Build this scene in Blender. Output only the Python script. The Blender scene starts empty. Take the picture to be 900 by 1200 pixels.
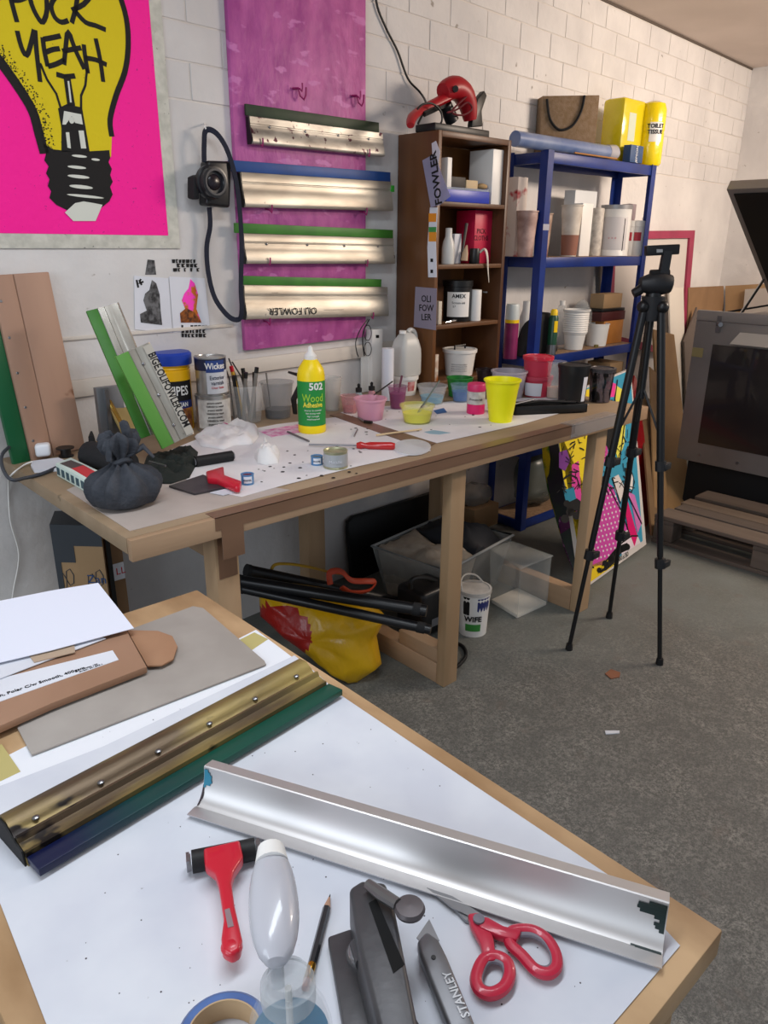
import bpy, bmesh, math, random
from mathutils import Vector, Matrix
from mathutils.geometry import tessellate_polygon
SC = bpy.context.scene
COL = SC.collection
PI = math.pi
# ------------------------------------------------------------ camera
F = 880.; CH = 1.42; TH = math.radians(19.75); AZ = math.radians(47.3); RO = math.radians(0.5)
FW = Vector((math.cos(AZ)*math.cos(TH), math.sin(AZ)*math.cos(TH), -math.sin(TH)))
RT = Vector((math.sin(AZ), -math.cos(AZ), 0)); UP = RT.cross(FW)
CR = RT*math.cos(RO)+UP*math.sin(RO); CU = -RT*math.sin(RO)+UP*math.cos(RO)
CAM = Vector((0, 0, CH))
cd = bpy.data.cameras.new('camera'); cam = bpy.data.objects.new('camera', cd); COL.objects.link(cam)
cd.sensor_fit = 'VERTICAL'; cd.sensor_height = 24; cd.sensor_width = 18; cd.lens = F/1200*24; cd.clip_start = .02
cam.matrix_world = Matrix(((CR.x, CU.x, -FW.x, 0), (CR.y, CU.y, -FW.y, 0), (CR.z, CU.z, -FW.z, CH), (0, 0, 0, 1)))
SC.camera = cam
SC.view_settings.view_transform = 'Standard'; SC.view_settings.look = 'None'
SC.cycles.transparent_max_bounces = 32
SC.view_settings.exposure = 0.0; SC.view_settings.gamma = 1; SC.view_settings.use_curve_mapping = False
# ------------------------------------------------------------ world (daylight from the open, unseen side of the room)
w = bpy.data.worlds.new('world'); SC.world = w; w.use_nodes = True
bg = w.node_tree.nodes['Background']; bg.inputs[0].default_value = (.80, .88, 1., 1); bg.inputs[1].default_value = .45
def area(name, loc, tgt, sx, sy, power, col):
    l = bpy.data.lights.new(name, 'AREA'); l.shape = 'RECTANGLE'; l.size = sx; l.size_y = sy; l.energy = power; l.color = col
    o = bpy.data.objects.new(name, l); COL.objects.link(o); o.location = loc
    o.rotation_euler = (Vector(tgt)-Vector(loc)).to_track_quat('-Z', 'Y').to_euler(); return o
area('ceiling_tube_light', (0.5, 0.7, 2.45), (0.5, 0.9, 0), 1.5, .25, 20, (.86, .93, 1.))
area('ceiling_tube_light', (4.2, 0.0, 2.3), (4.1, 2.0, 1.3), 1.4, .3, 68, (1., .83, .68))
area('window_light', (-1.9, 0.2, 1.75), (1.2, 1.2, 1.0), 1.6, 1.2, 29, (.82, .91, 1.))

# ------------------------------------------------------------ picture point -> place in the room
def ray(px, py):
    return FW+CR*((px-450)/F)-CU*((py-600)/F)
def Z(px, py, z):
    d = ray(px, py); return CAM+d*((z-CH)/d.z)
def Y(px, py, y):
    d = ray(px, py); return CAM+d*(y/d.y)
def X(px, py, x):
    d = ray(px, py); return CAM+d*(x/d.x)
def wy(x, off=0): return 2.205+.07*(x-1.3)-off
def W(px, py, off=0):
    d = ray(px, py); return CAM+d*((2.114-off)/(d.y-.07*d.x))
def PLN(px, py, p0, n):
    d = ray(px, py); return CAM+d*((p0-CAM).dot(n)/d.dot(n))
def S(p): return (Vector(p)-CAM).dot(FW)/F      # metres per pixel there
def hz(px, py, P):                               # height above the floor seen at (px,py) over the point P
    d = ray(px, py); t = (P.x**2+P.y**2)**.5/(d.x**2+d.y**2)**.5; return CH+d.z*t
FZ = .085                                       # floor level
BT = .86                                         # work surfaces

# ------------------------------------------------------------ materials
def lin(c):
    if isinstance(c, str):
        c = [int(c[i:i+2], 16)/255 for i in (0, 2, 4)]
    return tuple((x/12.92 if x <= .04045 else ((x+.055)/1.055)**2.4) for x in c[:3])+(1,)
MATS = {}
def mat(name, col, rough=.6, metal=0, col2=None, sc=8, stretch=(1, 1, 1), bump=0, bsc=None, alpha=1, trans=0, ior=1.45,
        spots=None, spot_sc=40, spot_th=.62, det=4, lo=.35, hi=.65, emit=0, coat=0, spot_st=(1, 1, 1)):
    if name in MATS: return MATS[name]
    m = bpy.data.materials.new(name); m.use_nodes = True; nt = m.node_tree; N = nt.nodes; L = nt.links
    b = N['Principled BSDF']; b.inputs['Roughness'].default_value = rough; b.inputs['Metallic'].default_value = metal
    b.inputs['Base Color'].default_value = lin(col); b.inputs['IOR'].default_value = ior
    b.inputs['Alpha'].default_value = alpha; b.inputs['Transmission Weight'].default_value = trans
    b.inputs['Coat Weight'].default_value = coat
    if col2 or bump or spots:
        tc = N.new('ShaderNodeTexCoord')
        def noise(scale, st, detail=det):
            mp = N.new('ShaderNodeMapping'); mp.inputs['Scale'].default_value = st; L.new(tc.outputs['Object'], mp.inputs[0])
            n = N.new('ShaderNodeTexNoise'); n.inputs['Scale'].default_value = scale; n.inputs['Detail'].default_value = detail
            L.new(mp.outputs[0], n.inputs['Vector']); return n
        out = None
        if col2:
            n = noise(sc, stretch); r = N.new('ShaderNodeValToRGB')
            r.color_ramp.elements[0].position = lo; r.color_ramp.elements[1].position = hi
            r.color_ramp.elements[0].color = lin(col); r.color_ramp.elements[1].color = lin(col2)
            L.new(n.outputs[0], r.inputs[0]); out = r.outputs[0]
        if spots:
            n = noise(spot_sc, spot_st, 3); r = N.new('ShaderNodeValToRGB'); r.color_ramp.elements[0].position = spot_th
            r.color_ramp.elements[1].position = spot_th+.05
            r.color_ramp.elements[0].color = (0, 0, 0, 1); r.color_ramp.elements[1].color = (1, 1, 1, 1)
            mx = N.new('ShaderNodeMix'); mx.data_type = 'RGBA'; L.new(n.outputs[0], r.inputs[0]); L.new(r.outputs[0], mx.inputs[0])
            if out: L.new(out, mx.inputs[6])
            else: mx.inputs[6].default_value = lin(col)
            mx.inputs[7].default_value = lin(spots); out = mx.outputs[2]
        if out: L.new(out, b.inputs['Base Color'])
        if bump:
            n = noise(bsc or sc, stretch); bp = N.new('ShaderNodeBump'); bp.inputs['Strength'].default_value = bump
            bp.inputs['Distance'].default_value = .01
            L.new(n.outputs[0], bp.inputs['Height']); L.new(bp.outputs[0], b.inputs['Normal'])
    if emit:
        b.inputs['Emission Color'].default_value = lin(col); b.inputs['Emission Strength'].default_value = emit
    MATS[name] = m; return m
def clear(name, col, a, rough=.25):              # thin translucent plastic
    return mat(name, col, rough, alpha=a)

# ------------------------------------------------------------ mesh builder
class MB:
    def __init__(s): s.v = []; s.f = []; s.m = []; s.M = None
    def add(s, vs, fs, mi=0):
        b = len(s.v)
        for p in vs:
            p = Vector(p); s.v.append(s.M @ p if s.M else p)
        for f in fs: s.f.append([i+b for i in f]); s.m.append(mi)
        return s
    def box(s, x0, x1, y0, y1, z0, z1, mi=0):
        return s.add([(x0, y0, z0), (x1, y0, z0), (x1, y1, z0), (x0, y1, z0), (x0, y0, z1), (x1, y0, z1), (x1, y1, z1), (x0, y1, z1)],
                     [(0, 3, 2, 1), (4, 5, 6, 7), (0, 1, 5, 4), (1, 2, 6, 5), (2, 3, 7, 6), (3, 0, 4, 7)], mi)
    def hexa(s, a, b, mi=0):                     # two matching quads, bottom and top
        return s.add(list(a)+list(b), [(0, 3, 2, 1), (4, 5, 6, 7), (0, 1, 5, 4), (1, 2, 6, 5), (2, 3, 7, 6), (3, 0, 4, 7)], mi)
    def loft(s, rings, mi=0, caps=True, closed=False):
        n = len(rings[0]); vs = [p for r in rings for p in r]; fs = []
        k = len(rings)
        for i in range(k if closed else k-1):
            a = i*n; b = ((i+1) % k)*n
            for j in range(n): fs.append((a+j, a+(j+1) % n, b+(j+1) % n, b+j))
        if caps and not closed: fs.append(tuple(range(n))[::-1]); fs.append(tuple(range((k-1)*n, k*n)))
        return s.add(vs, fs, mi)
    def lathe(s, prof, c=(0, 0, 0), n=24, mi=0, caps=True):
        c = Vector(c)
        return s.loft([[c+Vector((r*math.cos(2*PI*j/n), r*math.sin(2*PI*j/n), z)) for j in range(n)] for r, z in prof], mi, caps)
    def tube(s, pts, r, n=8, mi=0, closed=False, flat=1):
        pts = [Vector(p) for p in pts]; k = len(pts); rings = []; prev = None
        rs = r if isinstance(r, (list, tuple)) else [r]*k
        for i in range(k):
            a = pts[(i-1) % k] if (closed or i > 0) else pts[i]; b = pts[(i+1) % k] if (closed or i < k-1) else pts[i]
            t = (b-a).normalized()
            if prev is None:
                u = t.cross(Vector((0, 0, 1)));
                if u.length < .1: u = t.cross(Vector((0, 1, 0)))
            else: u = prev-t*prev.dot(t)
            if u.length < 1e-6: u = t.orthogonal()
            u.normalize(); v = t.cross(u); prev = u
            rings.append([pts[i]+u*math.cos(2*PI*j/n)*rs[i]+v*math.sin(2*PI*j/n)*rs[i]*flat for j in range(n)])
        return s.loft(rings, mi, True, closed)
    def prism(s, lo, hi, mi=0):                  # matching polygons below and above
        n = len(lo); vs = list(lo)+list(hi)
        return s.add(vs, [tuple(range(n))[::-1], tuple(range(n, 2*n))]+[(i, (i+1) % n, n+(i+1) % n, n+i) for i in range(n)], mi)
    def extr(s, poly, l, mi=0, l0=0):            # profile (y,z) run along x
        return s.prism([Vector((l0, a, b)) for a, b in poly], [Vector((l, a, b)) for a, b in poly], mi)
    def ico(s, c, r, sub=2, sc=(1, 1, 1), mi=0, jit=0, seed=1):
        bm = bmesh.new(); bmesh.ops.create_icosphere(bm, subdivisions=sub, radius=r); rn = random.Random(seed)
        vs = [Vector(c)+Vector((v.co.x*sc[0], v.co.y*sc[1], v.co.z*sc[2]))*(1+rn.uniform(-jit, jit)) for v in bm.verts]
        fs = [[v.index for v in f.verts] for f in bm.faces]; bm.free(); return s.add(vs, fs, mi)
    def build(s, name, mats, parent=None, bevel=0, smooth=35, world=True, seg=2, origin=None):
        if not isinstance(mats, (list, tuple)): mats = [mats]
        if parent is not None:
            M = WM[parent] if parent in WM else Matrix()
            if world: inv = M.inverted(); vs = [inv @ p for p in s.v]
            else: vs = s.v
            loc = None
        else:
            xs = [p.x for p in s.v]; ys = [p.y for p in s.v]; zs = [p.z for p in s.v]
            loc = Vector(((min(xs)+max(xs))/2, (min(ys)+max(ys))/2, min(zs))); vs = [p-loc for p in s.v]
        me = bpy.data.meshes.new(name)
        bm = bmesh.new(); bv = [bm.verts.new(p) for p in vs]
        for f, mi in zip(s.f, s.m):
            try: fc = bm.faces.new([bv[i] for i in f]); fc.material_index = mi
            except ValueError: pass
        bmesh.ops.recalc_face_normals(bm, faces=bm.faces)
        if bevel:
            es = [e for e in bm.edges if len(e.link_faces) == 2 and e.calc_face_angle(0) > .5]
            bmesh.ops.bevel(bm, geom=es, offset=bevel, segments=seg, affect='EDGES', profile=.5, clamp_overlap=True)
        bm.to_mesh(me); bm.free()
        for m in mats: me.materials.append(m)
        if smooth:
            me.shade_smooth() if hasattr(me, 'shade_smooth') else None
            for p in me.polygons: p.use_smooth = True
            me.set_sharp_from_angle(angle=math.radians(smooth))
        o = bpy.data.objects.new(name, me); COL.objects.link(o)
        if parent is not None:
            o.parent = parent; WM[o] = (WM[parent] if parent in WM else Matrix()).copy()
        else: o.location = loc; WM[o] = Matrix.Translation(loc)
        return o
WM = {}
def tag(o, label=None, cat=None, group=None, kind=None):
    if label: o['label'] = label
    if cat: o['category'] = cat
    if group: o['group'] = group
    if kind: o['kind'] = kind
    return o
def thing(name, label, cat, M=None, group=None):
    o = bpy.data.objects.new(name, None); COL.objects.link(o); o.empty_display_size = .05
    if M is None: M = Matrix()
    if isinstance(M, (Vector, tuple)): M = Matrix.Translation(Vector(M))
    o.matrix_world = M; WM[o] = M.copy(); return tag(o, label, cat, group)
def basis(o, u, v):                              # frame: x along u, y along v (made square), z out
    u = Vector(u).normalized(); v = Vector(v); v = (v-u*v.dot(u)).normalized(); n = u.cross(v)
    return Matrix(((u.x, v.x, n.x, o[0]), (u.y, v.y, n.y, o[1]), (u.z, v.z, n.z, o[2]), (0, 0, 0, 1)))
def pz(pts, z0, z1):                             # outline on a level surface, z1 is the seen top
    hi = [Z(x, y, z1) for x, y in pts]; return [Vector((p.x, p.y, z0)) for p in hi], hi
def slab(name, pts, z0, z1, m, parent=None, bevel=0, **k):
    return MB().prism(*pz(pts, z0, z1)).build(name, m, parent, bevel=bevel, **k)
FONT = None
def text(name, s, size, M, m, parent=None, align='CENTER', ext=.0004, xs=1, bold=0):
    c = bpy.data.curves.new('t', 'FONT'); c.body = s; c.size = size; c.extrude = ext; c.align_x = align; c.align_y = 'CENTER'; c.offset = bold
    c.resolution_u = 2
    o = bpy.data.objects.new('t', c); COL.objects.link(o)
    dg = bpy.context.evaluated_depsgraph_get(); me = bpy.data.meshes.new_from_object(o.evaluated_get(dg))
    bpy.data.objects.remove(o); me.name = name
    if parent is not None: M = (WM[parent] if parent in WM else Matrix()).inverted() @ M
    me.transform(M @ Matrix.Diagonal((xs, 1, 1, 1)))
    me.materials.clear(); me.materials.append(m)
    o = bpy.data.objects.new(name, me); COL.objects.link(o)
    if parent is not None: o.parent = parent; WM[o] = WM.get(parent, Matrix()).copy()
    return o
def strokes(mb, lines, w, fn, n, mi=0, th=.0006):   # brush strokes: flat ribbons; fn maps 2D points to the surface, n its normal
    for ln in lines:
        P = [fn(*p) for p in ln]; L = []; R = []
        for i, p in enumerate(P):
            t = (P[min(i+1, len(P)-1)]-P[max(i-1, 0)]).normalized(); s_ = t.cross(n).normalized()*w/2
            L.append(p+s_); R.append(p-s_)
        for i in range(len(P)-1):
            mb.hexa([L[i], L[i+1], R[i+1], R[i]], [q+n*th for q in (L[i], L[i+1], R[i+1], R[i])], mi)
def flat(mb, pts, fn, n, th=.0006, mi=0, off=0):
    P = [fn(*p)+n*off for p in pts]; return mb.prism(P, [q+n*th for q in P], mi)

# colours
WHITE = mat('white_paint_wall', 'd9d6d4', .8, col2='c8c5c4', sc=3, bump=.6, bsc=14, spots='9a938c', spot_sc=22, spot_th=.715)
MORTAR = mat('painted_mortar', 'cdc6c0', .9, col2='d8d2cc', sc=9, bump=.3, bsc=40)
PINE = mat('pale_pine', 'bc9c7a', .65, col2='a08362', sc=9, stretch=(1, 1, .12), bump=.15, bsc=30)
PINEX = mat('pale_pine_long', 'b09072', .65, col2='967a5e', sc=9, stretch=(.12, 1, 1), bump=.15, bsc=30)
PINEY = mat('pale_pine_across', 'b09072', .65, col2='967a5e', sc=9, stretch=(1, .12, 1), bump=.15, bsc=30)
PLYTOP = mat('worn_ply_top', 'a08a70', .6, col2='8c765c', sc=7, stretch=(.3, 1, 1), spots='7d6a52', spot_sc=18, spot_th=.7)
TABLEW = mat('orange_ply', 'c8a67e', .5, col2='967450', sc=7, stretch=(1, .5, 1), lo=.42, hi=.66, det=8, spots='8c6238', spot_sc=30, spot_th=.68, spot_st=(1, .3, 1))
DARKW = mat('dark_varnished_wood', '6a4426', .4, col2='4e2f1a', sc=7, stretch=(1, 1, .1), bump=.05)
DARKWI = mat('brown_back_panel', '8a5a2c', .45, col2='6b431f', sc=6, stretch=(1, 1, .2))
BLACK = mat('black_plastic', '141415', .4)
BLACKR = mat('matte_black', '1a1a1c', .8)
RUBBER = mat('black_rubber', '101012', .6)
PAPER = mat('white_paper', 'dcdee6', .7, col2='d2d4dc', sc=6)
PAPERS = mat('stained_white_paper', 'e2e0e2', .75, col2='d3cfd2', sc=5, spots='3b3b40', spot_sc=42, spot_th=.73)
INK = mat('black_ink', '0c0a0c', .75)
SILVER = mat('brushed_aluminium', 'c9c7c2', .34, .85, col2='aaa8a3', sc=10, stretch=(.1, 1, 1))
SILVERD = mat('dirty_aluminium', 'c4bfb3', .42, .55, col2='9a9286', sc=14, stretch=(.25, 1, 1), spots='4a3f40', spot_sc=30, spot_th=.7, bump=.1)
SILVERS = mat('spattered_aluminium', 'c9c4ba', .42, .5, col2='8c867e', sc=18, stretch=(.4, 1, 1), spots='4a2230', spot_sc=38, spot_th=.62)
GREENR = mat('green_rubber', '3f7f2c', .5, col2='356f26', sc=12)
DGREEN = mat('dark_green_rubber', '2b3d26', .55, col2='1f2e1f', sc=12)
BLUER = mat('blue_rubber', '1f4f96', .5, col2='1a3f7c', sc=6)
STEEL = mat('steel', '8d8d90', .3, .9)
CHROME = mat('chrome', 'c8c8ca', .15, 1)
CARD = mat('brown_cardboard', 'a98a66', .8, col2='9a7c59', sc=4)
CARDD = mat('tan_cardboard', '8e6f50', .85, col2='7c5f43', sc=4)
BLUEP = mat('blue_powder_coat', '12307e', .38, col2='0e2668', sc=6)
CHIP = mat('chipboard', '9a7f66', .8, col2='84694f', sc=60, det=2)
WPL = mat('white_plastic', 'e6e4e0', .4)
MILK = mat('milky_plastic', 'dcdcd8', .35, alpha=.82)
FROST = clear('frosted_plastic', 'd9dcdc', .17, .35)
CLEARP = clear('clear_plastic', 'dfe6e8', .22, .12)
RED = mat('red_plastic', 'c2152d', .35, coat=.3)
PINK = mat('fluorescent_pink', 'ff0a98', .7, bump=.2, bsc=60, spots='c01080', spot_sc=120, spot_th=.68)
MAG = mat('magenta_ink', 'a01850', .5)
YEL = mat('yellow_plastic', 'f0c808', .4)
NAVY = mat('navy_webbing', '10162a', .8)

# ============================================================ SETTING
XR = 5.55                                        # far right corner along the back wall
def floor_mat():
    m = bpy.data.materials.new('worn_painted_concrete'); m.use_nodes = True; N = m.node_tree.nodes; L = m.node_tree.links; b = N['Principled BSDF']
    tc = N.new('ShaderNodeTexCoord')
    def ns(s, d=6, r=.6):
        n = N.new('ShaderNodeTexNoise'); n.inputs['Scale'].default_value = s; n.inputs['Detail'].default_value = d; n.inputs['Roughness'].default_value = r
        L.new(tc.outputs['Object'], n.inputs['Vector']); return n.outputs[0]
    def ramp(i, a, b_, ca, cb):
        r = N.new('ShaderNodeValToRGB'); r.color_ramp.elements[0].position = a; r.color_ramp.elements[1].position = b_
        r.color_ramp.elements[0].color = ca; r.color_ramp.elements[1].color = cb; L.new(i, r.inputs[0]); return r.outputs[0]
    def mix(f, a, c):
        mx = N.new('ShaderNodeMix'); mx.data_type = 'RGBA'; L.new(f, mx.inputs[0]); L.new(a, mx.inputs[6]); L.new(c, mx.inputs[7]); return mx.outputs[2]
    K = (0, 0, 0, 1); O = (1, 1, 1, 1)
    paint = ramp(ns(3), .35, .65, lin('747a77'), lin('676a65'))
    speck = mix(ramp(ns(11, 5, .7), .35, .68, (.15, .15, .15, 1), (.85, .85, .85, 1)), ramp(ns(190, 4, .8), .38, .62, lin('484846'), lin('6c6a66')), ramp(ns(110, 5, .9), .44, .60, lin('4c4b48'), lin('a3a098')))
    sx = N.new('ShaderNodeSeparateXYZ'); L.new(tc.outputs['Object'], sx.inputs[0])
    # the paint survives under the bench and is walked off in the aisle
    mr = N.new('ShaderNodeMapRange'); L.new(sx.outputs[1], mr.inputs[0]); mr.inputs[1].default_value = 1.25; mr.inputs[2].default_value = .2
    big = ns(1.6, 4); ad = N.new('ShaderNodeMath'); ad.operation = 'MULTIPLY_ADD'; L.new(big, ad.inputs[0]); ad.inputs[1].default_value = 1.; L.new(mr.outputs[0], ad.inputs[2])
    vd = N.new('ShaderNodeVectorMath'); vd.operation = 'DISTANCE'; L.new(tc.outputs['Object'], vd.inputs[0]); vd.inputs[1].default_value = (-1.45, -.35, 0)
    mr.inputs[1].default_value = 1.9; mr.inputs[2].default_value = .9; L.new(vd.outputs['Value'], mr.inputs[0])
    fac = ramp(ad.outputs[0], .45, 1.15, K, (.9, .9, .9, 1))
    c = mix(fac, mix(ramp(ns(150, 5, .8), .5, .7, K, (.5, .5, .5, 1)), paint, speck), speck)
    st = ramp(ns(9, 4), .62, .70, K, O); dk = N.new('ShaderNodeRGB'); dk.outputs[0].default_value = lin('6a5f58')
    ml = N.new('ShaderNodeMath'); ml.operation = 'MULTIPLY'; L.new(st, ml.inputs[0]); ml.inputs[1].default_value = .4
    c = mix(ml.outputs[0], c, dk.outputs[0])
    # a blue-black ink stain
    vm = N.new('ShaderNodeVectorMath'); vm.operation = 'DISTANCE'; L.new(tc.outputs['Object'], vm.inputs[0]); q = Z(788, 832, .085); vm.inputs[1].default_value = (q.x-2.75, q.y-2.45, 0)
    a2 = N.new('ShaderNodeMath'); a2.operation = 'MULTIPLY_ADD'; L.new(ns(14), a2.inputs[0]); a2.inputs[1].default_value = .16; L.new(vm.outputs['Value'], a2.inputs[2])
    sf = ramp(a2.outputs[0], .10, .26, (.6, .6, .6, 1), K); bl = N.new('ShaderNodeRGB'); bl.outputs[0].default_value = lin('3c444e'); c = mix(sf, c, bl.outputs[0])
    L.new(c, b.inputs['Base Color']); b.inputs['Roughness'].default_value = .62
    bp = N.new('ShaderNodeBump'); bp.inputs['Strength'].default_value = .25; bp.inputs['Distance'].default_value = .01; L.new(ns(150, 4), bp.inputs['Height']); L.new(bp.outputs[0], b.inputs['Normal'])
    return m
fl = MB().box(-2.2, 7.7, -2.2, 2.7, -.02, FZ).build('floor', floor_mat(), smooth=0); fl['kind'] = 'structure'
# (object origin of the floor is its centre: 2.75, 0.25)
CZ = 2.51
ceil = MB().box(-2.2, XR+.3, -1.2, 2.7, CZ, CZ+.08).build('ceiling', mat('grey_ceiling', 'dccdc2', .9, col2='d2c3b8', sc=2), smooth=0); ceil['kind'] = 'structure'
wb = MB(); x0, x1 = -2.2, XR+.2
def wallbox(mb, xa, xb, za, zb, o0, o1, mi=0):   # slab lying along the slightly skewed back wall; o = distance in front of its face
    mb.hexa([(xa, wy(xa, o1), za), (xb, wy(xb, o1), za), (xb, wy(xb, o0), za), (xa, wy(xa, o0), za)],
            [(xa, wy(xa, o1), zb), (xb, wy(xb, o1), zb), (xb, wy(xb, o0), zb), (xa, wy(xa, o0), zb)], mi)
CRK = 1.80
wallbox(wb, x0, x1, 0, CRK, -.2, 0); wallbox(wb, x0, x1, CRK, CZ, -.2, -.0014, 1)
wall = wb.build('wall_back', [WHITE, MORTAR], smooth=0); wall['kind'] = 'structure'
rnd = random.Random(4); bw, bh, j = .235, .0985, .0045; bn = 0; course = 0; z = CRK+.006
while z < CZ-.02:
    x = .55-(.118 if course % 2 else 0)
    while x < XR:
        b = MB(); o = .0001+rnd.random()*.0014; q = rnd.uniform(-.002, .002)
        zt = min(z+bh-j+q, CZ); xe = min(x+bw-j, XR)
        if xe-x > .03:
            wallbox(b, x, xe, z, zt, -.0012, o); bk = b.build('brick', WHITE, wall, bevel=.0012, seg=1); bn += 1
        x += bw
    z += bh; course += 1
t = MB(); wallbox(t, 2.2, XR, CZ-.012, CZ-.001, 0, .004); tr = t.build('ceiling_shadow_strip', mat('ceiling_gap_shade', '5a5048', .9)); tr['kind'] = 'structure'  # dark strip: shadow of the gap under the ceiling, put into the colour
wr = MB().box(XR, XR+.2, -1.2, 2.7, 0, CZ).build('wall_right', WHITE, smooth=0); wr['kind'] = 'structure'
# batten running along the wall behind the bench, and the thin gap line above the rendered part
t = MB(); wallbox(t, .2, 2.12, .995, 1.045, 0, .014); bt = t.build('trim_1', mat('painted_batten', 'd6cfc6', .7, col2='c2bab0', sc=4, stretch=(.2, 1, 1)), bevel=.004); bt['kind'] = 'structure'
t = MB(); wallbox(t, -.2, 1.35, 1.155, 1.165, 0, .006); bt = t.build('trim_2', MATS['painted_batten'], bevel=.001); bt['kind'] = 'structure'

# ============================================================ BACK WORKBENCH
BX0, BX1, BY0 = .565, 2.56, 1.372
bench = thing('workbench', 'long home-made pine workbench against the white wall, brown tape along its front edge', 'workbench', (1.55, 1.75, 0))
def by1(x): return wy(x)-.004
t = MB(); t.hexa([(BX0, BY0, .824), (BX1, BY0, .824), (BX1, by1(BX1), .824), (BX0, by1(BX0), .824)], [(BX0, BY0, BT), (BX1, BY0, BT), (BX1, by1(BX1), BT), (BX0, by1(BX0), BT)])
t.build('benchtop', PLYTOP, bench, bevel=.002)
t = MB(); t.box(BX0+.001, BX1+.012, BY0-.018, BY0, .812, BT-.001); t.build('front_edge_board', PINEX, bench, bevel=.002)
t = MB(); t.box(BX1, BX1+.012, BY0, BY0+.11, .815, BT-.001); t.build('end_block', PINEY, bench, bevel=.002)
for xa, xb, ya, yb in ((.768, .828, 1.385, 1.44), (1.543, 1.605, 1.385, 1.42), (2.30, 2.368, 1.39, 1.43), (1.555, 1.635, 2.1, 2.16), (2.27, 2.35, 2.1, 2.17)):
    MB().box(xa, xb, ya, yb, FZ, .822).build('leg', PINE, bench, bevel=.003)
MB().box(1.545, 1.60, 1.421, 2.098, FZ, FZ+.07).build('foot_rail', PINEY, bench, bevel=.003)
MB().box(1.548, 1.598, 1.421, 1.60, FZ+.071, FZ+.12).build('foot_block', PINEY, bench, bevel=.003)
MB().box(2.30, 2.35, 1.431, 2.098, FZ, FZ+.085).build('foot_rail', PINEY, bench, bevel=.003)
MB().box(.77, .82, 1.441, 2.1, .74, .822).build('cross_rail', PINEY, bench, bevel=.003)
TAPE = mat('brown_parcel_tape', '7d5f4a', .38, col2='6e523f', sc=9, stretch=(.2, 1, 1))
def ontop(pts, z=BT+.0006): return [Z(x, y, z) for x, y in pts]
t = MB()
P1 = Z(250, 607, BT).x; P2 = 2.10
t.box(P1, P2, BY0-.0195, BY0+.022, BT-.0005, BT+.0008); t.box(P1, P2, BY0-.0195, BY0-.018, .831, BT+.0008)
t.build('tape', TAPE, bench)
t = MB(); t.box(.77, .825, BY0-.0197, BY0-.0181, .76, BT-.002); t.box(.775, .822, 1.3835, 1.385, .70, .822); t.build('tape', TAPE, bench)
t = MB(); t.box(2.08, 2.36, BY0-.0203, BY0+.03, BT-.0005, BT+.0014); t.box(2.08, 2.36, BY0-.0203, BY0-.0182, .82, BT+.001); t.build('tape', clear('clear_tape', 'b8b8ba', .3), bench)['label'] = 'clear plastic tape over the bench corner'
# paper on the bench
slab('paper_sheet', [(78, 574), (105, 562), (205, 545), (250, 560), (340, 574), (152, 622)], BT+.0002, BT+.0012, mat('grey_card', 'b8ada6', .8, col2='aca099', sc=6), bevel=0)
tag(bpy.data.objects['paper_sheet'], 'pinkish grey sheet of card taped over the left end of the bench', 'paper')
o = slab('paper_sheet', [(188, 532), (230, 515), (325, 497), (400, 488), (470, 505), (505, 528), (420, 546), (330, 569), (283, 582), (249, 575), (215, 560)], BT+.0014, BT+.0022, PAPERS)
tag(o, 'large white ink-spotted paper sheet under the rags and tins on the bench', 'paper')
o = slab('paper_sheet', [(393, 484), (452, 476), (560, 468), (655, 465), (690, 474), (612, 497), (512, 519)], BT+.0014, BT+.0024, PAPERS)
tag(o, 'white ink-spotted paper sheet under the pots of ink on the bench', 'paper')
o = slab('tape_strip', [(386, 486), (398, 483), (510, 519), (498, 526)], BT+.0024, BT+.0034, TAPE); tag(o, 'brown tape strip between the two white paper sheets on the bench', 'tape')
o = slab('stencil_sheet', [(303, 505), (350, 497), (362, 505), (318, 512)], BT+.0024, BT+.003, mat('pink_print', 'd66aa4', .7, col2='e8d0dc', sc=40)); tag(o, 'scrap of paper printed with pink marks left of the glue bottle', 'paper')
rn = random.Random(7)
t = MB()
for k in range(90):
    x = rn.uniform(300, 440); y = rn.uniform(528, 566)-(x-340)*.12
    if k > 40: x = rn.uniform(400, 600); y = rn.uniform(474, 506)-(x-500)*.08
    p = Z(x, y, BT+.0026); r = rn.uniform(.002, .006)
    t.lathe([(r, 0), (r*.9, .0004)], p, 7)
t.M = None
tag(t.build('ink_flecks', INK), 'black ink flecks scattered over the papers on the bench', 'ink spots', kind='stuff')

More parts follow.
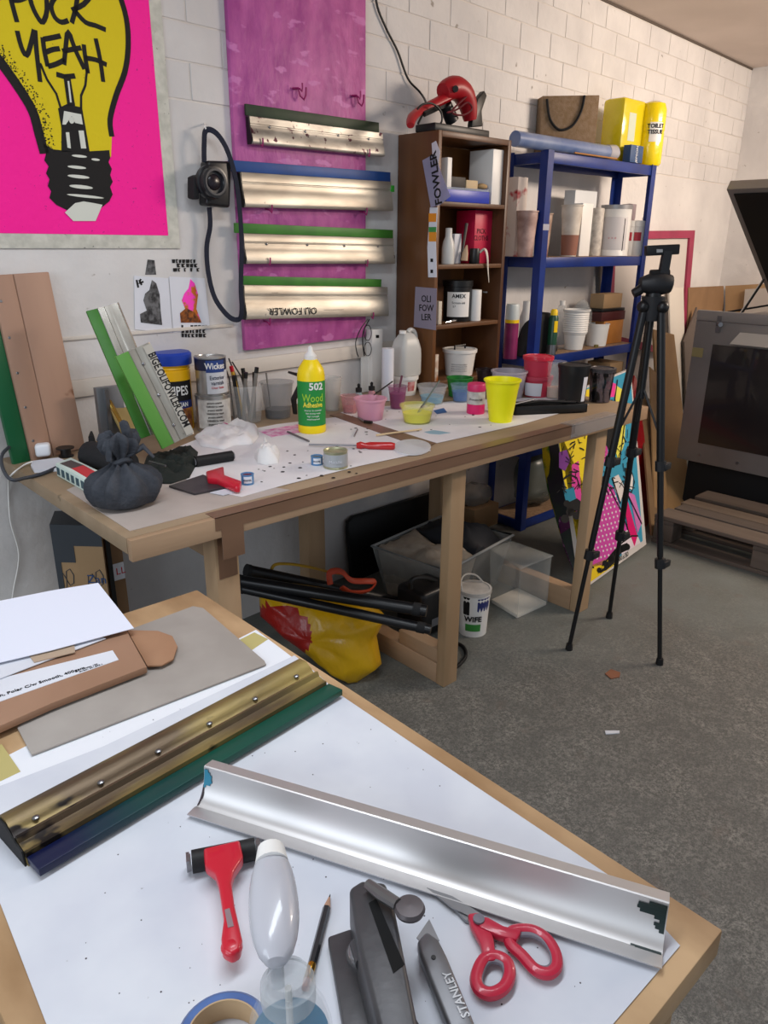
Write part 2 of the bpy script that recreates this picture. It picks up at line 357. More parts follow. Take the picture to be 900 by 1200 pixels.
# ============================================================ vessels
def vessel(px, yt, yb, wt, wbm, z=BT+.0024):
    n = Z(px, yb, z); s = S(n); d = Vector((n.x, n.y, 0)).normalized(); C = n+d*(wbm/2*s)
    return C, wt/2*s, wbm/2*s, hz(px, yt, C)-z
def cup(name, label, cat, geo, body, liq=None, level=.4, rim=.003, lid=None, group=None, ribs=0, loose=False, wall_t=.0015, n=28, band=None):
    C, rt, rb, h = geo if len(geo) == 4 else vessel(*geo)
    o = thing(name, label, cat, C, group)
    pr = [(0.001, .0), (rb, 0)]
    for k in range(ribs+1): pr.append((rb+(rt-rb)*(k+.9)/(ribs+1.2), h*(k+.9)/(ribs+1.2))); pr.append((rb+(rt-rb)*(k+1)/(ribs+1.2)+.001, h*(k+1)/(ribs+1.2)))
    pr += [(rt-rim*.3, h-rim*1.6), (rt+rim, h-rim*1.5), (rt+rim, h), (rt-wall_t, h), (rb-wall_t+(rt-rb)*.05, .004), (.001, .003)]
    b = MB().lathe(pr, C, n); b.build('body', body, o)
    if liq:
        r1 = rb-wall_t-.0006; rl = rb+(rt-rb)*level-wall_t-.0008
        MB().lathe([(r1, .0045), (rl, h*level)], C, n).build('contents', liq, o)
    if lid: MB().lathe([(rt+rim+.001, h-.012), (rt+rim+.0015, h+.001), (rt-.004, h+.002), (rt-.006, h-.001), (.001, h-.001)], C, n).build('lid', lid, o)
    if band:
        a, b_, m = band; MB().lathe([(rb+(rt-rb)*a+.0012, h*a), (rb+(rt-rb)*b_+.0012, h*b_), (rb+(rt-rb)*b_-.001, h*b_), (rb+(rt-rb)*a-.001, h*a)], C, n).build('label_band', m, o)
    return o
def curved_label(parent, C, r, z0, z1, a0, a1, m, name='label', r2=None, n=10):
    r2 = r if r2 is None else r2; t = MB(); vs = []; 
    for i in range(n+1):
        a = a0+(a1-a0)*i/n
        for rr, zz in ((r, z0), (r2, z1), (r2+.0008, z1), (r+.0008, z0)): vs.append((C.x+rr*math.cos(a), C.y+rr*math.sin(a), C.z+zz))
    t.loft([vs[i*4:i*4+4] for i in range(n+1)]); return t.build(name, m, parent)
def facing(C): return math.atan2(-C.y, -C.x)
def wraptext(parent, C, r, z, s, size, m, da=0, name='lettering', tilt=0, xs=1, bold=0):
    a = facing(C)+da; n = Vector((math.cos(a), math.sin(a), 0)); u = Vector((-n.y, n.x, 0)); M = basis(C+n*(r+.0012)+Vector((0, 0, z)), u, Vector((0, 0, 1)))
    o = text(name, s, size, M, m, parent, xs=xs, bold=bold)
    inv = WM[parent].inverted() if parent in WM else Matrix(); Wm = WM[parent] if parent in WM else Matrix()
    for v in o.data.vertices:                       # bend round the vessel
        p = Wm @ v.co; q = p-C; uu = q.dot(u); nn = q.dot(n); an = a+uu/r; v.co = inv @ (C+Vector((math.cos(an)*nn, math.sin(an)*nn, q.z)))
    return o
LIQ = lambda n, c: mat(n, c, .3)
# wipes tub
g = vessel(207, 413, 506, 47, 42, BT); C, rt, rb, h = g
o = thing('wipes_tub', 'yellow cleaning wipes tub with a blue lid, left of the varnish tins', 'tub', C)
MB().lathe([(rb, 0), (rb+.001, .004), (rb+.001, h*.78), (rb-.001, h*.79), (rb+.001, h*.81), (rb-.001, h*.83), (rb+.001, h*.85), (rb, h*.9)], C, 32).build('body', mat('tub_yellow', 'f2b705', .4), o)
MB().lathe([(rt+.001, h*.86), (rt+.002, h*.87), (rt+.002, h*.99), (rt-.004, h+.004), (.001, h+.006)], C, 32).build('lid', mat('lid_blue', '1c3fa8', .4), o)
a = facing(C); curved_label(o, C, rb+.001, h*.40, h*.66, a-1.2, a+1.2, INK, 'label_panel'); curved_label(o, C, rb+.001, h*.30, h*.40, a-1.2, a+1.2, mat('label_navy', '22306c', .5), 'label_panel')
curved_label(o, C, rb+.001, h*.02, h*.30, a-1.1, a+1.1, mat('label_hands', 'e0962a', .5, col2='6b3a2a', sc=22), 'label_picture')
wraptext(o, C, rb+.002, h*.53, 'WIPES', .040, WPL, da=.18, xs=.7, bold=.0007); wraptext(o, C, rb+.002, h*.35, '& CLEAN', .019, WPL, da=.25, xs=.8, bold=.0004)
MB().lathe([(.012, 0), (.001, .0015)], (0, 0, 0), 12) if 0 else None
# varnish tins
TIN = mat('tin_plate', 'b9b8b6', .3, .8, col2='9a9896', sc=12)
g = vessel(252, 461, 507, 41, 41, BT); C, rt, rb, h = g
o = thing('paint_tin', 'dented paint tin with a pale printed label, under the varnish tin', 'tin', C)
MB().lathe([(rb+.001, 0), (rb+.001, .004), (rb-.001, .005), (rb-.001, h-.005), (rb+.001, h-.004), (rb+.001, h), (rb-.004, h), (rb-.005, h-.003), (.001, h-.003)], C, 32).build('body', TIN, o)
a = facing(C); curved_label(o, C, rb-.0008, .012, h-.012, a-1.0, a+1.3, mat('old_label', 'd6d3cc', .6, col2='b5b0aa', sc=30)); t = MB()
for k in range(9): wraptext(o, C, rb, h*.82-k*.011, ('VARNISH for wood' if k % 2 else 'protects exterior'), .008, INK, da=.1, xs=.8)
C2 = C+Vector((0, 0, h)); s = S(C2); h2 = hz(249, 417, C)-C.z-h; r2 = 18*s
o = thing('varnish_tin', 'tin of exterior varnish with dark blue band, stacked on another tin', 'tin', C2)
MB().lathe([(r2+.001, 0), (r2+.001, .004), (r2-.001, .005), (r2-.001, h2-.005), (r2+.001, h2-.004), (r2+.001, h2), (r2-.004, h2), (r2-.005, h2-.003), (.001, h2-.003)], C2, 32).build('body', TIN, o)
NAV = mat('label_dark_navy', '1d2340', .45)
curved_label(o, C2, r2-.0008, h2*.66, h2*.97, a-1.9, a+1.9, NAV, 'label_band'); curved_label(o, C2, r2-.0008, h2*.06, h2*.66, a-.3, a+1.5, mat('label_grey', 'c9cbd0', .5), 'label')
curved_label(o, C2, r2-.0001, h2*.62, h2*.93, a-.30, a+.95, mat('brand_blue', '27407e', .4), 'shield'); 
wraptext(o, C2, r2, h2*.78, 'Wickes', .026, WPL, da=.3, xs=.8, bold=.0005); wraptext(o, C2, r2, h2*.48, 'Exterior', .017, NAV, da=.4, xs=.85); wraptext(o, C2, r2, h2*.34, 'varnish', .017, NAV, da=.4, xs=.85); wraptext(o, C2, r2, h2*.22, 'Clear Satin', .009, RED, da=.4)
# cup of pens
g = vessel(290, 450, 497, 42, 33, BT); C, rt, rb, h = g
o = cup('plastic_cup', 'cloudy plastic cup full of pens and sticks beside the varnish tins', 'cup', g, FROST, None, ribs=1)
pens = [(-.4, 'dark_pen', BLACK), (.5, 'dark_pen', BLACK), (1.6, 'yellow_pencil', mat('pencil_yellow', 'c8a03a', .5)), (2.6, 'dark_pen', BLACK), (3.6, 'grey_stick', mat('grey_wood', '77726c', .7)), (4.6, 'grey_stick', MATS['grey_wood'])]
for k, (an, nm, m) in enumerate(pens):
    b0 = C+Vector((math.cos(an)*rb*.5, math.sin(an)*rb*.5, .006)); b1 = C+Vector((math.cos(an+.6)*rt*.72, math.sin(an+.6)*rt*.72, h+.015+.012*(k % 3)))
    q = thing('pen', None, 'pen', b0); q['label'] = ['black felt pen in the cloudy cup by the varnish tins', 'second black pen in the cloudy cup by the varnish tins', 'yellowish pencil in the cloudy cup by the varnish tins', 'black pen at the back of the cloudy pen cup', 'grey stick in the cloudy pen cup', 'second grey stick in the cloudy pen cup'][k]
    if k in (0, 1, 3): q['label'] = 'black pen standing in the cloudy cup beside the varnish tins'; q['group'] = 'black pens in the cloudy cup'
    if k > 3: q['label'] = 'grey stick standing in the cloudy cup beside the varnish tins'; q['group'] = 'grey sticks in the cloudy cup'
    MB().tube([b0, b1], .0062, 8).build('barrel', m, q); MB().tube([b1, b1+(b1-b0).normalized()*.018], .0068, 8).build('cap', BLACK if k != 2 else RED, q)
for k, (xa, ya, xb, yb) in enumerate([(262, 425, 272, 470), (268, 420, 282, 470), (272, 424, 290, 466)]):   # bent dark strips behind
    a0 = Y(xa, ya, C.y+.05); b0 = Y(xb, yb, C.y+.045)
    q = MB().tube([a0, (a0+b0)/2+Vector((.006, 0, .01)), b0, Vector((b0.x+.004, b0.y, BT+.004))], .005, 6, flat=.4).build('plastic_strip', mat('grey_strip', '4b4a4c', .5)); tag(q, ['leftmost dark grey bent strip leaning behind the pen cup', 'middle dark grey bent strip leaning behind the pen cup', 'rightmost dark grey bent strip, nearest the pens'][k], 'strip', 'dark strips behind the pen cup')
o = cup('plastic_cup', 'greyish stained clear cup with black ink at the bottom, left of the glue', 'cup', (326, 447, 492, 38, 29, BT), clear('grey_stained', '8e8e90', .32), LIQ('black_liquid', '1b1b1d'), .25, ribs=1)
g = vessel(326, 447, 492, 38, 29, BT); C = g[0]
q = MB().tube([C+Vector((-.02, .01, .01)), C+Vector((-.03, .015, g[3]+.03))], .003, 6).build('stirring_stick', MATS['grey_wood']); tag(q, 'thin stick standing in the grey stained cup', 'stick')
# black clamp behind the glue
q = thing('spring_clamp', 'black plastic spring clamp standing behind the glue bottle', 'clamp', Y(350, 484, 1.98))
MB().tube([Y(338, 436, 1.99), Y(352, 440, 1.98), Y(357, 455, 1.98), Y(352, 482, 1.98)], [.006, .012, .012, .009], 8, flat=.6).build('jaw', BLACK, q)
MB().tube([Y(362, 440, 1.99), Y(352, 452, 1.98), Y(344, 468, 1.98), Y(346, 485, 1.98)], [.005, .012, .012, .009], 8, flat=.6).build('jaw', BLACK, q)
o = cup('plastic_cup', 'clear cup with white crusted paint, right of the glue bottle', 'cup', (389, 442, 482, 23, 18, BT), clear('white_crust', 'd2cfc8', .4), mat('dried_white', 'd8d4cc', .8, bump=.5, bsc=60), .6, ribs=1)
# glue bottle
C, rt, rb, h = vessel(366, 432, 509, 33, 33)
o = thing('glue_bottle', 'yellow wood glue bottle with green label and white nozzle', 'bottle', C); s = S(C); hh = hz(366, 405, C)-C.z
MB().lathe([(rb*.95, 0), (rb, .004), (rb, .02), (rb-.001, .024), (rb-.001, h*.9), (rb*.9, h*1.0), (rb*.62, h*1.1), (rb*.42, h*1.16), (rb*.42, h*1.18), (.001, h*1.18)], C, 32).build('body', mat('glue_yellow', 'f7d80a', .35), o)
MB().lathe([(rb*.44, h*1.13), (rb*.46, h*1.14), (rb*.44, h*1.21), (rb*.2, h*1.27), (rb*.14, hh-.003), (.001, hh)], C, 20).build('nozzle', WPL, o)
a = facing(C); curved_label(o, C, rb-.0006, h*.13, h*.83, a-1.35, a+1.35, mat('label_green', '1f8a3c', .45), n=20)
wraptext(o, C, rb+.0005, h*.75, '502', .030, WPL, da=.35, bold=.0008); wraptext(o, C, rb+.0005, h*.57, 'Wood', .034, mat('label_lime', 'a6d33a', .5), da=.1, xs=.75); wraptext(o, C, rb+.0005, h*.465, 'Adhesive', .022, mat('label_yellow', 'f2e24a', .5), da=.1, xs=.75, bold=.0004)
for k in range(4): wraptext(o, C, rb+.0005, h*.38-k*.009, ['Interior & exterior', 'fast drying resin', 'high strength', 'weatherproof'][k], .007, WPL, da=.1)
# ink cups on the right
PKC = mat('pink_milky', 'e3a9c0', .35, alpha=.6); YC = mat('yellow_tinted', 'e6e27a', .35, alpha=.3)
cup('ink_pot', 'small pale pink pot behind the wide pink ink pot', 'pot', (410, 463, 485, 21, 16), mat('pale_pink_milky', 'd9a3a6', .35, alpha=.4), LIQ('red_ink', 'b8324a'), .35)
for k, (px, yt) in enumerate([(420.5, 458), (435.5, 456)]):
    C, rt, rb, h = vessel(px, yt, yt+24, 9, 9); q = thing('dropper_bottle', '%s dropper bottle with black rubber cap behind the pink pot' % ['left', 'right'][k], 'bottle', C, 'dropper bottles')
    MB().lathe([(rb, 0), (rb, h*.8), (rb*.6, h*.98), (.001, h)], C, 16).build('body', clear('dropper_glass%d' % k, ['9fb2b8', 'c98f9a'][k], .7), q)
    MB().lathe([(rb*.85, h*.95), (rb*.85, h+.01), (rb*.35, h+.012), (rb*.4, h+.022), (.001, h+.026)], C, 14).build('cap', RUBBER, q)
C, rt, rb, h = vessel(434, 466, 494, 37, 29)
o = cup('ink_pot', 'wide milky pink pot of pink ink with a knife across it', 'pot', (C, rt, rb, h), PKC, LIQ('pink_ink', 'd23a6e'), .16, rim=.004)
q = thing('palette_knife', 'black palette knife resting across the wide pink pot', 'knife', C+Vector((0, 0, h+.006)))
a0 = Y(438, 463, C.y); b0 = Y(460, 447, C.y+.02); MB().tube([a0, a0+(b0-a0)*.3, b0], [.002, .004, .0035], 8, flat=.5).build('handle', BLACK, q)
C, rt, rb, h = vessel(465.5, 452, 480, 22, 16)
cup('ink_pot', 'purple ink cup with a stirring stick, behind the yellow ink', 'pot', (C, rt, rb, h), clear('purple_tint', '9c5a80', .4), LIQ('purple_ink', '8a1a5c'), .68)
q = MB().tube([C+Vector((-.006, 0, .01)), Y(471, 440, C.y)], .005, 8, flat=.5).build('stirring_stick', mat('purple_stick', '6b3a4c', .6)); tag(q, 'stained wooden stick standing in the purple ink cup', 'stick')
C, rt, rb, h = vessel(488.5, 474, 498, 40, 31)
cup('ink_pot', 'shallow clear pot of yellow ink holding a brush', 'pot', (C, rt, rb, h), YC, LIQ('yellow_ink', 'e8e000'), .55, ribs=0)
q = thing('paint_brush', 'thin green-grey brush leaning in the yellow ink pot', 'brush', C)
a0 = C+Vector((-.012, -.005, .02)); b0 = Y(515, 446, C.y+.02); MB().tube([a0, a0.lerp(b0, .5), b0], [.004, .003, .002], 8).build('handle', mat('brush_handle', '52605a', .4), q); MB().tube([a0, a0.lerp(b0, .3)], .0045, 8).build('ferrule', STEEL, q)
cup('ink_pot', 'frosted cup of turquoise ink, left of the small blue cup', 'pot', (506, 451, 475, 35, 25), FROST, LIQ('teal_ink', '2a8fae'), .42)
cup('ink_pot', 'small cup of deep blue ink beside the pink jar', 'pot', (539.5, 450, 472, 24, 18), clear('blue_tint', '8fa8c0', .22), LIQ('blue_ink', '2a62ae'), .6)
C, rt, rb, h = vessel(557, 449, 486, 20.5, 20.5)
o = thing('ink_jar', 'clear jar of pink ink with pink lid and white label', 'jar', C)
MB().lathe([(rb, 0), (rb+.001, .003), (rb+.001, h*.3), (rb, h*.31), (rb, h*.8), (.001, h*.8)], C, 28).build('body', mat('pink_ink_jar', 'd8236a', .35), o)
MB().lathe([(rb+.0015, h*.77), (rb+.002, h*.8), (rb+.002, h-.003), (rb, h), (.001, h)], C, 28).build('lid', mat('pink_lid', 'cc2f68', .4), o)
curved_label(o, C, rb+.0006, h*.33, h*.75, facing(C)-1.5, facing(C)+1.5, mat('ink_jar_label', 'c8c6c4', .5, col2='a8a4a2', sc=40)); wraptext(o, C, rb+.0015, h*.5, 'Process ink', .010, INK)
C, rt, rb, h = vessel(586, 444, 496, 41, 27)
cup('ink_pot', 'tall fluorescent yellow plastic pot at the front of the bench', 'pot', (C, rt, rb, h), mat('fluoro_yellow_pot', 'f0ec10', .4, alpha=.97), LIQ('fluoro_yellow', 'e8e800'), .7, rim=.004)
cup('ink_pot', 'frosted lilac-grey pot behind the tall yellow pot', 'pot', (595, 434, 468, 41, 33), mat('lilac_milky', 'c4bec8', .35, alpha=.5), LIQ('lilac_ink', 'a89ab5'), .5, rim=.004)
C, rt, rb, h = vessel(628, 440, 466, 35, 30)
RM = mat('red_milky', 'c63a52', .35, alpha=.88)
o = cup('ink_tub', 'lidded tub of red ink with a white label, bottom of the red pair', 'tub', (C, rt, rb, h), RM, LIQ('red_pink_ink', 'c01846'), .85, lid=mat('red_lid', 'bf4258', .4, alpha=.9), rim=.002)
curved_label(o, C, rb+.002, .005, h*.72, facing(C)-.95, facing(C)+.35, PAPER, r2=rt+.001)
C2 = C+Vector((-.003, 0, h+.002)); s = S(C2)
cup('ink_tub', 'red tub with a frothy red lid, top of the red pair', 'tub', (C2, 17*s, 15*s, hz(625, 417, C2)-C2.z), RM, LIQ('red_pink_ink', 'c01846'), .8, lid=mat('red_frothy_lid', 'c9283f', .4, col2='e7b0b8', sc=60, lo=.55, hi=.75), rim=.002)
cup('ink_pot', 'cloudy clear pot with a trace of beige ink behind the red tubs', 'pot', (649, 423, 468, 21, 18), FROST, LIQ('beige_ink', 'c8a890'), .3)
C, rt, rb, h = vessel(669, 427, 474, 36, 31)
o = cup('ink_tub', 'black lidded tub standing behind the black tray', 'tub', (C, rt, rb, h), BLACK, None, lid=BLACK, rim=.002)
curved_label(o, C, rb+.001, .01, h*.72, facing(C)+.75, facing(C)+1.15, PAPER, r2=rt-.001)
C, rt, rb, h = vessel(702, 431, 472, 29, 24)
cup('ink_jar', 'clear jar streaked with black ink at the right end of the bench', 'jar', (C, rt, rb, h), mat('smoky_streaked', '6d5f62', .3, alpha=.6, spots='0c0c0e', spot_sc=60, spot_th=.5, spot_st=(1, 1, .2)), LIQ('black_ink_pool', '0e0c10'), .33, lid=mat('smoky_lid', '4a4648', .35, alpha=.75))
# tray
o = thing('ink_tray', 'long black plastic tray at the right end of the bench', 'tray', Z(645, 480, BT))
t = MB(); q = [Z(600, 486, BT+.004), Z(690, 480, BT+.004), Z(690, 465, BT+.004), Z(604, 469, BT+.004)]
A0 = Z(603, 487, BT+.0025); A1 = Z(688, 483, BT+.0025); dv = Vector((.01, .095, 0))
U = (A1-A0); 
t.hexa([A0, A1, A1+dv, A0+dv], [p+Vector((0, 0, .006)) for p in (A0, A1, A1+dv, A0+dv)])
hv = Vector((0, 0, .03)); un = U.normalized()*.008; dn = dv.normalized()*.006
for a0, b0, off in ((A0, A1, dn), (A0+dv-dn, A1+dv-dn, dn), (A0, A0+dv, un), (A1-un, A1+dv-un, un)): t.hexa([a0, b0, b0+off, a0+off], [p+hv for p in (a0, b0, b0+off, a0+off)])
t.build('pan', BLACK, o, bevel=.0015)
t = MB(); t.tube([A0+dv*.3+hv+un, A0+dv*.6+U*.5+hv+Vector((0, 0, .006)), A1+dv*.4+hv-un*2], .008, 8, flat=.5); t.build('squeegee_bar', BLACKR, o)
o = MB().tube([A0+dv*.15+hv*1.2+U*.02, A0+dv*.5+U*.4+hv*1.15+Vector((0, 0, .01))], .0035, 8).build('thin_rod', STEEL); tag(o, 'thin metal rod lying across the black tray', 'rod')

# small tins, screwdriver, lid and tools at the front of the bench
for (px, yt, yb, wd, lab, cm, lidc) in ((290.5, 555, 569, 15, 'tiny blue tin with dark red rim beside the red roller handle', 'tin_blue', '6a2a3c'), (371.5, 534, 546, 14, 'tiny blue tin with white label left of the grey tin', 'tin_blue', '5a5f66')):
    C, rt, rb, h = vessel(px, yt, yb, wd, wd); q = thing('paint_tin', lab, 'tin', C)
    MB().lathe([(rb, 0), (rb, h-.003), (rb+.0008, h-.002), (rb+.0008, h), (rb-.002, h), (rb-.003, h-.003), (.001, h-.003)], C, 20).build('body', mat(cm, '4f7fae', .35), q)
    curved_label(q, C, rb, h*.2, h*.85, facing(C)-.6, facing(C)+.7, PAPER); MB().lathe([(rb-.0028, h-.0028), (.001, h-.002)], C, 16).build('contents', mat('in_%d' % px, lidc, .5), q)
    wraptext(q, C, rb+.0006, h*.5, 'ENAMEL', .005, NAV)
C, rt, rb, h = vessel(393.5, 527, 551, 28, 28); q = thing('paint_tin', 'squat silver tin with a greenish rim, right of the tiny blue tin', 'tin', C)
MB().lathe([(rb+.001, 0), (rb+.001, .003), (rb, .004), (rb, h-.004), (rb+.001, h-.003), (rb+.001, h), (rb-.002, h), (rb-.004, h-.004), (.001, h-.004)], C, 28).build('body', mat('greenish_tin', 'a8a88a', .35, .6), q)
curved_label(q, C, rb+.0002, h*.14, h*.84, facing(C)-1.5, facing(C)+1.5, mat('grey_label', 'a4a8ac', .5)); wraptext(q, C, rb+.001, h*.45, 'Metallic', .011, PAPER)
q = thing('screwdriver', 'long screwdriver with a red transparent handle, lying by the front edge', 'screwdriver', Z(420, 525, BT))
a0 = Z(362, 521, BT+.008); b0 = Z(418, 522, BT+.011); c0 = Z(463, 523, BT+.012)
MB().tube([a0, b0], .0028, 8).build('shaft', STEEL, q); MB().tube([b0, b0.lerp(c0, .1), b0.lerp(c0, .22), b0.lerp(c0, .35), b0.lerp(c0, .9), c0], [.008, .012, .008, .0115, .012, .009], 12).build('handle', mat('red_clear', 'b81e1e', .2, coat=.5), q)
q = slab('pot_lid', [(463+22*math.cos(a)+20, 523.5+9*math.sin(a)) for a in [2*PI*i/24 for i in range(24)]], BT+.0026, BT+.006, clear('clear_lid', 'e4e6ea', .65)); tag(q, 'clear round plastic lid by the screwdriver handle', 'lid')
def rod(name, label, cat, a, b, z, r, m, group=None):
    q = MB().tube([Z(*a, z), Z(*b, z)], r, 8).build(name, m); return tag(q, label, cat, group)
rod('wooden_stick', 'thin wooden stick lying below the yellow ink pot', 'stick', (441, 510), (494, 503), BT+.008, .003, mat('stick_wood', 'd6bd94', .6))
rod('metal_file', 'thin dark metal tool lying under the glue bottle', 'tool', (337, 506), (362, 517), BT+.006, .0032, STEEL)
rod('craft_blade', 'short thin metal tool lying between the glue bottle and the pink pot', 'tool', (415, 511), (419, 503), BT+.006, .002, STEEL)
q = thing('scalpel', 'small scalpel with a dark grip in front of the pink pot', 'scalpel', Z(430, 492, BT)); MB().tube([Z(420, 489, BT+.009), Z(427, 494, BT+.008)], .003, 8).build('shaft', STEEL, q); MB().tube([Z(427, 494, BT+.008), Z(436, 495, BT+.009)], .005, 8).build('grip', BLACK, q)
q = slab('blue_swatch', [(508, 481), (520, 478), (524, 483), (512, 485)], BT+.0026, BT+.0034, mat('swatch_blue', '2c5f9e', .5)); tag(q, 'small blue swatch on the paper beside the yellow ink', 'swatch')
q = slab('paint_smear', [(497, 506), (508, 504), (516, 505), (528, 507), (515, 509), (503, 508)], BT+.0026, BT+.0032, mat('smear_blue', '8fb0c0', .6)); tag(q, 'pale blue paint smear on the paper sheet', 'smear')
# brayer on bench
def brayer(lab, px_r0, px_r1, rad, yoke, hnd, z, red, dark=RUBBER):
    r0 = Z(*px_r0, z+rad); r1 = Z(*px_r1, z+rad); q = thing('ink_roller', lab, 'roller', Vector(((r0.x+r1.x)/2, (r0.y+r1.y)/2, z)))
    MB().tube([r0, r1], rad, 20).build('roller', dark, q)
    u = (r1-r0).normalized()
    t = MB()
    for p, sg in ((r0, -1), (r1, 1)): MB().tube([p+u*sg*.001, p+u*sg*.004], rad*.75, 10).build('end_bracket', STEEL, q)
    return q, r0, r1
q, r0, r1 = brayer('ink roller with a red plastic handle and black roller, on the bench', (229, 541), (272, 534), .014, None, None, BT+.002, RED)
a0 = Z(245, 565, BT+.02); b0 = Z(256, 563, BT+.02)
MB().prism(*pz([(241, 552), (262, 546), (263, 556), (283, 563), (281, 570), (275, 570), (254, 561), (243, 560)], BT+.006, BT+.022)).build('handle', RED, q, bevel=.004)
q = slab('scraper_plate', [(198, 569), (238, 556), (254, 563), (268, 570), (228, 578)], BT+.0024, BT+.007, mat('dirty_plate', '4b4548', .45, col2='353035', sc=12)); tag(q, 'dark ink-stained scraper plate with a blue edge on the bench', 'scraper')
q = slab('paper_scrap', [(246, 577), (280, 569), (287, 573), (262, 580)], BT+.0024, BT+.004, PAPER); tag(q, 'torn white paper scrap by the scraper plate', 'paper')
# rags
def crumple(name, label, cat, pxs, zt, m, seed=1, jit=.16, extra=None, z=BT+.003, flat_=.8, group=None):
    t = MB(); 
    for k, (x, y, r) in enumerate(pxs):
        p = Z(x, y, z); s = S(p); R = r*s
        t.ico(p+Vector((0, 0, R*flat_*.72)), R, 3, (1, 1, flat_*.8), 0, jit, seed+k)
    o = t.build(name, m, smooth=60); 
    return tag(o, label, cat, group)
RAG = mat('white_rag', 'e2dfe0', .9, bump=.5, bsc=25, spots='c24f88', spot_sc=14, spot_th=.66)
def cloth(name, label, cat, poly, zc, m, amp=.012, seed=3, z=BT+.0026, nn=26, rim=.35, fr=6, parent=None, extra=None):
    """a lump of cloth: grid over the outline, raised and folded towards the middle"""
    from mathutils import noise as mn
    hi = [Z(x, y, z) for x, y in poly]; c = sum(hi, Vector())/len(hi); t = MB(); rings = []; n = 48; P = []
    per = []
    for i in range(len(hi)):
        a, b = hi[i], hi[(i+1) % len(hi)]; k = max(1, int(n*(b-a).length/sum((hi[(j_+1) % len(hi)]-hi[j_]).length for j_ in range(len(hi)))))
        for j_ in range(k): per.append(a.lerp(b, j_/k))
    K = 12
    for r in range(K+1):
        f = 1-r/(K+.6); ring = []
        for p in per:
            q = c+(p-c)*f; e = min(1, (1-f)*3.2+.02)
            h = zc*e**.5*(.62+.38*mn.noise(q*fr*6+Vector((seed, 0, 0)))*1.6)+amp*mn.noise(q*fr*14+Vector((0, seed, 0)))*e+amp*.8*abs(mn.noise(q*fr*9))*e
            ring.append(Vector((q.x, q.y, z+max(.0008, h if r else .0008))))
        rings.append(ring)
    rings.insert(0, [Vector((p.x, p.y, z)) for p in per]); t.loft(rings)
    o = t.build(name, m, parent, smooth=70); return tag(o, label, cat) if parent is None else o
cloth('rag', 'white rag with pink stains on the bench in front of the tins', 'rag', [(228, 512), (240, 506), (250, 508), (262, 500), (285, 496), (302, 502), (303, 512), (296, 521), (275, 522), (262, 527), (248, 525), (235, 523)], .030, RAG, .010, fr=3.2)
cloth('tissue', 'crumpled white tissue on the paper in the middle of the bench', 'tissue', [(298, 536), (305, 528), (310, 518), (318, 527), (328, 532), (326, 543), (312, 545), (302, 543)], .034, mat('tissue_white', 'e2e0df', .9), .012, seed=9, fr=4)
cloth('cloth', 'black cloth lying flat on the bench behind the grey bag', 'cloth', [(172, 535), (205, 528), (225, 524), (232, 530), (230, 545), (222, 560), (200, 567), (178, 566), (165, 555)], .018, mat('black_cloth', '1f2522', .9, bump=.3, bsc=40), .012, seed=5)
rod('pen', 'thin grey pen lying on the black cloth', 'pen', (175, 541), (194, 546), BT+.03, .003, STEEL)
# left end of the bench
q = thing('power_adapter', 'white plug-in charger standing on white paper at the left bench end', 'charger', Z(50, 535, BT))
q2 = slab('paper_stack', [(36, 545), (38, 540), (68, 536), (80, 541), (68, 549), (40, 551)], BT+.0005, BT+.008, PAPER); tag(q2, 'small stack of white paper under the charger', 'paper')
zz = BT+.009; p0 = Z(42, 537, zz); p1 = Z(60, 535, zz); dv = Vector((.012, .03, 0)); hv = Vector((0, 0, .035)); MB().hexa([p0, p1, p1+dv, p0+dv], [a+hv for a in (p0, p1, p1+dv, p0+dv)]).build('body', mat('charger_white', 'e4e6ec', .35), q, bevel=.008, seg=3)
C, rt, rb, h = vessel(78, 524, 537, 20, 17, BT); q = thing('reel', 'small black plastic reel beside the white charger', 'reel', C)
MB().lathe([(rb, 0), (rb, .003), (rb*.7, .004), (rb*.7, h-.004), (rt, h-.003), (rt, h), (.001, h)], C, 24).build('spool', BLACK, q)
q = thing('paint_box', 'flat box of paints with red and grey printed lid, left bench end', 'box', Z(95, 560, BT))
z1 = BT+.034; top = [(65, 543), (83, 536), (125, 556), (118, 572)]; MB().prism(*pz(top, BT+.0014, z1)).build('body', mat('box_white', 'cfe0d8', .6), q, bevel=.001)
MB().prism(*pz([(70, 543), (83, 539), (98, 545), (84, 549)], z1, z1+.0006)).build('print', mat('print_grey', '4d4546', .6), q); MB().prism(*pz([(84, 549), (98, 545), (118, 556), (106, 562)], z1, z1+.0006)).build('print', mat('print_red', 'c2333c', .6), q)
lo, hi = pz([(65, 543), (118, 572)], BT+.002, z1); t = MB()
for k in range(9):
    a0 = hi[0].lerp(hi[1], (k+.15)/9); b0 = hi[0].lerp(hi[1], (k+.75)/9); nrm = (hi[1]-hi[0]).cross(Vector((0, 0, 1))).normalized(); nrm = nrm if nrm.dot(-a0+CAM) > 0 else -nrm
    t.hexa([a0-Vector((0, 0, .027)), b0-Vector((0, 0, .027)), b0-Vector((0, 0, .008)), a0-Vector((0, 0, .008))], [p+nrm*.0008 for p in (a0-Vector((0, 0, .027)), b0-Vector((0, 0, .027)), b0-Vector((0, 0, .008)), a0-Vector((0, 0, .008)))])
t.build('swatch', mat('print_dark', '3a5560', .6), q)
